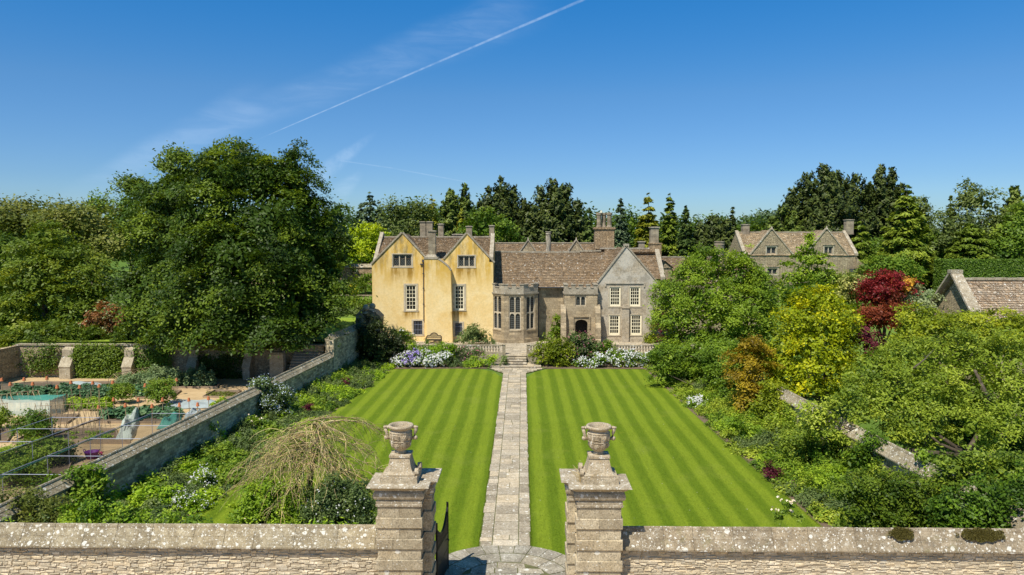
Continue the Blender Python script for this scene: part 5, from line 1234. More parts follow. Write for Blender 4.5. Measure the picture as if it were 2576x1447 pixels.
# ------------------------------------------------------------------ bench, lamp
def bench():
    c = W(1091, 858, 76.1); x, y, z0 = c.x, 76.2, .80; w = .80
    t = thing('garden_bench', 'weathered bench with a curved scrolled back against the yellow chimney breast', 'bench', (x, y, z0))
    def B(name, pts, r): m = MB(); m.tube(pts, r, 6); m.build(name, M['bronze'], t)
    for sx in (-1, 1):
        for yy in (-.25, .25): B('leg', [(x + sx * w, y + yy, z0), (x + sx * w, y + yy, z0 + .60)], .035)
        B('arm', [(x + sx * w, y + .28, z0 + .66), (x + sx * w, y - .28, z0 + .64), (x + sx * (w + .02), y - .34, z0 + .58)], .045)
    s = MB()
    for i in range(6): s.box(x - w, x + w, y - .27 + i * .09, y - .20 + i * .09, z0 + .42, z0 + .445)
    s.box(x - w, x + w, y - .29, y - .26, z0 + .34, z0 + .42); s.build('seat', M['bronze'], t)
    top = [(-w, .66), (-w * .86, .80), (-w * .62, .80), (-w * .5, .82), (-w * .38, .98), (-w * .2, 1.07), (0, 1.10)]; top = top + [(-a, b_) for a, b_ in top[-2::-1]]
    bk = MB(); bk.tube([(x + a, y + .27, z0 + b_) for a, b_ in top], .05, 6); bk.tube([(x - w, y + .27, z0 + .56), (x + w, y + .27, z0 + .56)], .028, 6)
    for i in range(1, 16):
        a = -w + 2 * w * i / 16; zt = next(b0 + (b1 - b0) * (a - a0) / (a1 - a0) for (a0, b0), (a1, b1) in zip(top, top[1:]) if a0 <= a <= a1); bk.tube([(x + a, y + .27, z0 + .56), (x + a, y + .27, z0 + zt)], .026, 5)
    for q in (.68, .78, .9): bk.tube([(x - w * .4, y + .27, z0 + q), (x + w * .4, y + .27, z0 + q)], .012, 5)
    bk.build('backrest', M['bronze'], t)
bench()
def lamp():
    p = W(820, 836, 66.5); z0 = H(p.x, 66.5); t = thing('lamp_post', 'small black lantern on a short post at the edge of the upper lawn', 'lamp post', (p.x, 66.5, z0))
    m = MB(); m.lathe((p.x, 66.5, z0), [(.09, 0), (.09, .1), (.04, .14), (.035, .9), (.05, .95)], 8); m.build('post', M['iron'], t)
    m = MB(); m.lathe((p.x, 66.5, z0 + .95), [(.07, 0), (.15, .36), (.15, .38), (.18, .40), (.06, .55), (.03, .62)], 6); m.build('lantern', M['iron'], t)
lamp()

# ------------------------------------------------------------------ vegetable garden
def zg(x, y): return (x * .30214, 834.8 + y * .30214)        # from an enlarged crop of the photo to photo points
def kitchen():
    rg = random.Random(12)
    beds = [('soil', [(-5, 455), (260, 430), (1060, 425), (1000, 460), (300, 478), (-5, 500)]), ('soil', [(-5, 520), (250, 480), (940, 475), (900, 560), (560, 580), (-5, 600)]),
            ('soil', [(560, 590), (900, 565), (960, 655), (570, 665)]), ('soil', [(860, 690), (1060, 640), (1500, 640), (1480, 765), (800, 765)]),
            ('soil', [(1690, 550), (1790, 498), (2010, 500), (1930, 555)]), ('soil', [(1140, 500), (1510, 498), (1430, 560), (1130, 560)]), ('soil', [(1260, 455), (1830, 440), (1810, 470), (1260, 475)]),
            ('soil', [(300, 820), (960, 820), (1000, 932), (110, 938)]), ('soil', [(-5, 830), (120, 830), (60, 925), (-5, 930)]), ('soil', [(0, 1090), (620, 1040), (560, 1190), (0, 1300)]), ('soil', [(240, 715), (660, 700), (560, 770), (150, 775)])]
    for i, (mt, pts) in enumerate(beds):
        w = [G(*zg(a, b_)) for a, b_ in pts]; sheet('vegetable_bed_soil', [(p.x, p.y) for p in w], .03 + i * .004, M[mt])
        e = MB()
        for a, b_ in zip(w, w[1:] + w[:1]):
            A = Vector((a.x, a.y, 0)); B = Vector((b_.x, b_.y, 0))
            if (B - A).length > .3: bar(e, A + Vector((0, 0, .08)), B + Vector((0, 0, .08)), .04, .17, val=rg.random())
        tag(e.build('bed_edging', M['wood']), ('pale timber boards edging vegetable bed, ' + ['below the wall buttresses', 'around the dark kale rows', 'around the bright green leafy patch', 'in front of the white fleece bundle', 'around the bare bed nearest the wall coping', 'beside the round bushes', 'under the row of broad beans', 'along the cane rows behind the purple tub', 'at the far left under the cage bars', 'under the black netting at lower left', 'beside the white netting tent'][i]), 'bed edging', 'timber bed edgings')
    e = MB(); a, b_ = G(*zg(100, 938)), G(*zg(1090, 936)); bar(e, a + Vector((0, 0, .14)), b_ + Vector((0, 0, .14)), .06, .28)
    tag(e.build('bed_board', M['wood']), 'long pale board raised behind the purple tub', 'board')
    # canes topped with flower pots
    pots = [(15, 395, 'leftmost, at the frame edge'), (85, 432, 'near the left edge, lower of two'), (200, 392, 'left of the taller buttress'), (272, 430, 'above the white tent ridge'), (390, 383, 'standing highest, left of a buttress'), (475, 455, 'low over the kale'), (590, 418, 'over the kale by the ivy-clad bay'), (663, 455, 'low, mid kale row'), (772, 422, 'over the kale near its right end'), (825, 448, 'low, right end of the kale'), (938, 418, 'left of the twig tunnel'), (945, 560, 'in front of the round bush'), (1043, 608, 'tall, beside the cabbages'), (1152, 562, 'over bare gravel between bushes'), (1265, 615, 'below the tall bush'), (1353, 562, 'right of the tall bush'), (1382, 442, 'right of the twig tunnel'), (1208, 443, 'inside the twig tunnel'), (1468, 397, 'by the broad beans'), (1493, 605, 'at the near corner of the grey fleece'), (1572, 562, 'behind the grey fleece'), (1645, 602, 'at the right of the grey fleece'), (1735, 550, 'by the small bare bed'), (1857, 548, 'close to the wall coping'), (820, 625, 'at the end of the cane row')]
    for k, (px, py, wh) in enumerate(pots):
        h = 1.15; p = G(*zg(px, py), h + .08); r = .085 if py > 500 else .10
        t = thing('pot_topped_cane', 'terracotta pot capping a cane, ' + wh, 'plant cane', (p.x, p.y, 0), 'terracotta pots on canes')
        m = MB(); m.tube([(p.x + rg.uniform(-.05, .05), p.y, 0), (p.x, p.y, h)], .022, 5); m.build('cane', M['cane'], t)
        m = MB(); m.lathe((p.x, p.y, h - .06), [(r * 1.25, 0), (r * 1.25, .06), (r * 1.1, .065), (r * .75, .24), (.01, .24)], 10); m.build('flower_pot', M['terracotta'], t)
    # fruit cages: tube frames with netting
    def cage(lab, xl0, xl1, y0, y1, xr, bars_, nets, h=2.0, loc=None):
        t = thing('fruit_cage', lab, 'fruit cage', ((xl0 + xr) / 2, (y0 + y1) / 2, 0), 'netting cages'); X = lambda y: xl0 + (xl1 - xl0) * (y - y0) / (y1 - y0)
        f = MB(); f.tube([(xl0, y0, h), (xl1, y1, h)], .015, 6); f.tube([(xr, y0, h), (xr + xl1 - xl0, y1, h)], .015, 6)
        f.build('top_rail', M['steel'], t)
        for y in bars_:
            b_ = MB(); b_.tube([(X(y), y, h), (X(y) + xr - xl0, y, h)], .013, 6); b_.build('cross_bar', M['steel'], t)
            for x in (X(y), X(y) + xr - xl0): q = MB(); q.tube([(x, y, 0), (x, y, h)], .015, 6); q.build('post', M['steel'], t)
        m = MB(); n = 12
        for i in range(n):
            ya, yb = y0 + (y1 - y0) * i / n, y0 + (y1 - y0) * (i + 1) / n; m.poly([(X(ya), ya, 0), (X(yb), yb, 0), (X(yb), yb, h), (X(ya), ya, h)])
        m.build('side_net', M[nets[0]], t)
        if len(nets) > 1: m = MB(); m.poly([(X(y1), y1, 0), (X(y1) + xr - xl0, y1, 0), (X(y1) + xr - xl0, y1, h), (X(y1), y1, h)]); m.build('end_net', M[nets[1]], t)
        m = MB(); rgn = random.Random(5); pts = [(X(y0 + (y1 - y0) * i / 20), y0 + (y1 - y0) * i / 20, h - .05 - .05 * rgn.random()) for i in range(21)]; m.tube(pts, [.014 + .02 * rgn.random() for _ in pts], 5); m.build('rolled_net', M['net_teal' if 'teal' in lab else 'iron'], t)
    cage('long low cage of teal-edged black netting running beside the wall', -22.3, -21.2, 28.0, 40.7, -19.6, (30.0, 32.6, 35.5, 38.0, 40.7), ('net_black', 'net_black'))
    cage('open tube cage with a black net roll along its rail at the left', -24.5, -23.6, 32.0, 39.9, -27.2, (34.9, 37.3, 39.7), ('net_fine',))
    # low tent of netting
    t = thing('netting_tent', 'low white netting tent with a teal top over a bed at the left', 'netting tent', (-29, 44, 0))
    q = [G(*zg(-160, 560), 1.0), G(*zg(415, 572), 1.1), G(*zg(550, 522), 1.1), G(*zg(15, 535), 1.2)]; g = [Vector((p.x, p.y, 0)) for p in q]; m = MB(); n = 10; top = MB()
    def grid(mb, a, b_, c, d, sag):
        for i in range(n):
            for j in range(n):
                def P(u, v): 
                    p = (a * (1 - u) + b_ * u) * (1 - v) + (d * (1 - u) + c * u) * v; return p + Vector((0, 0, -sag * math.sin(u * math.pi) * math.sin(v * math.pi) + .03 * math.sin(u * 17 + v * 9)))
                mb.poly([P(i / n, j / n), P((i + 1) / n, j / n), P((i + 1) / n, (j + 1) / n), P(i / n, (j + 1) / n)])
    grid(top, q[0], q[1], q[2], q[3], .32); top.build('teal_top', M['net_teal'], t)
    for a, b_ in ((0, 1), (1, 2)): grid(m, g[a] + Vector((0, -.25, 0)), g[b_] + Vector((.1, -.2, 0)), q[b_], q[a], 0)
    m.build('white_side', M['net_white'], t); f = MB()
    for p, b_ in zip(q, g): f.tube([b_, p + Vector((0, 0, .1))], .02, 5)
    f.build('post', M['cane'], t)
    # twig hoop tunnels
    for lab, p0, p1, hh, ww in (('bent twig tunnel over the peas in front of the shaded wall', (960, 470), (1330, 400), 1.15, .9), ('bent hazel hoops over the bed in front of the white netting tent', (-40, 690), (330, 640), 1.3, .9)):
        a = G(*zg(*p0)); b_ = G(*zg(*p1)); m = MB(); D = b_ - a; S = Vector((-D.y, D.x, 0)).normalized() * ww
        for i in range(9):
            c = a + D * (i / 8); j = lambda: rg.uniform(-.08, .08)
            m.tube([c - S, c - S * .8 + Vector((j(), j(), hh * .6)), c + Vector((j(), j(), hh)), c + S * .8 + Vector((j(), j(), hh * .6)), c + S], .02, 5)
        for s_ in (-.75, 0, .75):
            for k in range(2): m.tube([a + S * s_ + Vector((0, 0, hh * (.62 if s_ else 1))), a + D * .5 + S * s_ + Vector((0, 0, hh * (.66 if s_ else 1.05) + rg.uniform(-.05, .05))), b_ + S * s_ + Vector((0, 0, hh * (.62 if s_ else 1)))], .016, 5)
        tag(m.build('twig_tunnel', M['cane'], loc=a), lab, 'plant support')
    # cane rows
    m = MB(); 
    for row, (p0, p1) in enumerate((((300, 925), (900, 850)), ((300, 830), (930, 800)))):
        a = G(*zg(*p0)); b_ = G(*zg(*p1)); n = 13
        for i in range(n):
            p = a + (b_ - a) * (i / n)
            for s_ in (-1, 1): m.tube([p + Vector((s_ * .35, rg.uniform(-.1, .1), 0)), p + Vector((rg.uniform(-.12, .12), 0, 1.75 + rg.uniform(-.1, .2)))], .014, 5)
        m.tube([a + Vector((0, 0, 1.6)), b_ + Vector((0, 0, 1.62))], .014, 5)
    tag(m.build('bean_canes', M['cane'], loc=a), 'rows of bare bean canes standing in a dark soil bed', 'plant support')
    m = MB(); 
    for i in range(16): p = G(*zg(470 + i * 24, 670 - i * 3)); m.tube([p, p + Vector((rg.uniform(-.2, .2), rg.uniform(-.1, .1), 1.0 + rg.uniform(-.2, .5)))], .016, 5)
    tag(m.build('pea_sticks', M['cane'], loc=G(*zg(470, 670))), 'loose row of brown pea sticks beside the netting tent', 'plant support')
    # fleece covers
    def cover(name, lab, pts, h, mt, seed):
        rg2 = random.Random(seed); w = [G(*zg(a, b_)) for a, b_ in pts]; n = 14; mb = MB(); V = []
        for i in range(n + 1):
            for j in range(n + 1):
                u, v = i / n, j / n; p = (w[0] * (1 - u) + w[1] * u) * (1 - v) + (w[3] * (1 - u) + w[2] * u) * v; e = min(u, 1 - u, v, 1 - v)
                V.append(p + Vector((rg2.uniform(-.04, .04), 0, .05 + h * min(1, e * 5) * (0.62 + .38 * math.sin(u * 8 + seed) * math.cos(v * 9)) + h * rg2.uniform(0, .07))))
        for i in range(n):
            for j in range(n): mb.poly([V[i * (n + 1) + j], V[(i + 1) * (n + 1) + j], V[(i + 1) * (n + 1) + j + 1], V[i * (n + 1) + j + 1]])
        tag(mb.build(name, M[mt], loc=w[0], smooth=True), lab, 'crop cover')
    cover('fleece_cover', 'grey-green fleece sheet pegged flat over seedlings behind the wall coping', [(1340, 650), (1800, 640), (1840, 590), (1420, 575)], .35, 'fleece', 1)
    cover('fleece_cover', 'crumpled pale netting bundled over plants in front of the cabbages', [(960, 920), (1100, 910), (1200, 660), (1040, 720)], .75, 'net_white', 2)
    cover('net_cover', 'smooth teal netting hump beside the wall coping', [(1300, 820), (1480, 800), (1520, 700), (1390, 720)], .5, 'net_teal', 3)
    cover('fleece_cover', 'pale low hoop of netting tight against the wall coping', [(1530, 760), (1700, 700), (1680, 680), (1540, 700)], .5, 'fleece', 4)
    cover('fleece_cover', 'thin grey net strip laid behind the kale', [(510, 470), (860, 460), (840, 435), (560, 440)], .3, 'fleece', 5)
    # long low netting on hoops between pot canes
    m = MB(); pp = [G(*zg(a, b_), 1.0) for a, b_ in ((0, 400), (200, 410), (400, 398), (590, 425), (770, 425), (940, 420), (1050, 440))]
    for a, b_ in zip(pp, pp[1:]):
        for i in range(6):
            f0, f1 = i / 6, (i + 1) / 6; s0, s1 = [.35 * math.sin(math.pi * f) for f in (f0, f1)]; A = a * (1 - f0) + b_ * f0; B = a * (1 - f1) + b_ * f1
            m.poly([(A.x, A.y, 0), (B.x, B.y, 0), (B.x, B.y, 1 - s1), (A.x, A.y, 1 - s0)])
    tag(m.build('netting_fence', M['net_fine'], loc=pp[0]), 'fine sagging net hung between pot-topped canes behind the kale', 'netting')
    # purple tub
    c = G(*zg(765, 1055)); t = thing('garden_tub', 'purple plastic tub of pulled weeds behind black netting', 'tub', (c.x, c.y, 0))
    m = MB(); m.lathe((c.x, c.y, 0), [(.25, 0), (.36, .38), (.38, .40), (.34, .39), (.24, .12), (.01, .1)], 20); m.build('tub_body', M['purple'], t, smooth=True)
    for s_ in (-1, 1): m = MB(); m.tube([(c.x + s_ * .36, c.y - .1, .38), (c.x + s_ * .42, c.y - .06, .50), (c.x + s_ * .42, c.y + .06, .50), (c.x + s_ * .36, c.y + .1, .38)], .02, 6); m.build('tub_handle', M['purple'], t)
    c2 = G(*zg(835, 1030)); m = MB(); 
    for k in range(5): m.tube([c2 + Vector((rg.uniform(-.15, .15), rg.uniform(-.1, .1), .03)), c2 + Vector((rg.uniform(-.2, .2), rg.uniform(-.1, .1), .22))], .03, 6)
    tag(m.build('garden_gloves', M['pinkbits'], loc=c2), 'pink bundle lying beside the purple tub', 'bundle')
kitchen()
# ------------------------------------------------------------------ trees and plants
def plobes(Y, lst, ysc=0.9):
    out = []
    for l in lst:
        px, py, r = l[:3]; dy = l[3] if len(l) > 3 else 0; rz = l[4] if len(l) > 4 else 0.85
        p = W(px, py, Y + dy); R = r * (Y + dy) / FPX; out.append((p.x, p.y, p.z, R, R * ysc, R * rz))
    return out
def auto_lobes(Y, px, py, rx, rz, n, seed, ysc=0.9, sub=(0.34, 0.5)):
    """n bulges over the surface of one big rounded mass"""
    rg = random.Random(seed); out = []; p = W(px, py, Y); RX = rx * Y / FPX; RZ = rz * Y / FPX
    out.append((p.x, p.y, p.z, RX * .74, RX * ysc * .74, RZ * .74))
    for i in range(n):
        a = 2 * math.pi * (i / n * 1.618 * 3); zf = rg.uniform(-.45, .95); c = math.sqrt(max(0, 1 - zf * zf)); s = rg.uniform(*sub)
        out.append((p.x + RX * (1 - s) * 1.02 * c * math.cos(a), p.y + RX * ysc * (1 - s) * c * math.sin(a), p.z + RZ * (1 - s) * 1.02 * zf, RX * s, RX * s, min(RX, RZ) * s * .85))
    return out
def trunk_mesh(base, lobes, r, seed, mat_, root, limbs=7, top=None):
    rg = random.Random(seed); b = Vector(base); cz = [l for l in lobes]; main = max(lobes, key=lambda l: l[3]); c = Vector(main[:3]); mb = MB()
    h0 = b.z + (c.z - b.z) * 0.45; fork = Vector((b.x * .7 + c.x * .3, b.y * .7 + c.y * .3, h0))
    mb.tube([b - Vector((0, 0, .3)), b + Vector((0, 0, .25)), (b + fork) / 2 + Vector((rg.uniform(-.1, .1) * r * 4, 0, 0)), fork], [r * 1.5, r * 1.1, r * .9, r * .8], 9)
    for l in rg.sample(lobes, min(limbs, len(lobes))):
        e = Vector(l[:3]); m = fork * .5 + e * .5 + Vector((rg.uniform(-.3, .3), rg.uniform(-.3, .3), -.1 * (e - fork).length))
        mb.tube([fork - Vector((0, 0, .2)), m, e * .85 + m * .15], [r * .5, r * .3, r * .08], 6)
    return mb.build('trunk', mat_, root, smooth=True)
def broad(name, label, cat, lobes, mt, leaf=.2, clump=.9, cov=1.0, base=None, tr=.25, seed=1, group=None, bark='bark', flat=.45, rough=.2, asp=.5, inner=.12, dens=1.7, vb=.5, vs=.22, up=.8, droop=0., trunk=True, extra=None, z0=None, part='crown', ground=False, lump=2.8, lamp=.75):
    main = max(lobes, key=lambda l: l[3]); bx, by = (base if base else (main[0], main[1])); bz = H(bx, by) if z0 is None else z0
    bz = max(bz, 0.0)
    if ground:
        for l in list(lobes):
            zb_ = l[2] - l[5] * .6
            if zb_ > bz + .2: lobes.append((l[0], l[1], bz + (zb_ - bz) * .5, l[3] * .95, l[4] * .95, max(.3, (zb_ - bz) * .62)))
    t = thing(name, label, cat, (bx, by, bz), group)
    if trunk: trunk_mesh((bx, by, bz), lobes, tr, seed, M[bark], t)
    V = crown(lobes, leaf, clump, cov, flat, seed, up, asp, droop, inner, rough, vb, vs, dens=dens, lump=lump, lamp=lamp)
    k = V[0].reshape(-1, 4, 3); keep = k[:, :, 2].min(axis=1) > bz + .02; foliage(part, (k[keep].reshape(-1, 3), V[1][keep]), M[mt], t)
    if extra:                               # flowers over the crown: (material, how many, size)
        rng = np.random.default_rng(seed + 7); kk = k[keep]; lob = np.array(lobes)
        for (fm, n, sz) in extra:
            idx = rng.choice(len(kk), n); P = kk[idx].mean(axis=1); nr = np.argmin(((P[:, None, :] - lob[None, :, :3]) ** 2).sum(2), axis=1)
            o = norm(P - lob[nr][:, :3]); P = P + o * 0.12 + np.array([0, 0, .05]); P = P + rng.normal(size=P.shape) * .03
            P = np.repeat(P, 3, axis=0) + rng.normal(size=(n * 3, 3)) * sz * .4
            tag(foliage('flowers', (leaf_quads(P, np.repeat(o, 3, axis=0) + rng.normal(size=(n * 3, 3)) * .6 + [0, -.3, .5], sz, sz * .8, rng), rng.uniform(0, 1, n * 3)), M[fm], t), kind='stuff')
    return t
def coni(name, label, px, ptop, hw, Y, mt, kind, n, seed, leaders=((0, 0, 0, 1),), leaf=.25, t0=.06, tr=.25, group=None, pbase=None, vb=.5):
    top = W(px, ptop, Y); zb = H(top.x, Y); h = top.z - zb; r = hw * Y / FPX
    t = thing(name, label, 'conifer', (top.x, Y, zb), group); Vs, vs = [], []
    tot = sum(l[3] for l in leaders); mb = MB()
    for i, (dx, dy, dh, rf) in enumerate(leaders):
        bx, by = top.x + dx * r, Y + dy * r; hh = h * (1 - dh)
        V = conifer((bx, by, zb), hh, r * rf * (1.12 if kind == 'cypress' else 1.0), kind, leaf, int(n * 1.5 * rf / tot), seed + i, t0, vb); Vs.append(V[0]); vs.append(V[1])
        mb.tube([(bx, by, zb - .2), (bx, by, zb + hh * .5), (bx, by, zb + hh * .98)], [tr * rf + .05, tr * rf * .6 + .03, .02], 7)
    mb.build('trunk', M['bark'], t); foliage('crown', (np.concatenate(Vs), np.concatenate(vs)), M[mt], t); return t

def backdrop():
    GT = 'trees behind the house'
    B = lambda *a, **k: broad('tree', *a, group=GT, **k)
    # left horizon
    B('olive-brown rounded tree at the far left skyline', 'tree', plobes(92, [(20, 560, 60), (75, 545, 48, 3), (120, 560, 50), (-40, 540, 50), (40, 620, 80), (120, 640, 70)]), 'olive', leaf=.24, clump=1.5, seed=11, tr=.4, flat=.6)
    B('wide olive-brown tree, second from the left on the skyline', 'tree', plobes(90, [(170, 545, 45), (215, 560, 50), (255, 570, 45, 2), (165, 600, 55), (235, 620, 60), (280, 620, 45)]), 'olive', leaf=.24, clump=1.5, seed=12, tr=.4, flat=.6, vb=.6)
    B('small bright treetop peeping over the olive trees', 'tree', plobes(110, [(240, 512, 22), (258, 525, 22), (225, 525, 20)]), 'green', leaf=.28, clump=1.2, seed=13, tr=.3, base=(W(240, 512, 110).x, 110))
    B('blue-green tree between the olive trees and the big dark one', 'tree', plobes(96, [(325, 535, 38), (350, 570, 45), (300, 565, 35), (330, 620, 60)]), 'green', leaf=.24, clump=1.2, seed=14, tr=.35, vb=.55)
    B('dark tree against the left edge of the photo behind the layered one', 'tree', plobes(78, [(-20, 650, 60), (10, 720, 70), (-30, 780, 80), (20, 620, 35)]), 'beech', leaf=.2, clump=1.2, seed=15, tr=.3)
    broad('tree', 'tall layered yellow-green tree left of the big dark one', 'tree', plobes(69, [(110, 600, 50, 1, .6), (60, 640, 60, 0, .55), (160, 650, 65, 0, .55), (220, 690, 60, 0, .5), (110, 700, 80, -1, .5), (30, 720, 60, 0, .5), (270, 740, 60, -1, .5), (170, 750, 80, -1.5, .45), (60, 780, 80, -1, .45), (0, 800, 60, 0, .45), (220, 800, 80, -1, .45), (120, 830, 90, -1.5, .4), (20, 845, 60, -2, .4), (290, 800, 45, 0, .6)]), 'hornbeam', leaf=.17, clump=.95, seed=16, tr=.4, flat=.28, up=1.3, cov=.95)
    broad('shrub', 'red-tipped shrub in front of the layered tree, above the buttressed wall', 'shrub', plobes(65.5, [(262, 800, 38), (285, 825, 40), (245, 830, 35), (300, 790, 25)]), 'photinia', leaf=.12, clump=.5, seed=17, tr=.08, extra=[('silver', 130, .10)])
    for k, (a, b_, mt_, lab) in enumerate(((20, 130, 'hornbeam', 'low leafy bank behind the buttressed wall at the far left'), (140, 235, 'hornbeam', 'low leafy bank behind the buttressed wall beside the red-tipped shrub'), (305, 430, 'beech', 'low dark bushes behind the buttressed wall under the left of the big tree'), (440, 580, 'beech', 'low dark bushes behind the buttressed wall under the middle of the big tree'), (590, 700, 'beech', 'low dark bushes behind the buttressed wall under the right of the big tree'))):
        broad('shrub', lab, 'shrub', plobes(63.2, [(x_, 852 - (x_ * 7 % 13), 26, 0, .85) for x_ in range(a, b_ + 1, 18)]), mt_, leaf=.12, clump=.5, seed=600 + k, tr=.05, z0=2.9, vb=.35)
    # the big dark tree
    broad('tree', 'huge dark spreading tree behind the buttressed wall, tallest in the scene', 'tree', plobes(66.5, [
        (600, 412, 50), (525, 420, 42, 1), (655, 415, 40, 1), (465, 450, 42), (560, 460, 75, -3), (418, 480, 34), (660, 460, 70, -2), (725, 430, 42), (745, 480, 45), (378, 505, 24, 0, .6), (430, 510, 75, -2), (540, 540, 100, -4), (670, 560, 90, -4), (770, 550, 55), (428, 575, 50), (800, 600, 55), (820, 560, 35, 2), (450, 620, 100, -4), (590, 650, 110, -6), (720, 660, 95, -4), (402, 660, 50, -1), (815, 660, 50), (380, 740, 50, -3), (420, 740, 95, -5), (540, 760, 105, -7), (670, 770, 100, -6), (780, 750, 75, -3), (370, 810, 60, -6), (460, 825, 70, -8), (570, 835, 75, -9), (680, 835, 70, -8), (775, 815, 52, -5), (400, 850, 40, -7, .6), (500, 862, 45, -8.5, .5), (600, 865, 45, -8.5, .5), (690, 862, 42, -8, .5), (345, 478, 12, 0, .4), (318, 470, 6, 0, .3), (410, 420, 16, 0, .4), (432, 398, 9, 0, .4), (740, 390, 20, 1), (770, 510, 30, 1, .6), (835, 690, 34, -1, .6)]),
        'beech', leaf=.15, clump=1.15, seed=20, tr=.75, base=(W(600, 800, 67).x, 67.0), flat=.30, rough=.30, cov=1.2, inner=.30, droop=.25, vs=.34, dens=1.55, lump=3.0, lamp=1.0)
    B('dark tree whose top shows just right of the big dark one', 'tree', plobes(92, [(845, 535, 26), (830, 570, 32), (855, 600, 38), (850, 650, 40)]), 'beech', leaf=.22, clump=1.1, seed=21, tr=.3, vb=.6)
    B('bright lime-green round tree left of the yellow gables', 'tree', plobes(100, [(925, 590, 32), (900, 610, 30), (950, 600, 30), (905, 640, 36), (945, 640, 36), (880, 635, 22), (925, 620, 40, -1)]), 'lime', leaf=.22, clump=1.0, seed=22, tr=.3, vb=.5)
    broad('tree', 'deep green bush in the gap between the distant garden wall and the yellow house', 'shrub', plobes(87, [(920, 715, 20), (925, 700, 16), (905, 725, 14), (935, 722, 20)]), 'green', leaf=.13, clump=.5, seed=23, tr=.1)
    G2 = GT
    coni('conifer', 'bluish open-crowned cedar left of the birch', 930, 484, 46, 112, 'spruce_blue', 'cedar', 14000, 31, ((0, 0, 0, 1), (-.45, 0, .12, .7), (.5, 0, .1, .7)), group=G2, leaf=.3)
    B('soft grey-green weeping birch behind the first gable', 'tree', plobes(106, [(1010, 535, 30), (1045, 528, 28), (1070, 545, 25), (985, 560, 28), (1020, 580, 40, 0, 1.2), (1060, 590, 38, 0, 1.2)]), 'birch', leaf=.22, clump=1.2, seed=32, tr=.25, bark='bark_pale', droop=.35, flat=.8)
    coni('conifer', 'golden-topped conifer between the birch and the dark cypresses', 1086, 488, 30, 112, 'cedar_gold', 'spruce', 9000, 33, group=G2, leaf=.3)
    coni('conifer', 'dark cypress with a leaning double top, left of the tallest one', 1135, 478, 38, 116, 'cyp_green', 'cypress', 15000, 34, ((0, 0, 0, 1), (.9, 0, -.06, .9), (-.5, .3, .1, .7)), group=G2, leaf=.3)
    coni('conifer', 'yellowish spruce low in front of the dark cypresses', 1160, 522, 32, 104, 'cedar_gold', 'spruce', 9000, 35, group=G2, leaf=.26)
    coni('conifer', 'broad dark cypress, tallest of those behind the yellow house', 1262, 448, 62, 116, 'leyland', 'cypress', 34000, 36, ((0, 0, 0, .8), (-.55, 0, .08, .7), (.5, .1, .07, .7), (-.85, 0, .22, .5), (.9, 0, .2, .5), (0, -.4, .1, .8)), group=G2, leaf=.3)
    B('rounded mid-green tree over the second yellow gable', 'tree', plobes(102, [(1225, 560, 36), (1190, 575, 30), (1265, 575, 32), (1230, 590, 40), (1290, 600, 22)]), 'green', leaf=.2, clump=1.0, seed=37, tr=.25)
    coni('conifer', 'broad dark cypress above the grey hall roof', 1392, 454, 72, 112, 'leyland', 'cypress', 36000, 38, ((0, 0, 0, .8), (-.42, 0, .06, .7), (.42, .1, .05, .8), (-.8, 0, .22, .6), (.8, 0, .18, .6), (.1, -.4, .1, .8)), group=G2, leaf=.3)
    coni('conifer', 'thin pale conifer just left of the great chimney', 1482, 516, 24, 108, 'spruce', 'spruce', 5000, 39, group=G2, leaf=.26, vb=.8)
    coni('conifer', 'blue-green spruce behind the great chimney', 1562, 497, 34, 112, 'spruce_blue', 'spruce', 10000, 40, group=G2, leaf=.28)
    coni('conifer', 'tall golden-green cedar right of the great chimney', 1632, 486, 44, 108, 'cedar_gold', 'cedar', 16000, 41, group=G2, leaf=.28)
    coni('conifer', 'slim spire-topped conifer beside the golden-green cedar', 1686, 480, 36, 114, 'cedar_green', 'spruce', 12000, 42, group=G2, leaf=.28, vb=.4)
    coni('conifer', 'dark green spruce right of the slim spire', 1726, 515, 30, 110, 'spruce', 'spruce', 9000, 43, group=G2, leaf=.28)
    coni('conifer', 'low broad dark pine behind the round chimney', 1795, 545, 52, 112, 'leyland', 'cypress', 16000, 44, ((0, 0, 0, .8), (-.6, 0, .12, .7), (.6, 0, .06, .8)), group=G2, leaf=.28)
    coni('conifer', 'narrow pointed spruce standing alone on the skyline', 1843, 518, 16, 114, 'leyland', 'spruce', 5000, 45, group=G2, leaf=.26)
    coni('conifer', 'thin-topped pine left of the large dark group', 1968, 515, 48, 118, 'cyp_green', 'cypress', 15000, 46, ((0, 0, 0, .7), (-.5, 0, .18, .7), (.5, 0, .1, .8)), group=G2, leaf=.3)
    coni('conifer', 'great dark cypress clump behind the far stone house', 2080, 412, 84, 122, 'leyland', 'cypress', 42000, 47, ((-.1, 0, .02, .7), (-.55, 0, .1, .7), (.3, .1, .07, .7), (-.95, 0, .24, .6), (.85, 0, .12, .7), (0, -.4, .12, .9)), group=G2, leaf=.32)
    coni('conifer', 'dark cypress with spiky double crown right of the great clump', 2225, 417, 52, 124, 'leyland', 'cypress', 26000, 48, ((-.15, 0, 0, .8), (.35, 0, .02, .7), (-.7, 0, .16, .6), (.8, 0, .18, .7)), group=G2, leaf=.32)
    coni('conifer', 'layered bright cedar right of the far house, tall and drooping', 2282, 462, 72, 108, 'cedar_green', 'cedar', 38000, 49, ((0, 0, 0, 1), (.45, .3, .12, .8)), group=G2, leaf=.28, vb=.6)
    coni('conifer', 'dark green cedar directly behind the right gable of the far house', 2165, 560, 48, 108, 'cedar_green', 'cedar', 18000, 50, group=G2, leaf=.28, vb=.35)
    B('fine-leaved tree in the gap before the pale birch group', 'tree', plobes(125, [(2318, 520, 26, 0, 1.2), (2325, 560, 28, 0, 1.1), (2310, 590, 34)]), 'birch', leaf=.24, clump=1.1, seed=51, tr=.2)
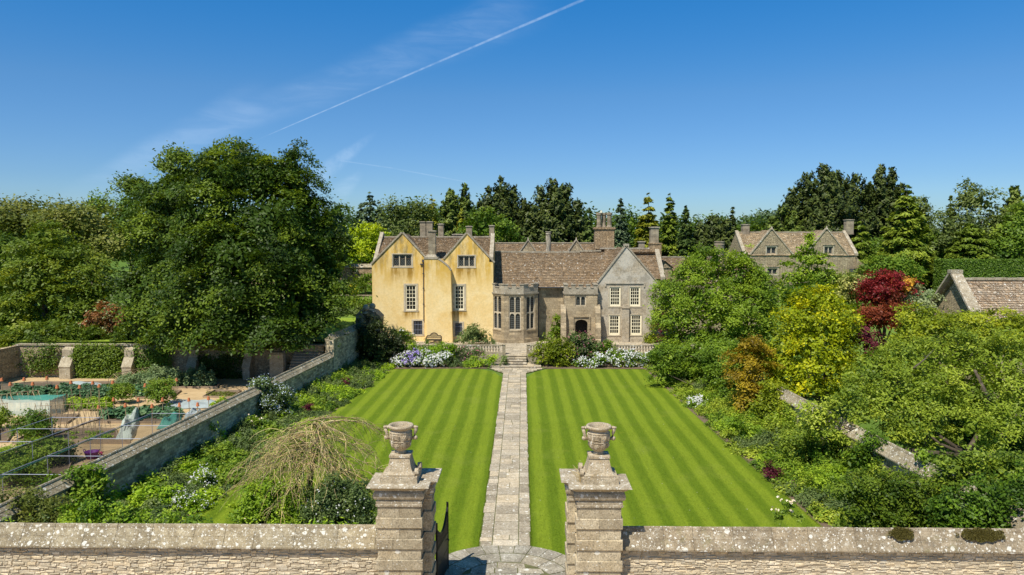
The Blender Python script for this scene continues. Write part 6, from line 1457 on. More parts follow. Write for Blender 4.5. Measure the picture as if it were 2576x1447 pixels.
    B('pale feathery birch group on the right skyline', 'tree', plobes(116, [(2440, 505, 32, 0, 1.1), (2480, 510, 32, 0, 1.1), (2400, 560, 40), (2450, 570, 50), (2510, 560, 38), (2380, 610, 38), (2500, 620, 50)]), 'birch', leaf=.24, clump=1.2, seed=52, tr=.3, droop=.3, flat=.7)
    coni('conifer', 'small pointed conifer left of the pale birches', 2392, 490, 22, 118, 'cyp_green', 'spruce', 7000, 53, group=G2, leaf=.28, vb=.7)
    coni('conifer', 'dark drooping cedar in front of the pale birches, over the clipped hedge', 2445, 555, 74, 108, 'cedar_green', 'cedar', 24000, 54, group=G2, leaf=.28, vb=.3)
    coni('conifer', 'conifer at the right edge of the photo', 2552, 473, 40, 118, 'cyp_green', 'cypress', 14000, 55, group=G2, leaf=.3, vb=.75)
    B('bright green leafy mass below the right-edge conifer', 'tree', plobes(112, [(2550, 580, 40), (2590, 560, 50), (2520, 620, 40), (2570, 630, 50)]), 'green', leaf=.22, clump=1.1, seed=56, tr=.3)
    B('leafy green tree filling the dip left of the right-edge group', 'tree', plobes(118, [(2350, 610, 30), (2340, 640, 40), (2230, 640, 40, -6), (2190, 630, 30, -6)]), 'green', leaf=.22, clump=1.1, seed=57, tr=.2, vb=.4)
    # fill behind: a belt of woodland read as one mass
    rg = random.Random(5); L = []
    for i in range(60):
        px = -40 + i * 45; Y = rg.uniform(132, 150); top = lerp_tab(px, [(-40, 530), (300, 545), (850, 545), (1000, 522), (1250, 500), (1450, 530), (1750, 552), (1900, 560), (2300, 550), (2350, 590), (2640, 545)]); R = rg.uniform(28, 45)
        L += plobes(Y, [(px, top + R, R), (px + 12, top + R * 2.2, R * 1.2)])
    tag(foliage('distant_woodland', crown(L, .4, 2.0, 1.0, .6, 77, inner=.1), M['beech']), kind='stuff')
    L = []
    for i in range(70):
        px = rg.uniform(1850, 2010); Y = rg.uniform(330, 420); R = rg.uniform(8, 13); py = lerp_tab(px, [(1850, 560), (1900, 543), (1940, 534), (1990, 532), (2010, 530)]) + R + rg.uniform(0, 40); L += plobes(Y, [(px, py, R)])
    tag(foliage('wooded_hill', crown(L, .9, 3.2, 1.0, .7, 78, inner=.1), M['spruce_blue']), kind='stuff')
    # clipped hedge
    a = W(2372, 700, 103); b_ = W(2640, 700, 103); zt = W(2450, 656, 103).z; zb = H(a.x, 103) - .3
    t = thing('clipped_hedge', 'long flat-topped clipped hedge beyond the barn roof', 'hedge', ((a.x + b_.x) / 2, 103, zb)); rng = np.random.default_rng(3); n = 60000; w = b_.x - a.x; h = zt - zb; d = 2.2
    f = rng.uniform(size=n); side = f < .55; P = np.where(side[:, None], np.stack([a.x + rng.uniform(size=n) * w, np.full(n, 103.0), zb + rng.uniform(size=n) * h], 1), np.stack([a.x + rng.uniform(size=n) * w, 103 + rng.uniform(size=n) * d, np.full(n, zt)], 1))
    e = rng.uniform(size=n) < .06; P[e, 0] = a.x; P[e, 1] = 103 + rng.uniform(size=e.sum()) * d; P[e, 2] = zb + rng.uniform(size=e.sum()) * h
    P += rng.normal(size=P.shape) * .07; N = np.where(side[:, None], np.array([0, -1.0, .5]), np.array([0, -.1, 1.0])) + rng.normal(size=P.shape) * .5
    foliage('hedge_foliage', (leaf_quads(P, N, .14, .09, rng), .5 + rng.normal(size=n) * .25), M['hedge'], t)
    c = MB(); c.box(a.x + .15, b_.x, 103.15, 103 + d - .15, zb, zt - .15); c.build('hedge_core', plain('hedge_inside', (.02, .035, .008), 1), t)
    broad('shrub', 'broad fresh-green shrub between the far house and the meadow patch', 'shrub', plobes(98, [(2215, 665, 28), (2250, 672, 30), (2190, 680, 24), (2280, 668, 24), (2300, 690, 24), (2240, 700, 30)]), 'green', leaf=.18, clump=.8, seed=60, tr=.1, vb=.6)
backdrop()

def right_garden():
    K = dict(tr=.16)
    broad('tree', 'large fresh-green tree hiding the right end of the manor house', 'tree', plobes(68, [(1745, 690, 46), (1700, 745, 55), (1790, 700, 48), (1850, 700, 52), (1900, 720, 48), (1930, 770, 50), (1770, 770, 75, -2), (1860, 790, 80, -2), (1695, 810, 50, -1), (1740, 860, 62, -2), (1830, 870, 70, -3), (1900, 850, 60, -2), (1715, 690, 26), (1760, 650, 24, 0, 1.3), (1800, 655, 22, 0, 1.3), (1870, 655, 24, 0, 1.2), (1690, 880, 38, -2)]), 'magnolia', leaf=.12, clump=.68, seed=70, flat=.4, tr=.3, rough=.25, vs=.24)
    broad('tree', 'bright green tiered pointed tree in front of the far stone house', 'tree', plobes(60, [(2040, 596, 10, 0, 1.6), (2038, 625, 17, 0, 1.1), (2016, 650, 18, 0, .6), (2064, 655, 20, 0, .6), (2040, 655, 22), (1982, 664, 16, 0, .4), (2096, 668, 17, 0, .4), (2040, 690, 32, 0, .7), (1998, 702, 26, 0, .55), (2086, 704, 28, 0, .55), (2042, 728, 42, 0, .7), (1978, 736, 30, 0, .6), (2100, 740, 32, 0, .6), (2040, 765, 50)]), 'magnolia', leaf=.12, clump=.42, seed=71, flat=.28, tr=.18, vb=.65, vs=.2, cov=1.1)
    broad('shrub', 'cream-variegated shrub left of the red maple', 'shrub', plobes(60, [(2120, 710, 34), (2150, 725, 34), (2100, 745, 34), (2150, 760, 34), (2075, 720, 24)]), 'varieg', leaf=.12, clump=.55, seed=72, **K)
    broad('maple_tree', 'scarlet dome-shaped maple, brightest red plant in the garden', 'maple', plobes(58, [(2230, 705, 34, 0, .7), (2195, 715, 28, 0, .7), (2265, 715, 30, 0, .7), (2230, 735, 42, -1, .6), (2190, 745, 30)]), 'red', leaf=.10, clump=.5, flat=.35, seed=73, cov=1.2, **K)
    broad('maple_tree', 'maroon-brown maple below the scarlet one', 'maple', plobes(56, [(2235, 768, 38, 0, .7), (2195, 785, 38, -.5, .7), (2225, 805, 46, -2, .6), (2175, 812, 34, -2), (2258, 788, 32)]), 'maroon', leaf=.10, clump=.5, flat=.35, seed=74, **K)
    broad('maple_tree', 'small deep purple maple lowest under the maroon one', 'maple', plobes(50, [(2172, 845, 26, -1, .8), (2190, 862, 26, -1, .8), (2208, 882, 20, -1)]), 'purple_leaf', leaf=.09, clump=.35, seed=75, z0=1.0, **K)
    broad('shrub', 'little orange-gold shrub tucked beside the scarlet maple', 'shrub', plobes(57, [(2268, 718, 20), (2285, 712, 14), (2255, 728, 14)]), 'orange_leaf', leaf=.09, clump=.35, seed=76, **K)
    broad('shrub', 'silver-green bush left of the barn gable', 'shrub', plobes(58, [(2300, 745, 32), (2325, 755, 26), (2275, 740, 22), (2310, 765, 30)]), 'silver', leaf=.10, clump=.45, seed=77, **K)
    broad('tree', 'golden yellow-green tree, brightest mass in the middle of the right bank', 'tree', plobes(49, [(2060, 770, 42), (2110, 800, 48), (2000, 800, 44), (2060, 830, 62, -1), (2115, 850, 42), (1985, 870, 56), (2060, 900, 70, -2), (2110, 915, 50, -1), (1960, 930, 46, -1), (2020, 970, 58, -2), (2090, 980, 50, -2), (1940, 985, 40, -2), (1960, 1020, 42, -3), (2030, 750, 24), (2090, 750, 24)]), 'gold', leaf=.105, clump=.5, seed=78, flat=.5, tr=.2, asp=.55, rough=.28)
    broad('maple_tree', 'amber-brown maple at the lawn side, left of the golden tree', 'maple', plobes(47.5, [(1885, 872, 32, 0, .6), (1915, 890, 32, 0, .6), (1865, 905, 30, 0, .6), (1900, 925, 36, -.5, .6), (1868, 950, 30, -.5, .6), (1895, 975, 34, -.5, .8), (1875, 1005, 26, -.5, 1.0), (1905, 1015, 24, 0, 1.0)]), 'amber', leaf=.085, clump=.42, flat=.32, seed=79, tr=.1, rough=.25)
    broad('tree', 'wide yellow-green maple mass in front of the barn roof', 'tree', plobes(46, [(2290, 800, 34), (2320, 805, 36), (2385, 825, 48), (2450, 825, 50), (2520, 825, 52), (2580, 830, 50), (2290, 835, 46, -1), (2360, 850, 65, -2), (2450, 850, 65, -2), (2540, 860, 70, -2), (2265, 865, 36, -1)]), 'goldgreen', leaf=.092, clump=.5, seed=80, tr=.2, flat=.35, z0=0.6)
    broad('apple_tree', 'large old gnarled tree with mossy trunk filling the right foreground', 'tree', plobes(37, [(2200, 940, 60, 1), (2280, 915, 60, 2), (2370, 905, 65, 2), (2460, 910, 70, 2), (2550, 920, 75, 2), (2150, 1000, 50), (2240, 1010, 70), (2330, 990, 70), (2430, 1000, 80, 1), (2540, 1000, 64, 1), (2620, 980, 80), (2100, 1010, 32, 0, .6), (2090, 1060, 36, -1, .6), (2180, 1050, 40, -1, .6), (2310, 1070, 55, -1), (2400, 1110, 30, 0), (2450, 1075, 34, -3), (2540, 1060, 40, -2), (2510, 1120, 28, -3), (2250, 1090, 40, -1), (2330, 1130, 36, -1, .7), (2060, 1040, 26, -1, .6), (2050, 1090, 34, -1, .8), (2110, 1100, 34, -1, .8)]), 'sage', leaf=.082, clump=.52, seed=81, flat=.45, tr=.24, base=(G(2440, 1240, .1).x, G(2440, 1240, .1).y), bark='bark', rough=.3, vs=.25, inner=.10)
    # exposed limbs of the old tree, its own branching trunk
    t = bpy.data.objects['apple_tree']; rg = random.Random(8); mb = MB()
    for pts, r in (([(2440, 1230, 35), (2430, 1150, 36), (2470, 1080, 36), (2485, 1000, 36.5), (2450, 930, 37)], .26), ([(2440, 1200, 35), (2520, 1120, 36), (2560, 1040, 36.5)], .2), ([(2330, 1120, 35.5), (2345, 1060, 35.6), (2335, 1010, 36)], .07), ([(2300, 930, 36), (2330, 905, 37), (2350, 880, 38)], .07)):
        P = [W(*p) for p in pts]; P = [p + Vector((rg.uniform(-.08, .08), 0, rg.uniform(-.08, .08))) for p in P]; mb.tube(P, [r * .62 * (1 - .6 * i / (len(P) - 1)) for i in range(len(P))], 8)
    mb.build('limbs', stone('mossy_bark', [(0.05, 0.038, 0.025), (0.11, 0.085, 0.06), (0.20, 0.17, 0.13)], 4.0, None, .3, .8, moss=.6), t, smooth=True)
    # shrubs at the foot of the bank, near the front wall
    broad('shrub', 'glossy dark green shrub under the coping slabs', 'shrub', plobes(33.5, [(2200, 1130, 46), (2250, 1150, 44), (2160, 1160, 36), (2210, 1190, 46), (2280, 1180, 34)]), 'ivy', ground=True, leaf=.075, clump=.32, seed=82, vb=.32, **K)
    broad('shrub', 'black-green yew-like shrub touching the front wall', 'shrub', plobes(27.5, [(2140, 1240, 42), (2190, 1225, 44), (2240, 1245, 50), (2300, 1240, 44), (2180, 1290, 44), (2250, 1300, 50), (2320, 1300, 44)]), 'beech', ground=True, leaf=.06, clump=.28, seed=83, vb=.7, **K)
    broad('shrub', 'bright ivy column climbing left of the old trunk', 'climber', plobes(30, [(2325, 1150, 28), (2340, 1195, 30), (2350, 1240, 30), (2355, 1290, 34)]), 'ivy', leaf=.075, clump=.28, seed=84, vb=.75, **K)
    broad('shrub', 'dim tangle of leaves at the bottom right corner beside the wall', 'shrub', plobes(25.2, [(2420, 1270, 50), (2480, 1245, 52), (2540, 1260, 56), (2600, 1240, 66), (2500, 1310, 56), (2420, 1320, 46), (2370, 1290, 40)]), 'ivy', ground=True, leaf=.07, clump=.3, seed=85, vb=.25, **K)
    broad('shrub', 'leafy understorey behind the old trunk at the right edge', 'shrub', plobes(28.0, [(2400, 1180, 36), (2450, 1170, 40), (2380, 1220, 34), (2440, 1215, 40), (2500, 1200, 40), (2560, 1190, 50)]), 'sage', ground=True, leaf=.085, clump=.35, seed=86, vb=.2, **K)
    broad('shrub', 'round dark evergreen below the scarlet group, mostly behind the golden tree', 'shrub', plobes(56, [(2040, 735, 36), (1990, 745, 36), (2150, 790, 36), (2180, 800, 30)]), 'green', leaf=.14, clump=.6, seed=87, vb=.3, **K)
    broad('shrub', 'bank of mixed green shrubs between the large green tree and the amber maple', 'shrub', plobes(58, [(1700, 900, 28), (1740, 905, 34), (1780, 910, 36, -2), (1815, 915, 38, -4), (1760, 880, 30), (1805, 880, 34, -2), (1670, 888, 24), (1845, 930, 40, -7), (1850, 895, 30, -5)]), 'magnolia', ground=True, leaf=.10, clump=.45, seed=90, vb=.3, **K)
    broad('shrub', 'light green shrub under the amber maple, hiding the wall foot', 'shrub', plobes(45, [(1945, 985, 34), (1975, 1020, 34, -1), (1930, 1030, 30), (1965, 1055, 30, -1), (2010, 1040, 24, -1)]), 'goldgreen', ground=True, leaf=.09, clump=.35, seed=91, vb=.5, **K)
    broad('shrub', 'dark undergrowth far back under the right edge of the gnarled tree', 'shrub', plobes(42, [(2440, 1030, 50), (2520, 1040, 55), (2590, 1030, 60), (2480, 1090, 50), (2570, 1100, 60), (2400, 1070, 40)]), 'beech', ground=True, leaf=.11, clump=.5, seed=92, vb=.6, **K)
    # climbers at the house corner
    broad('climber', 'yellow-green climber on the right corner of the grey gable', 'climber', plobes(77.0, [(1648, 820, 13), (1640, 850, 14), (1652, 790, 9), (1645, 872, 15)]), 'goldgreen', leaf=.12, clump=.4, seed=88, trunk=False, z0=.7)
    broad('climber', 'burgundy-leaved climber beside the yellow-green one on the grey gable', 'climber', plobes(75.5, [(1660, 800, 12), (1665, 825, 14), (1668, 850, 12)]), 'purple_leaf', leaf=.12, clump=.4, seed=89, trunk=False, z0=.7)
right_garden()

def terrace_front():
    K = dict(tr=.06, trunk=True)
    S = lambda lab, lobes, mt, seed, cat='shrub', nm='shrub', **k: broad(nm, lab, cat, lobes, mt, seed=seed, **{**K, **k})
    S('black-green yew bulging in front of the yellow house corner', plobes(67.5, [(925, 840, 38), (960, 855, 36), (905, 870, 34), (945, 890, 44), (985, 885, 30), (905, 905, 36), (960, 915, 34)]), 'yew', 100, leaf=.10, clump=.55, cov=1.4, z0=.0, base=(W(940, 890, 67.5).x, 67.5))
    S('grey-green rounded bush against the yellow wall right of the bench', plobes(75.0, [(1190, 845, 26), (1172, 850, 18), (1210, 850, 20), (1190, 835, 18)]), 'peren_blue', 101, leaf=.11, clump=.4, z0=.8, vb=.65)
    S('green bush against the yellow wall beneath the left windows', plobes(75.0, [(1010, 845, 20), (990, 838, 14), (1018, 852, 16), (990, 858, 18)]), 'green', 102, leaf=.11, clump=.4, z0=.8, extra=[('white_fl', 60, .07)])
    S('leafy fig-like shrub against the shaded hall wall beside the porch', plobes(78.3, [(1405, 815, 12), (1398, 832, 14), (1408, 845, 12), (1388, 845, 12), (1400, 800, 7)]), 'green', 103, leaf=.13, clump=.4, z0=.8, vb=.7)
    Y = 68.0
    S('long leafy shrub bank above the white flowers, left of the balusters', plobes(68.4, [(1020, 885, 22), (1050, 880, 22), (1085, 882, 22), (1115, 885, 22), (1005, 875, 14), (1135, 880, 12)]), 'peren_lime', 104, leaf=.10, clump=.4, vb=.35)
    S('drift of white flowers at the left end of the far border', plobes(66.9, [(1005, 912, 16), (1025, 905, 18), (1050, 908, 18), (1015, 920, 12)]), 'peren', 105, leaf=.08, clump=.3, extra=[('white_fl', 950, .055)], cat='flowering plant', nm='flower_clump')
    S('violet flower spikes among the white drift', plobes(66.6, [(1028, 905, 9, 0, 1.2), (1040, 895, 9, 0, 1.2), (1036, 912, 8)]), 'peren', 106, leaf=.07, clump=.25, extra=[('lilac_fl', 380, .06)], cat='flowering plant', nm='flower_clump')
    S('second drift of white flowers, right of the violet spikes', plobes(66.9, [(1075, 905, 18), (1100, 908, 16), (1088, 915, 16), (1120, 900, 12)]), 'peren', 107, leaf=.08, clump=.3, extra=[('white_fl', 850, .055)], cat='flowering plant', nm='flower_clump')
    S('dusky grey lavender mound between white flowers and the lime mound', plobes(66.9, [(1130, 910, 15), (1150, 912, 14), (1138, 920, 12)]), 'peren_blue', 108, leaf=.07, clump=.28, vb=.3)
    S('straggly grey bush with pink flecks in front of the balusters', plobes(68.0, [(1160, 890, 14), (1180, 892, 14), (1200, 885, 12)]), 'peren_blue', 109, leaf=.09, clump=.35, vb=.4, extra=[('pink_fl', 20, .06)])
    S('low bright green leafy mound left of the steps', plobes(66.9, [(1190, 912, 16), (1215, 910, 18), (1235, 905, 12), (1175, 916, 13), (1200, 918, 14)]), 'peren', 110, leaf=.09, clump=.35, vb=.75)
    S('small spiky bush growing on the left side of the steps', plobes(66.9, [(1268, 905, 9, 0, 1.1), (1268, 912, 10)]), 'peren_blue', 111, leaf=.08, clump=.22, vb=.7)
    S('big yellow-green bush right of the steps', plobes(67.6, [(1375, 875, 24), (1400, 865, 22), (1360, 895, 24), (1395, 895, 30), (1420, 880, 24), (1375, 912, 20), (1415, 910, 22)]), 'goldgreen', 112, leaf=.10, clump=.4, vb=.3)
    S('tall rose bush with dusky pink blooms in front of the porch', plobes(68.4, [(1455, 865, 24), (1475, 860, 22), (1490, 875, 22), (1460, 890, 28), (1440, 850, 14)]), 'peren_blue', 113, leaf=.10, clump=.4, vb=.4, extra=[('pink_fl', 170, .055)])
    S('fresh green bush right of the pink rose', plobes(68.4, [(1515, 880, 18), (1530, 890, 16), (1505, 895, 18), (1530, 868, 9)]), 'green', 114, leaf=.10, clump=.4, vb=.7)
    S('white flowers scattered below the pink rose', plobes(66.8, [(1470, 915, 15), (1495, 912, 16), (1515, 905, 14), (1450, 918, 10)]), 'peren', 115, leaf=.08, clump=.3, extra=[('white_fl', 420, .06)], cat='flowering plant', nm='flower_clump')
    S('dense white flower bank below the grey gable', plobes(67.1, [(1545, 900, 16), (1570, 898, 18), (1598, 902, 17), (1560, 912, 14), (1585, 913, 14)]), 'peren', 116, leaf=.08, clump=.3, extra=[('white_fl', 620, .06)], cat='flowering plant', nm='flower_clump')
    S('thin white-flowered clump at the right end of the far border', plobes(67.1, [(1620, 903, 14), (1640, 900, 14), (1628, 915, 12)]), 'peren', 117, leaf=.08, clump=.3, extra=[('white_fl', 160, .06)], cat='flowering plant', nm='flower_clump')
    S('dark shrub at the foot of the large green tree by the far lawn corner', plobes(66.5, [(1680, 905, 30), (1720, 915, 30), (1760, 920, 34), (1800, 930, 34), (1655, 890, 18)]), 'green', 118, leaf=.12, clump=.5, vb=.3)
    S('low lilac and rosemary tufts at the foot of the yellow wall', plobes(74.6, [(1225, 857, 8), (1150, 860, 8), (1075, 860, 7), (1240, 860, 8)]), 'peren_blue', 119, leaf=.07, clump=.25, z0=.8, trunk=False, vb=.5)
    # upper left garden
    S('leafy bank of climbers over the far balustrade', plobes(83.6, [(860, 765, 20), (885, 765, 20), (910, 768, 20), (932, 765, 18), (845, 770, 16)]), 'green', 120, leaf=.12, clump=.5, trunk=False, z0=3.0, vb=.8)
    S('blue-green perennials at the back of the upper lawn', plobes(82.6, [(865, 785, 12), (885, 785, 12), (905, 786, 12), (845, 784, 12), (922, 784, 12)]), 'peren_blue', 121, leaf=.1, clump=.4, trunk=False, z0=3.0)
    for i, (px, lab) in enumerate(((862, 'bright yellow flower mound below the distant wall, left of its pair'), (890, 'bright yellow flower mound below the distant wall, right of its pair'))):
        S(lab, plobes(87.5, [(px - 6, 730, 10), (px + 7, 730, 10)]), 'peren_lime', 122 + i, leaf=.1, clump=.35, trunk=False, z0=4.8, extra=[('yellow_fl', 260, .10)], cat='flowering plant', nm='flower_clump')
    S('dull green border along the foot of the distant wall', plobes(90.5, [(840, 715, 14), (865, 716, 14), (890, 718, 14), (912, 716, 16)]), 'peren_blue', 124, leaf=.11, clump=.5, trunk=False, z0=5.5)
    S('yellow-green hedge block at the left end of the buttressed wall', plobes(61, [(5, 880, 26), (-10, 910, 30), (10, 930, 22), (-20, 870, 30)]), 'goldgreen', 125, leaf=.12, clump=.5, vb=.3)
terrace_front()

# ---- the long borders either side of the lawn
def hemi_mounds(mounds, leaf, cov, rng, flat=.5, spiky=0.0):
    """mounds: (x, y, r, h, v)"""
    Ps, Ns, vs = [], [], []
    for (x, y, r, h, v) in mounds:
        n = int(cov * 2 * math.pi * r * (r + h) * .5 / (leaf * leaf)); d = norm(rng.normal(size=(n, 3))); d[:, 2] = np.abs(d[:, 2])
        q = rng.uniform(.72, 1.06, n)[:, None]; P = np.array([x, y, 0.02]) + d * np.array([r, r, h]) * q * (1 + .12 * np.sin(d[:, :1] * 9 + x * 7) + .1 * np.sin(d[:, 1:2] * 11 + y))
        Ps.append(P + rng.normal(size=P.shape) * leaf * .4); Ns.append(d * .6 + np.array([0, 0, .7]) + rng.normal(size=P.shape) * .5); vs.append(v + rng.normal(size=n) * .22 + (q[:, 0] - .9) * .6)
    P = np.concatenate(Ps); N = np.concatenate(Ns); v = np.concatenate(vs); L = leaf * rng.uniform(.6, 1.4, len(P))
    return leaf_quads(P, N, L, L * (.5 - .3 * spiky), rng), v
def border(name, poly, n, species, seed, hscale=lambda x, y: 1.0, avoid=()):
    rng = np.random.default_rng(seed); xs = [p[0] for p in poly]; ys = [p[1] for p in poly]; pts = []
    while len(pts) < n:
        x = rng.uniform(min(xs), max(xs)); y = rng.uniform(min(ys), max(ys))
        if inpoly(x, y, poly) and all(math.hypot(x - a, y - b_) > c for a, b_, c in avoid): pts.append((x, y))
    groups = {}
    for (x, y) in pts:
        k = int((math.sin(x * .9 + seed) + math.sin(y * .55 + seed * 2) + math.sin(x * .5 + y * .8) + rng.normal() * .5 + 3.5) / 7 * len(species)); k = min(max(k, 0), len(species) - 1)
        r = rng.uniform(.28, .62); h = rng.uniform(.35, .75) * hscale(x, y); groups.setdefault(k, []).append((x, y, r, h, .5 + rng.normal() * .26))
    for k, ms in groups.items():
        nm, mt, leaf, sp = species[k]; tag(foliage(nm, hemi_mounds(ms, leaf, 1.25, rng, spiky=sp), M[mt]), kind='stuff')
def borders():
    SPL = [('border_foliage', 'peren', .075, 0), ('border_lime_foliage', 'peren_lime', .08, .3), ('border_grey_foliage', 'peren_blue', .06, .2), ('border_green_foliage', 'green', .09, 0), ('border_grassy_foliage', 'peren', .11, .9)]
    wx = lambda y: -19.15 + (y - 23.4) / 36.9 * 2.8; ex = lambda y: lerp_tab(y, [(23, -15.2), (31, -14.2), (49.6, -13.0), (65.5, -11.9)])
    polyL = [(wx(28) + .3, 28)] + [(wx(y) + .35, y) for y in (36, 45, 55, 62, 67.5)] + [(-12.2, 67.5), (-12.0, 65.5), (ex(58) - .05, 58), (ex(49.6), 49.6), (ex(40), 40), (ex(31) - .1, 31), (-14.6, 28)]
    border('left', polyL, 760, SPL, 3, lambda x, y: .55 + .9 * min(1, max(0, (ex(y) - x) / 3.5)))
    wr = lambda y: 17.2 - (y - 23.4) / 45.1 * 2.3; er = lambda y: lerp_tab(y, [(23, 12.9), (30.6, 12.4), (40, 12.0), (48, 11.75), (65.7, 11.2)])
    polyR = [(er(y) + .25, y) for y in (24, 30.6, 40, 48, 58, 65.5)] + [(11.4, 68.2), (14.6, 68.2)] + [(wr(y) - .3, y) for y in (58, 48, 36, 24)]
    SPR = [('border_foliage', 'peren', .07, 0), ('border_green_foliage', 'green', .08, 0), ('border_grassy_foliage', 'peren', .10, .9), ('border_sage_foliage', 'sage', .07, 0), ('border_grey_foliage', 'peren_blue', .06, .2)]
    border('right', polyR, 760, SPR, 8, lambda x, y: .5 + 2.3 * min(1, max(0, (x - er(y)) / 3.8)) ** 1.5)
    # planting inside the front wall, left of the gate
    polyF = [(-19.5, 23.9), (-4.9, 23.9), (-5.2, 26.4), (-8.0, 27.2), (-9.8, 25.9), (-12.2, 26.6), (-13.6, 28.6), (-19.0, 29.0)]
    border('front', polyF, 420, SPL, 5, lambda x, y: 1.3 + 1.8 * (1 - min(1, abs(y - 23.9) / 3.0)))
    K = dict(tr=.04, trunk=False)
    S = lambda lab, lobes, mt, seed, cat='shrub', nm='shrub', **k: broad(nm, lab, cat, lobes, mt, seed=seed, **{**K, **k})
    S('blue-white flowered rounded shrub leaning over the grey coping', plobes(46.8, [(668, 985, 38), (645, 1000, 28), (700, 1000, 30), (665, 1020, 36), (694, 1030, 26), (655, 962, 20)]), 'peren_blue', 200, leaf=.075, clump=.35, vb=.3, z0=.0, ground=True, extra=[('blue_fl', 1100, .032)])
    S('small bush of wine-dark leaves near the far end of the left border', plobes(57.0, [(868, 962, 9), (875, 968, 7)]), 'purple_leaf', 201, leaf=.06, clump=.2, z0=.0)
    S('wine-dark leafed bush behind the top of the bare weeping tree', plobes(48.5, [(770, 1030, 9), (775, 1022, 8)]), 'purple_leaf', 202, leaf=.055, clump=.2, z0=.0)
    S('cream rose bush at the foot of the shaded wall', plobes(43.5, [(630, 1068, 20), (650, 1085, 22), (615, 1085, 14)]), 'peren', 203, leaf=.06, clump=.25, z0=.0, extra=[('cream_fl', 26, .06)])
    S('lime-green feathery clump in the left border below the shaded wall', plobes(35.2, [(455, 1195, 30), (480, 1185, 26), (435, 1205, 22)]), 'peren_lime', 204, leaf=.07, clump=.28, z0=.0, vb=.6)
    S('white umbel flowers sprinkled beside the lime clump', plobes(33.8, [(505, 1205, 18), (520, 1225, 16), (495, 1235, 16)]), 'peren', 205, leaf=.06, clump=.25, z0=.0, extra=[('white_fl', 260, .032)], cat='flowering plant', nm='flower_clump')
    S('large-leaved bright green plants in front of the lime clump', plobes(31.6, [(340, 1265, 30), (385, 1255, 30), (425, 1250, 26), (300, 1275, 22)]), 'peren_lime', 206, leaf=.13, clump=.3, z0=.0, asp=.35, vb=.35)
    S('white daisies speckled low in the left foreground', plobes(31.2, [(460, 1262, 22), (500, 1270, 22), (420, 1285, 20)]), 'peren', 207, leaf=.06, clump=.25, z0=.0, extra=[('white_fl', 170, .03)], cat='flowering plant', nm='flower_clump')
    S('dark climber hanging over the near end of the shaded wall', plobes(29.0, [(200, 1195, 30), (240, 1190, 26), (170, 1225, 34), (215, 1235, 34), (130, 1215, 26), (255, 1215, 22)]), 'ivy', 208, ground=True, leaf=.08, clump=.3, z0=.0, vb=.5)
    S('climber on the shaded wall halfway along', plobes(40.0, [(500, 1090, 20), (515, 1075, 16), (505, 1110, 18)]), 'ivy', 209, leaf=.075, clump=.28, z0=.0, vb=.45)
    S('olive shrub mass in the bottom left corner behind the front wall', plobes(26.0, [(10, 1275, 40), (70, 1262, 36), (125, 1278, 34), (-30, 1250, 40), (170, 1290, 34), (100, 1300, 40)]), 'olive', 210, ground=True, leaf=.055, clump=.28, z0=.0, vb=.55)
    S('fresh green mass left of centre right behind the front wall', plobes(25.6, [(190, 1285, 34), (240, 1290, 34), (300, 1300, 32), (350, 1305, 30), (420, 1308, 28), (490, 1312, 24)]), 'peren', 211, ground=True, leaf=.06, clump=.28, z0=.0)
    S('leafy bush under the left side of the bare tree', plobes(29.6, [(640, 1255, 36), (690, 1255, 40), (610, 1285, 30), (740, 1240, 36), (720, 1280, 34), (665, 1225, 28)]), 'peren', 212, ground=True, leaf=.065, clump=.28, z0=.0, vb=.55, extra=[('cream_fl', 24, .03)])
    S('darker bush with tiny pale buds between the bare tree and left pier', plobes(29.0, [(850, 1235, 38), (895, 1240, 40), (815, 1250, 36), (875, 1290, 40), (925, 1275, 26), (800, 1290, 30)]), 'peren_blue', 213, ground=True, leaf=.055, clump=.26, z0=.0, vb=.35, extra=[('white_fl', 130, .028)])
    S('bright moss-green stonecrop tuft on the grey wall coping', plobes(42.3, [(548, 1012, 8, 0, .5), (562, 1006, 10, 0, .5), (535, 1018, 7, 0, .5)]), 'peren_lime', 214, leaf=.05, clump=.16, z0=2.0, vb=.8)
    S('white phlox clump on the right lawn edge', plobes(51.0, [(1748, 1015, 13), (1760, 1012, 10), (1740, 1028, 9)]), 'peren', 215, leaf=.055, clump=.2, z0=.0, extra=[('white_fl', 230, .045)], cat='flowering plant', nm='flower_clump')
    S('dark plum-leaved bush at the right lawn edge', plobes(35.5, [(1945, 1190, 18), (1955, 1205, 16), (1935, 1180, 10)]), 'purple_leaf', 216, leaf=.05, clump=.22, z0=.0, vb=.1)
    S('pale-green feathery bush in the right border under the golden tree', plobes(42.0, [(1890, 1090, 24), (1930, 1105, 26), (1850, 1065, 20)]), 'peren', 217, leaf=.065, clump=.26, z0=.0, vb=.6)
    S('sage-green trailing shrub spilling from the right wall', plobes(37.5, [(2010, 1110, 34), (2050, 1135, 36), (1990, 1140, 26), (2080, 1160, 30), (1990, 1040, 22, 5), (2050, 1066, 26, 2.2), (2100, 1108, 28, -1), (2155, 1142, 28, -3), (2052, 1032, 15, 3.3)]), 'sage', 218, leaf=.075, clump=.3, z0=.0, vb=.55)
    S('bright green clump near the right front corner of the lawn', plobes(33.0, [(2080, 1215, 40), (2120, 1235, 36), (2050, 1235, 28), (2110, 1200, 28)]), 'peren', 219, leaf=.075, clump=.28, z0=.0, vb=.75, asp=.35)
    t = broad('rose_bush', 'leggy rose with pale pink blooms just behind the right front wall', 'rose bush', plobes(24.6, [(1975, 1290, 9), (1985, 1272, 6), (1965, 1302, 9), (2010, 1300, 7)]), 'green', leaf=.045, clump=.12, seed=220, tr=.015, z0=.0, extra=[('cream_fl', 9, .055)])
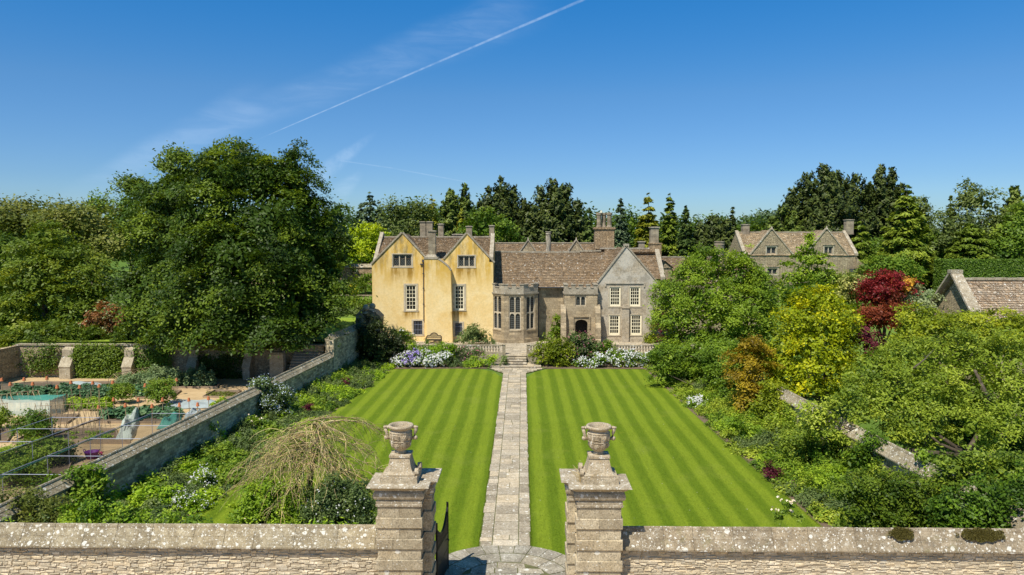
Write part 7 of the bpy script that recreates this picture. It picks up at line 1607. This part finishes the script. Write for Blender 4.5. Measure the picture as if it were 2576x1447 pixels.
    # dry grass on the right pier cap
    rg = random.Random(2); m = MB(); c = Vector((2.0, 22.75, 4.26))
    for i in range(90):
        a = rg.uniform(0, 6.28); l = rg.uniform(.15, .55); o = Vector((math.cos(a), math.sin(a), 0)) ; b0 = c + o * rg.uniform(0, .22); m.tube([b0, b0 + o * l * .25 + Vector((0, 0, l * .6)), b0 + o * l * .7 + Vector((0, 0, l * .8))], [.006, .005, .003], 3)
    tag(m.build('dry_grass_tuft', M['twig'], loc=c), 'wisp of dry grass rooted on the right pier cap', 'grass tuft')
borders()

def bare_tree():
    rg = random.Random(21); base = Vector((W(775, 1290, 31).x, 31.0, 0)); t = thing('weeping_tree', 'bare weeping tree, its drooping twigs crusted with yellow lichen, behind the front wall', 'tree', base)
    top = W(800, 1052, 31.3); fork = Vector((base.x + .2, base.y, 2.0)); mb = MB()
    mb.tube([base, base + Vector((.05, 0, .9)), fork, fork + Vector((.25, .1, .9)), Vector((top.x, top.y, top.z - .3))], [.15, .12, .12, .09, .04], 9); mb.build('trunk', M['bark'], t, smooth=True)
    tw = MB(); br = MB()
    def hang(p, d, L, r, sag, n=5):
        pts = [p]; v = d.normalized(); s = L / n
        for i in range(n):
            v = (v + Vector((rg.uniform(-.26, .26), rg.uniform(-.26, .26), -sag / n + rg.uniform(-.08, .08)))).normalized(); pts.append(pts[-1] + v * s)
        return pts
    for i in range(70):
        a = rg.uniform(0, 6.283); z = rg.uniform(1.9, top.z - .1); el = rg.uniform(.0, .6); st = fork + (Vector((top.x, top.y, top.z)) - fork) * ((z - 1.9) / (top.z - 2.0))
        P = hang(st, Vector((math.cos(a), math.sin(a) * .8, el)), rg.uniform(1.4, 3.7), .03, 1.15, 6); br.tube(P, [.035, .03, .025, .02, .016, .012, .008], 5, rg.random())
        for k in range(15):
            q = rg.choice(P[1:]); aa = a + rg.uniform(-1.1, 1.1); Q = hang(q, Vector((math.cos(aa), math.sin(aa) * .8, rg.uniform(-.2, .6))), rg.uniform(.7, 2.0), .01, rg.uniform(1.0, 2.6), 5)
            tw.tube(Q, [.010, .009, .008, .007, .006, .003], 3, rg.random())
            if rg.random() < .6:
                aa += rg.uniform(-1, 1); Q2 = hang(Q[2], Vector((math.cos(aa), math.sin(aa), .1)), rg.uniform(.3, .7), .01, 1.6, 4); tw.tube(Q2, [.009, .008, .007, .006, .003], 3, rg.random())
    br.build('branches', M['twig'], t); rr = np.random.default_rng(4); kv = np.array(tw.v); P = kv[rr.choice(len(kv), 9500)] + rr.normal(size=(9500, 3)) * .05
    foliage('leaves', (leaf_quads(P, rr.normal(size=(9500, 3)) + [0, -.3, .8], .035, .02, rr), rr.uniform(.2, .9, 9500)), M['peren'], t); tw.build('twigs', M['twig'], t)
bare_tree()

def vegetables():
    rng = np.random.default_rng(6); rg = random.Random(6)
    # one cabbage/kale plant, then copies
    def rosette(name, label, mt, leaf, n, r, h, seed, group, cat='vegetable'):
        rr = np.random.default_rng(seed); d = norm(rr.normal(size=(n, 3))); d[:, 2] = np.abs(d[:, 2]) * .8 + .1; P = d * np.array([r, r, h]) * rr.uniform(.4, 1, n)[:, None]
        o = foliage(name, (leaf_quads(P, d * .5 + [0, 0, .8] + rr.normal(size=(n, 3)) * .4, leaf, leaf * .65, rr), .5 + rr.normal(size=n) * .25), M[mt]); return tag(o, label, cat, group)
    def row(o, spots, ny=1):
        lab0 = o['label']; per = len(spots) // ny
        for i, p in enumerate(spots):
            c = o if i == 0 else o.copy()
            if i: col_main.objects.link(c)
            if ny > 1: c['label'] = lab0 + ', ' + (['back row', 'front row'] if ny == 2 else ['back row', 'middle row', 'front row'])[i // per]
            c.location = (p.x, p.y, .03); c.rotation_euler = (0, 0, rg.uniform(0, 6.28)); s = rg.uniform(.8, 1.25); c.scale = (s, s, s * rg.uniform(.85, 1.15))
    def spots(x0, x1, y0, y1, nx, ny): return [G(*zg(x0 + (x1 - x0) * (i + rg.uniform(.1, .9)) / nx, y0 + (y1 - y0) * (j + rg.uniform(.2, .8)) / ny)) for j in range(ny) for i in range(nx)]
    row(rosette('kale_plant', 'blue-green kale plant in the long dark rows behind the netting tent', 'kale', .13, 260, .48, .62, 1, 'kale rows'), spots(130, 930, 492, 565, 22, 3), 3)
    row(rosette('leafy_plant', 'bright green leafy vegetable in the patch beside the netting tent', 'peren', .10, 240, .42, .5, 2, 'bright leafy vegetables'), spots(570, 930, 590, 660, 11, 3), 3)
    row(rosette('cabbage_plant', 'grey-green brassica in the bed behind the pale netting bundle', 'kale', .15, 200, .48, .55, 3, 'cabbages by the netting bundle'), spots(870, 1480, 668, 735, 14, 2), 2)
    row(rosette('broad_bean_plant', 'tall pale broad bean plant in front of the shaded wall', 'bean', .09, 420, .38, 1.45, 4, 'broad beans'), spots(1360, 1780, 428, 462, 10, 2), 2)
    row(rosette('low_seedling', 'small leafy seedling at the left edge of the beds', 'kale', .10, 120, .32, .35, 5, 'seedlings'), spots(0, 220, 520, 560, 7, 2), 2)
    row(rosette('seedling', 'dull olive seedling in the bare bed near the wall coping', 'olive', .06, 70, .28, .18, 7, 'bare bed seedlings'), spots(1740, 1960, 508, 548, 8, 2), 2)
    row(rosette('dark_brassica', 'dark blue-green brassica in the small bed under the twig tunnel', 'kale', .14, 200, .45, .6, 8, 'brassicas by the bushes'), spots(1140, 1280, 505, 545, 4, 2), 2)
    row(rosette('bed_weed', 'small weed on the soil between the bare canes', 'peren', .06, 60, .25, .2, 9, 'weeds between the canes'), spots(330, 950, 830, 915, 9, 2), 2)
    def bush(lab, cx, cy, r, top, mt, seed, extra=None, vb=.5, leaf=.07):
        c = G(*zg(cx, cy)); h = top; return broad('bush', lab, 'bush', [(c.x, c.y, h * .5, r, r * .9, h * .52), (c.x + r * .4, c.y, h * .7, r * .5, r * .5, h * .3), (c.x - r * .35, c.y, h * .55, r * .6, r * .6, h * .35)], mt, leaf=leaf, clump=.28, seed=seed, trunk=False, z0=.0, extra=extra, vb=vb)
    bush('round green bush beyond the pots, left of the tall bush', 1010, 600, .75, 1.4, 'green', 301)
    bush('tall narrow bush standing in the gravel between the two net beds', 1345, 630, .85, 1.9, 'green', 302, vb=.6)
    bush('bushy fruit plant inside the open tube cage', 290, 915, 1.0, 1.7, 'green', 303, vb=.3)
    bush('bush cut by the left edge of the photo beside the twig hoops', -20, 820, .7, 1.3, 'green', 304, vb=.8)
    bush('peas scrambling over the twig tunnel', 1150, 470, 1.5, 1.1, 'bean', 305, leaf=.06)
    bush('pale peas climbing right of the twig tunnel', 1330, 440, 1.3, 1.3, 'bean', 306, vb=.65, leaf=.06)
    bush('soft fruit bush behind the black netting, left', 90, 1170, 1.1, 1.2, 'green', 307, vb=.75)
    bush('soft fruit bush behind the black netting, middle', 330, 1110, 1.2, 1.3, 'green', 308, vb=.8)
    bush('soft fruit bush behind the black netting, nearest the front', 200, 1270, 1.0, 1.1, 'green', 309, vb=.6)
    bush('soft fruit bush behind the black netting, under the middle bar', 480, 1090, .8, 1.0, 'beech', 310, vb=.6)
    # espaliers on the buttressed wall
    def wall_plant(lab, px0, px1, py0, py1, n, mt, seed, vb=.5):
        rr = np.random.default_rng(seed); a = W(px0, py1, 61.3); b_ = W(px1, py0, 61.3); u = rr.uniform(size=n); v = rr.uniform(size=n) ** 1.3
        cx = rr.uniform(a.x, b_.x, 40); cz = a.z + (b_.z - a.z) * rr.uniform(size=40) ** 1.2; i = rr.integers(0, 40, n)
        P = np.stack([cx[i] + rr.normal(size=n) * .35, 61.2 - np.abs(rr.normal(size=n)) * .18, cz[i] + rr.normal(size=n) * .28], 1); P[:, 2] = np.clip(P[:, 2], .03, 3.0)
        o = foliage('wall_shrub', (leaf_quads(P, rr.normal(size=(n, 3)) * .5 + [-.2, -.9, .6], .085, .055, rr), vb + rr.normal(size=n) * .2), M[mt], None, Vector((a.x, 61.2, 0))); tag(o, lab, 'climber')
    wall_plant('green climber filling the wall bay between the second and third buttress', 195, 305, 875, 955, 9000, 'beech', 401, .85)
    wall_plant('thin climber on the leftmost bay of the buttressed wall', 70, 140, 872, 930, 1600, 'beech', 402, .6)
    wall_plant('climber in the shaded bay right of the third buttress', 345, 420, 880, 945, 3600, 'green', 403, .35)
    wall_plant('dark leaves on the shaded wall behind the broad beans', 500, 610, 890, 950, 3000, 'beech', 404, .3)
vegetables()

def grass_blades():
    """short upstanding blades and daisies that break up the near half of the lawn and its edges"""
    rng = np.random.default_rng(9)
    for nm, mt, x0f, x1f in (('lawn_grass', 'lawn_l', lambda y: lerp_tab(y, [(23.6, -15.1), (31, -14.1), (49.6, -12.9)]), lambda y: PXL), ('lawn_grass', 'lawn_r', lambda y: PXR, lambda y: lerp_tab(y, [(23.6, 12.9), (30.6, 12.4), (48, 11.8)]))):
        n = 70000; y = 24.5 + 22 * rng.uniform(size=n) ** 1.5; x = np.array([x0f(q) + (x1f(q) - x0f(q)) * rng.uniform(-.002, 1.002) for q in y])
        e = rng.uniform(size=n) < .16; side = rng.uniform(size=n) < .5; x[e] = np.where(side[e], np.array([x0f(q) for q in y[e]]), np.array([x1f(q) for q in y[e]])) + rng.normal(size=e.sum()) * .035
        k = (np.hypot(x - ARC[0], y - ARC[1]) > ARC[2] + .02) | (y < ARC[1]); k &= ~((np.abs(x - ARC[0]) < ARC[2]) & (y < ARC[1])); x, y = x[k], y[k]; n = len(x)
        P = np.stack([x, y, np.full(n, .045) + rng.uniform(0, .015, n)], 1); N = rng.normal(size=(n, 3)) * np.array([1, 1, .5]) + [0, -.2, .7]
        tag(foliage(nm, (leaf_quads(P, N, rng.uniform(.012, .035, n), .006, rng), rng.uniform(0, 1, n)), M[mt]), kind='stuff')
grass_blades()
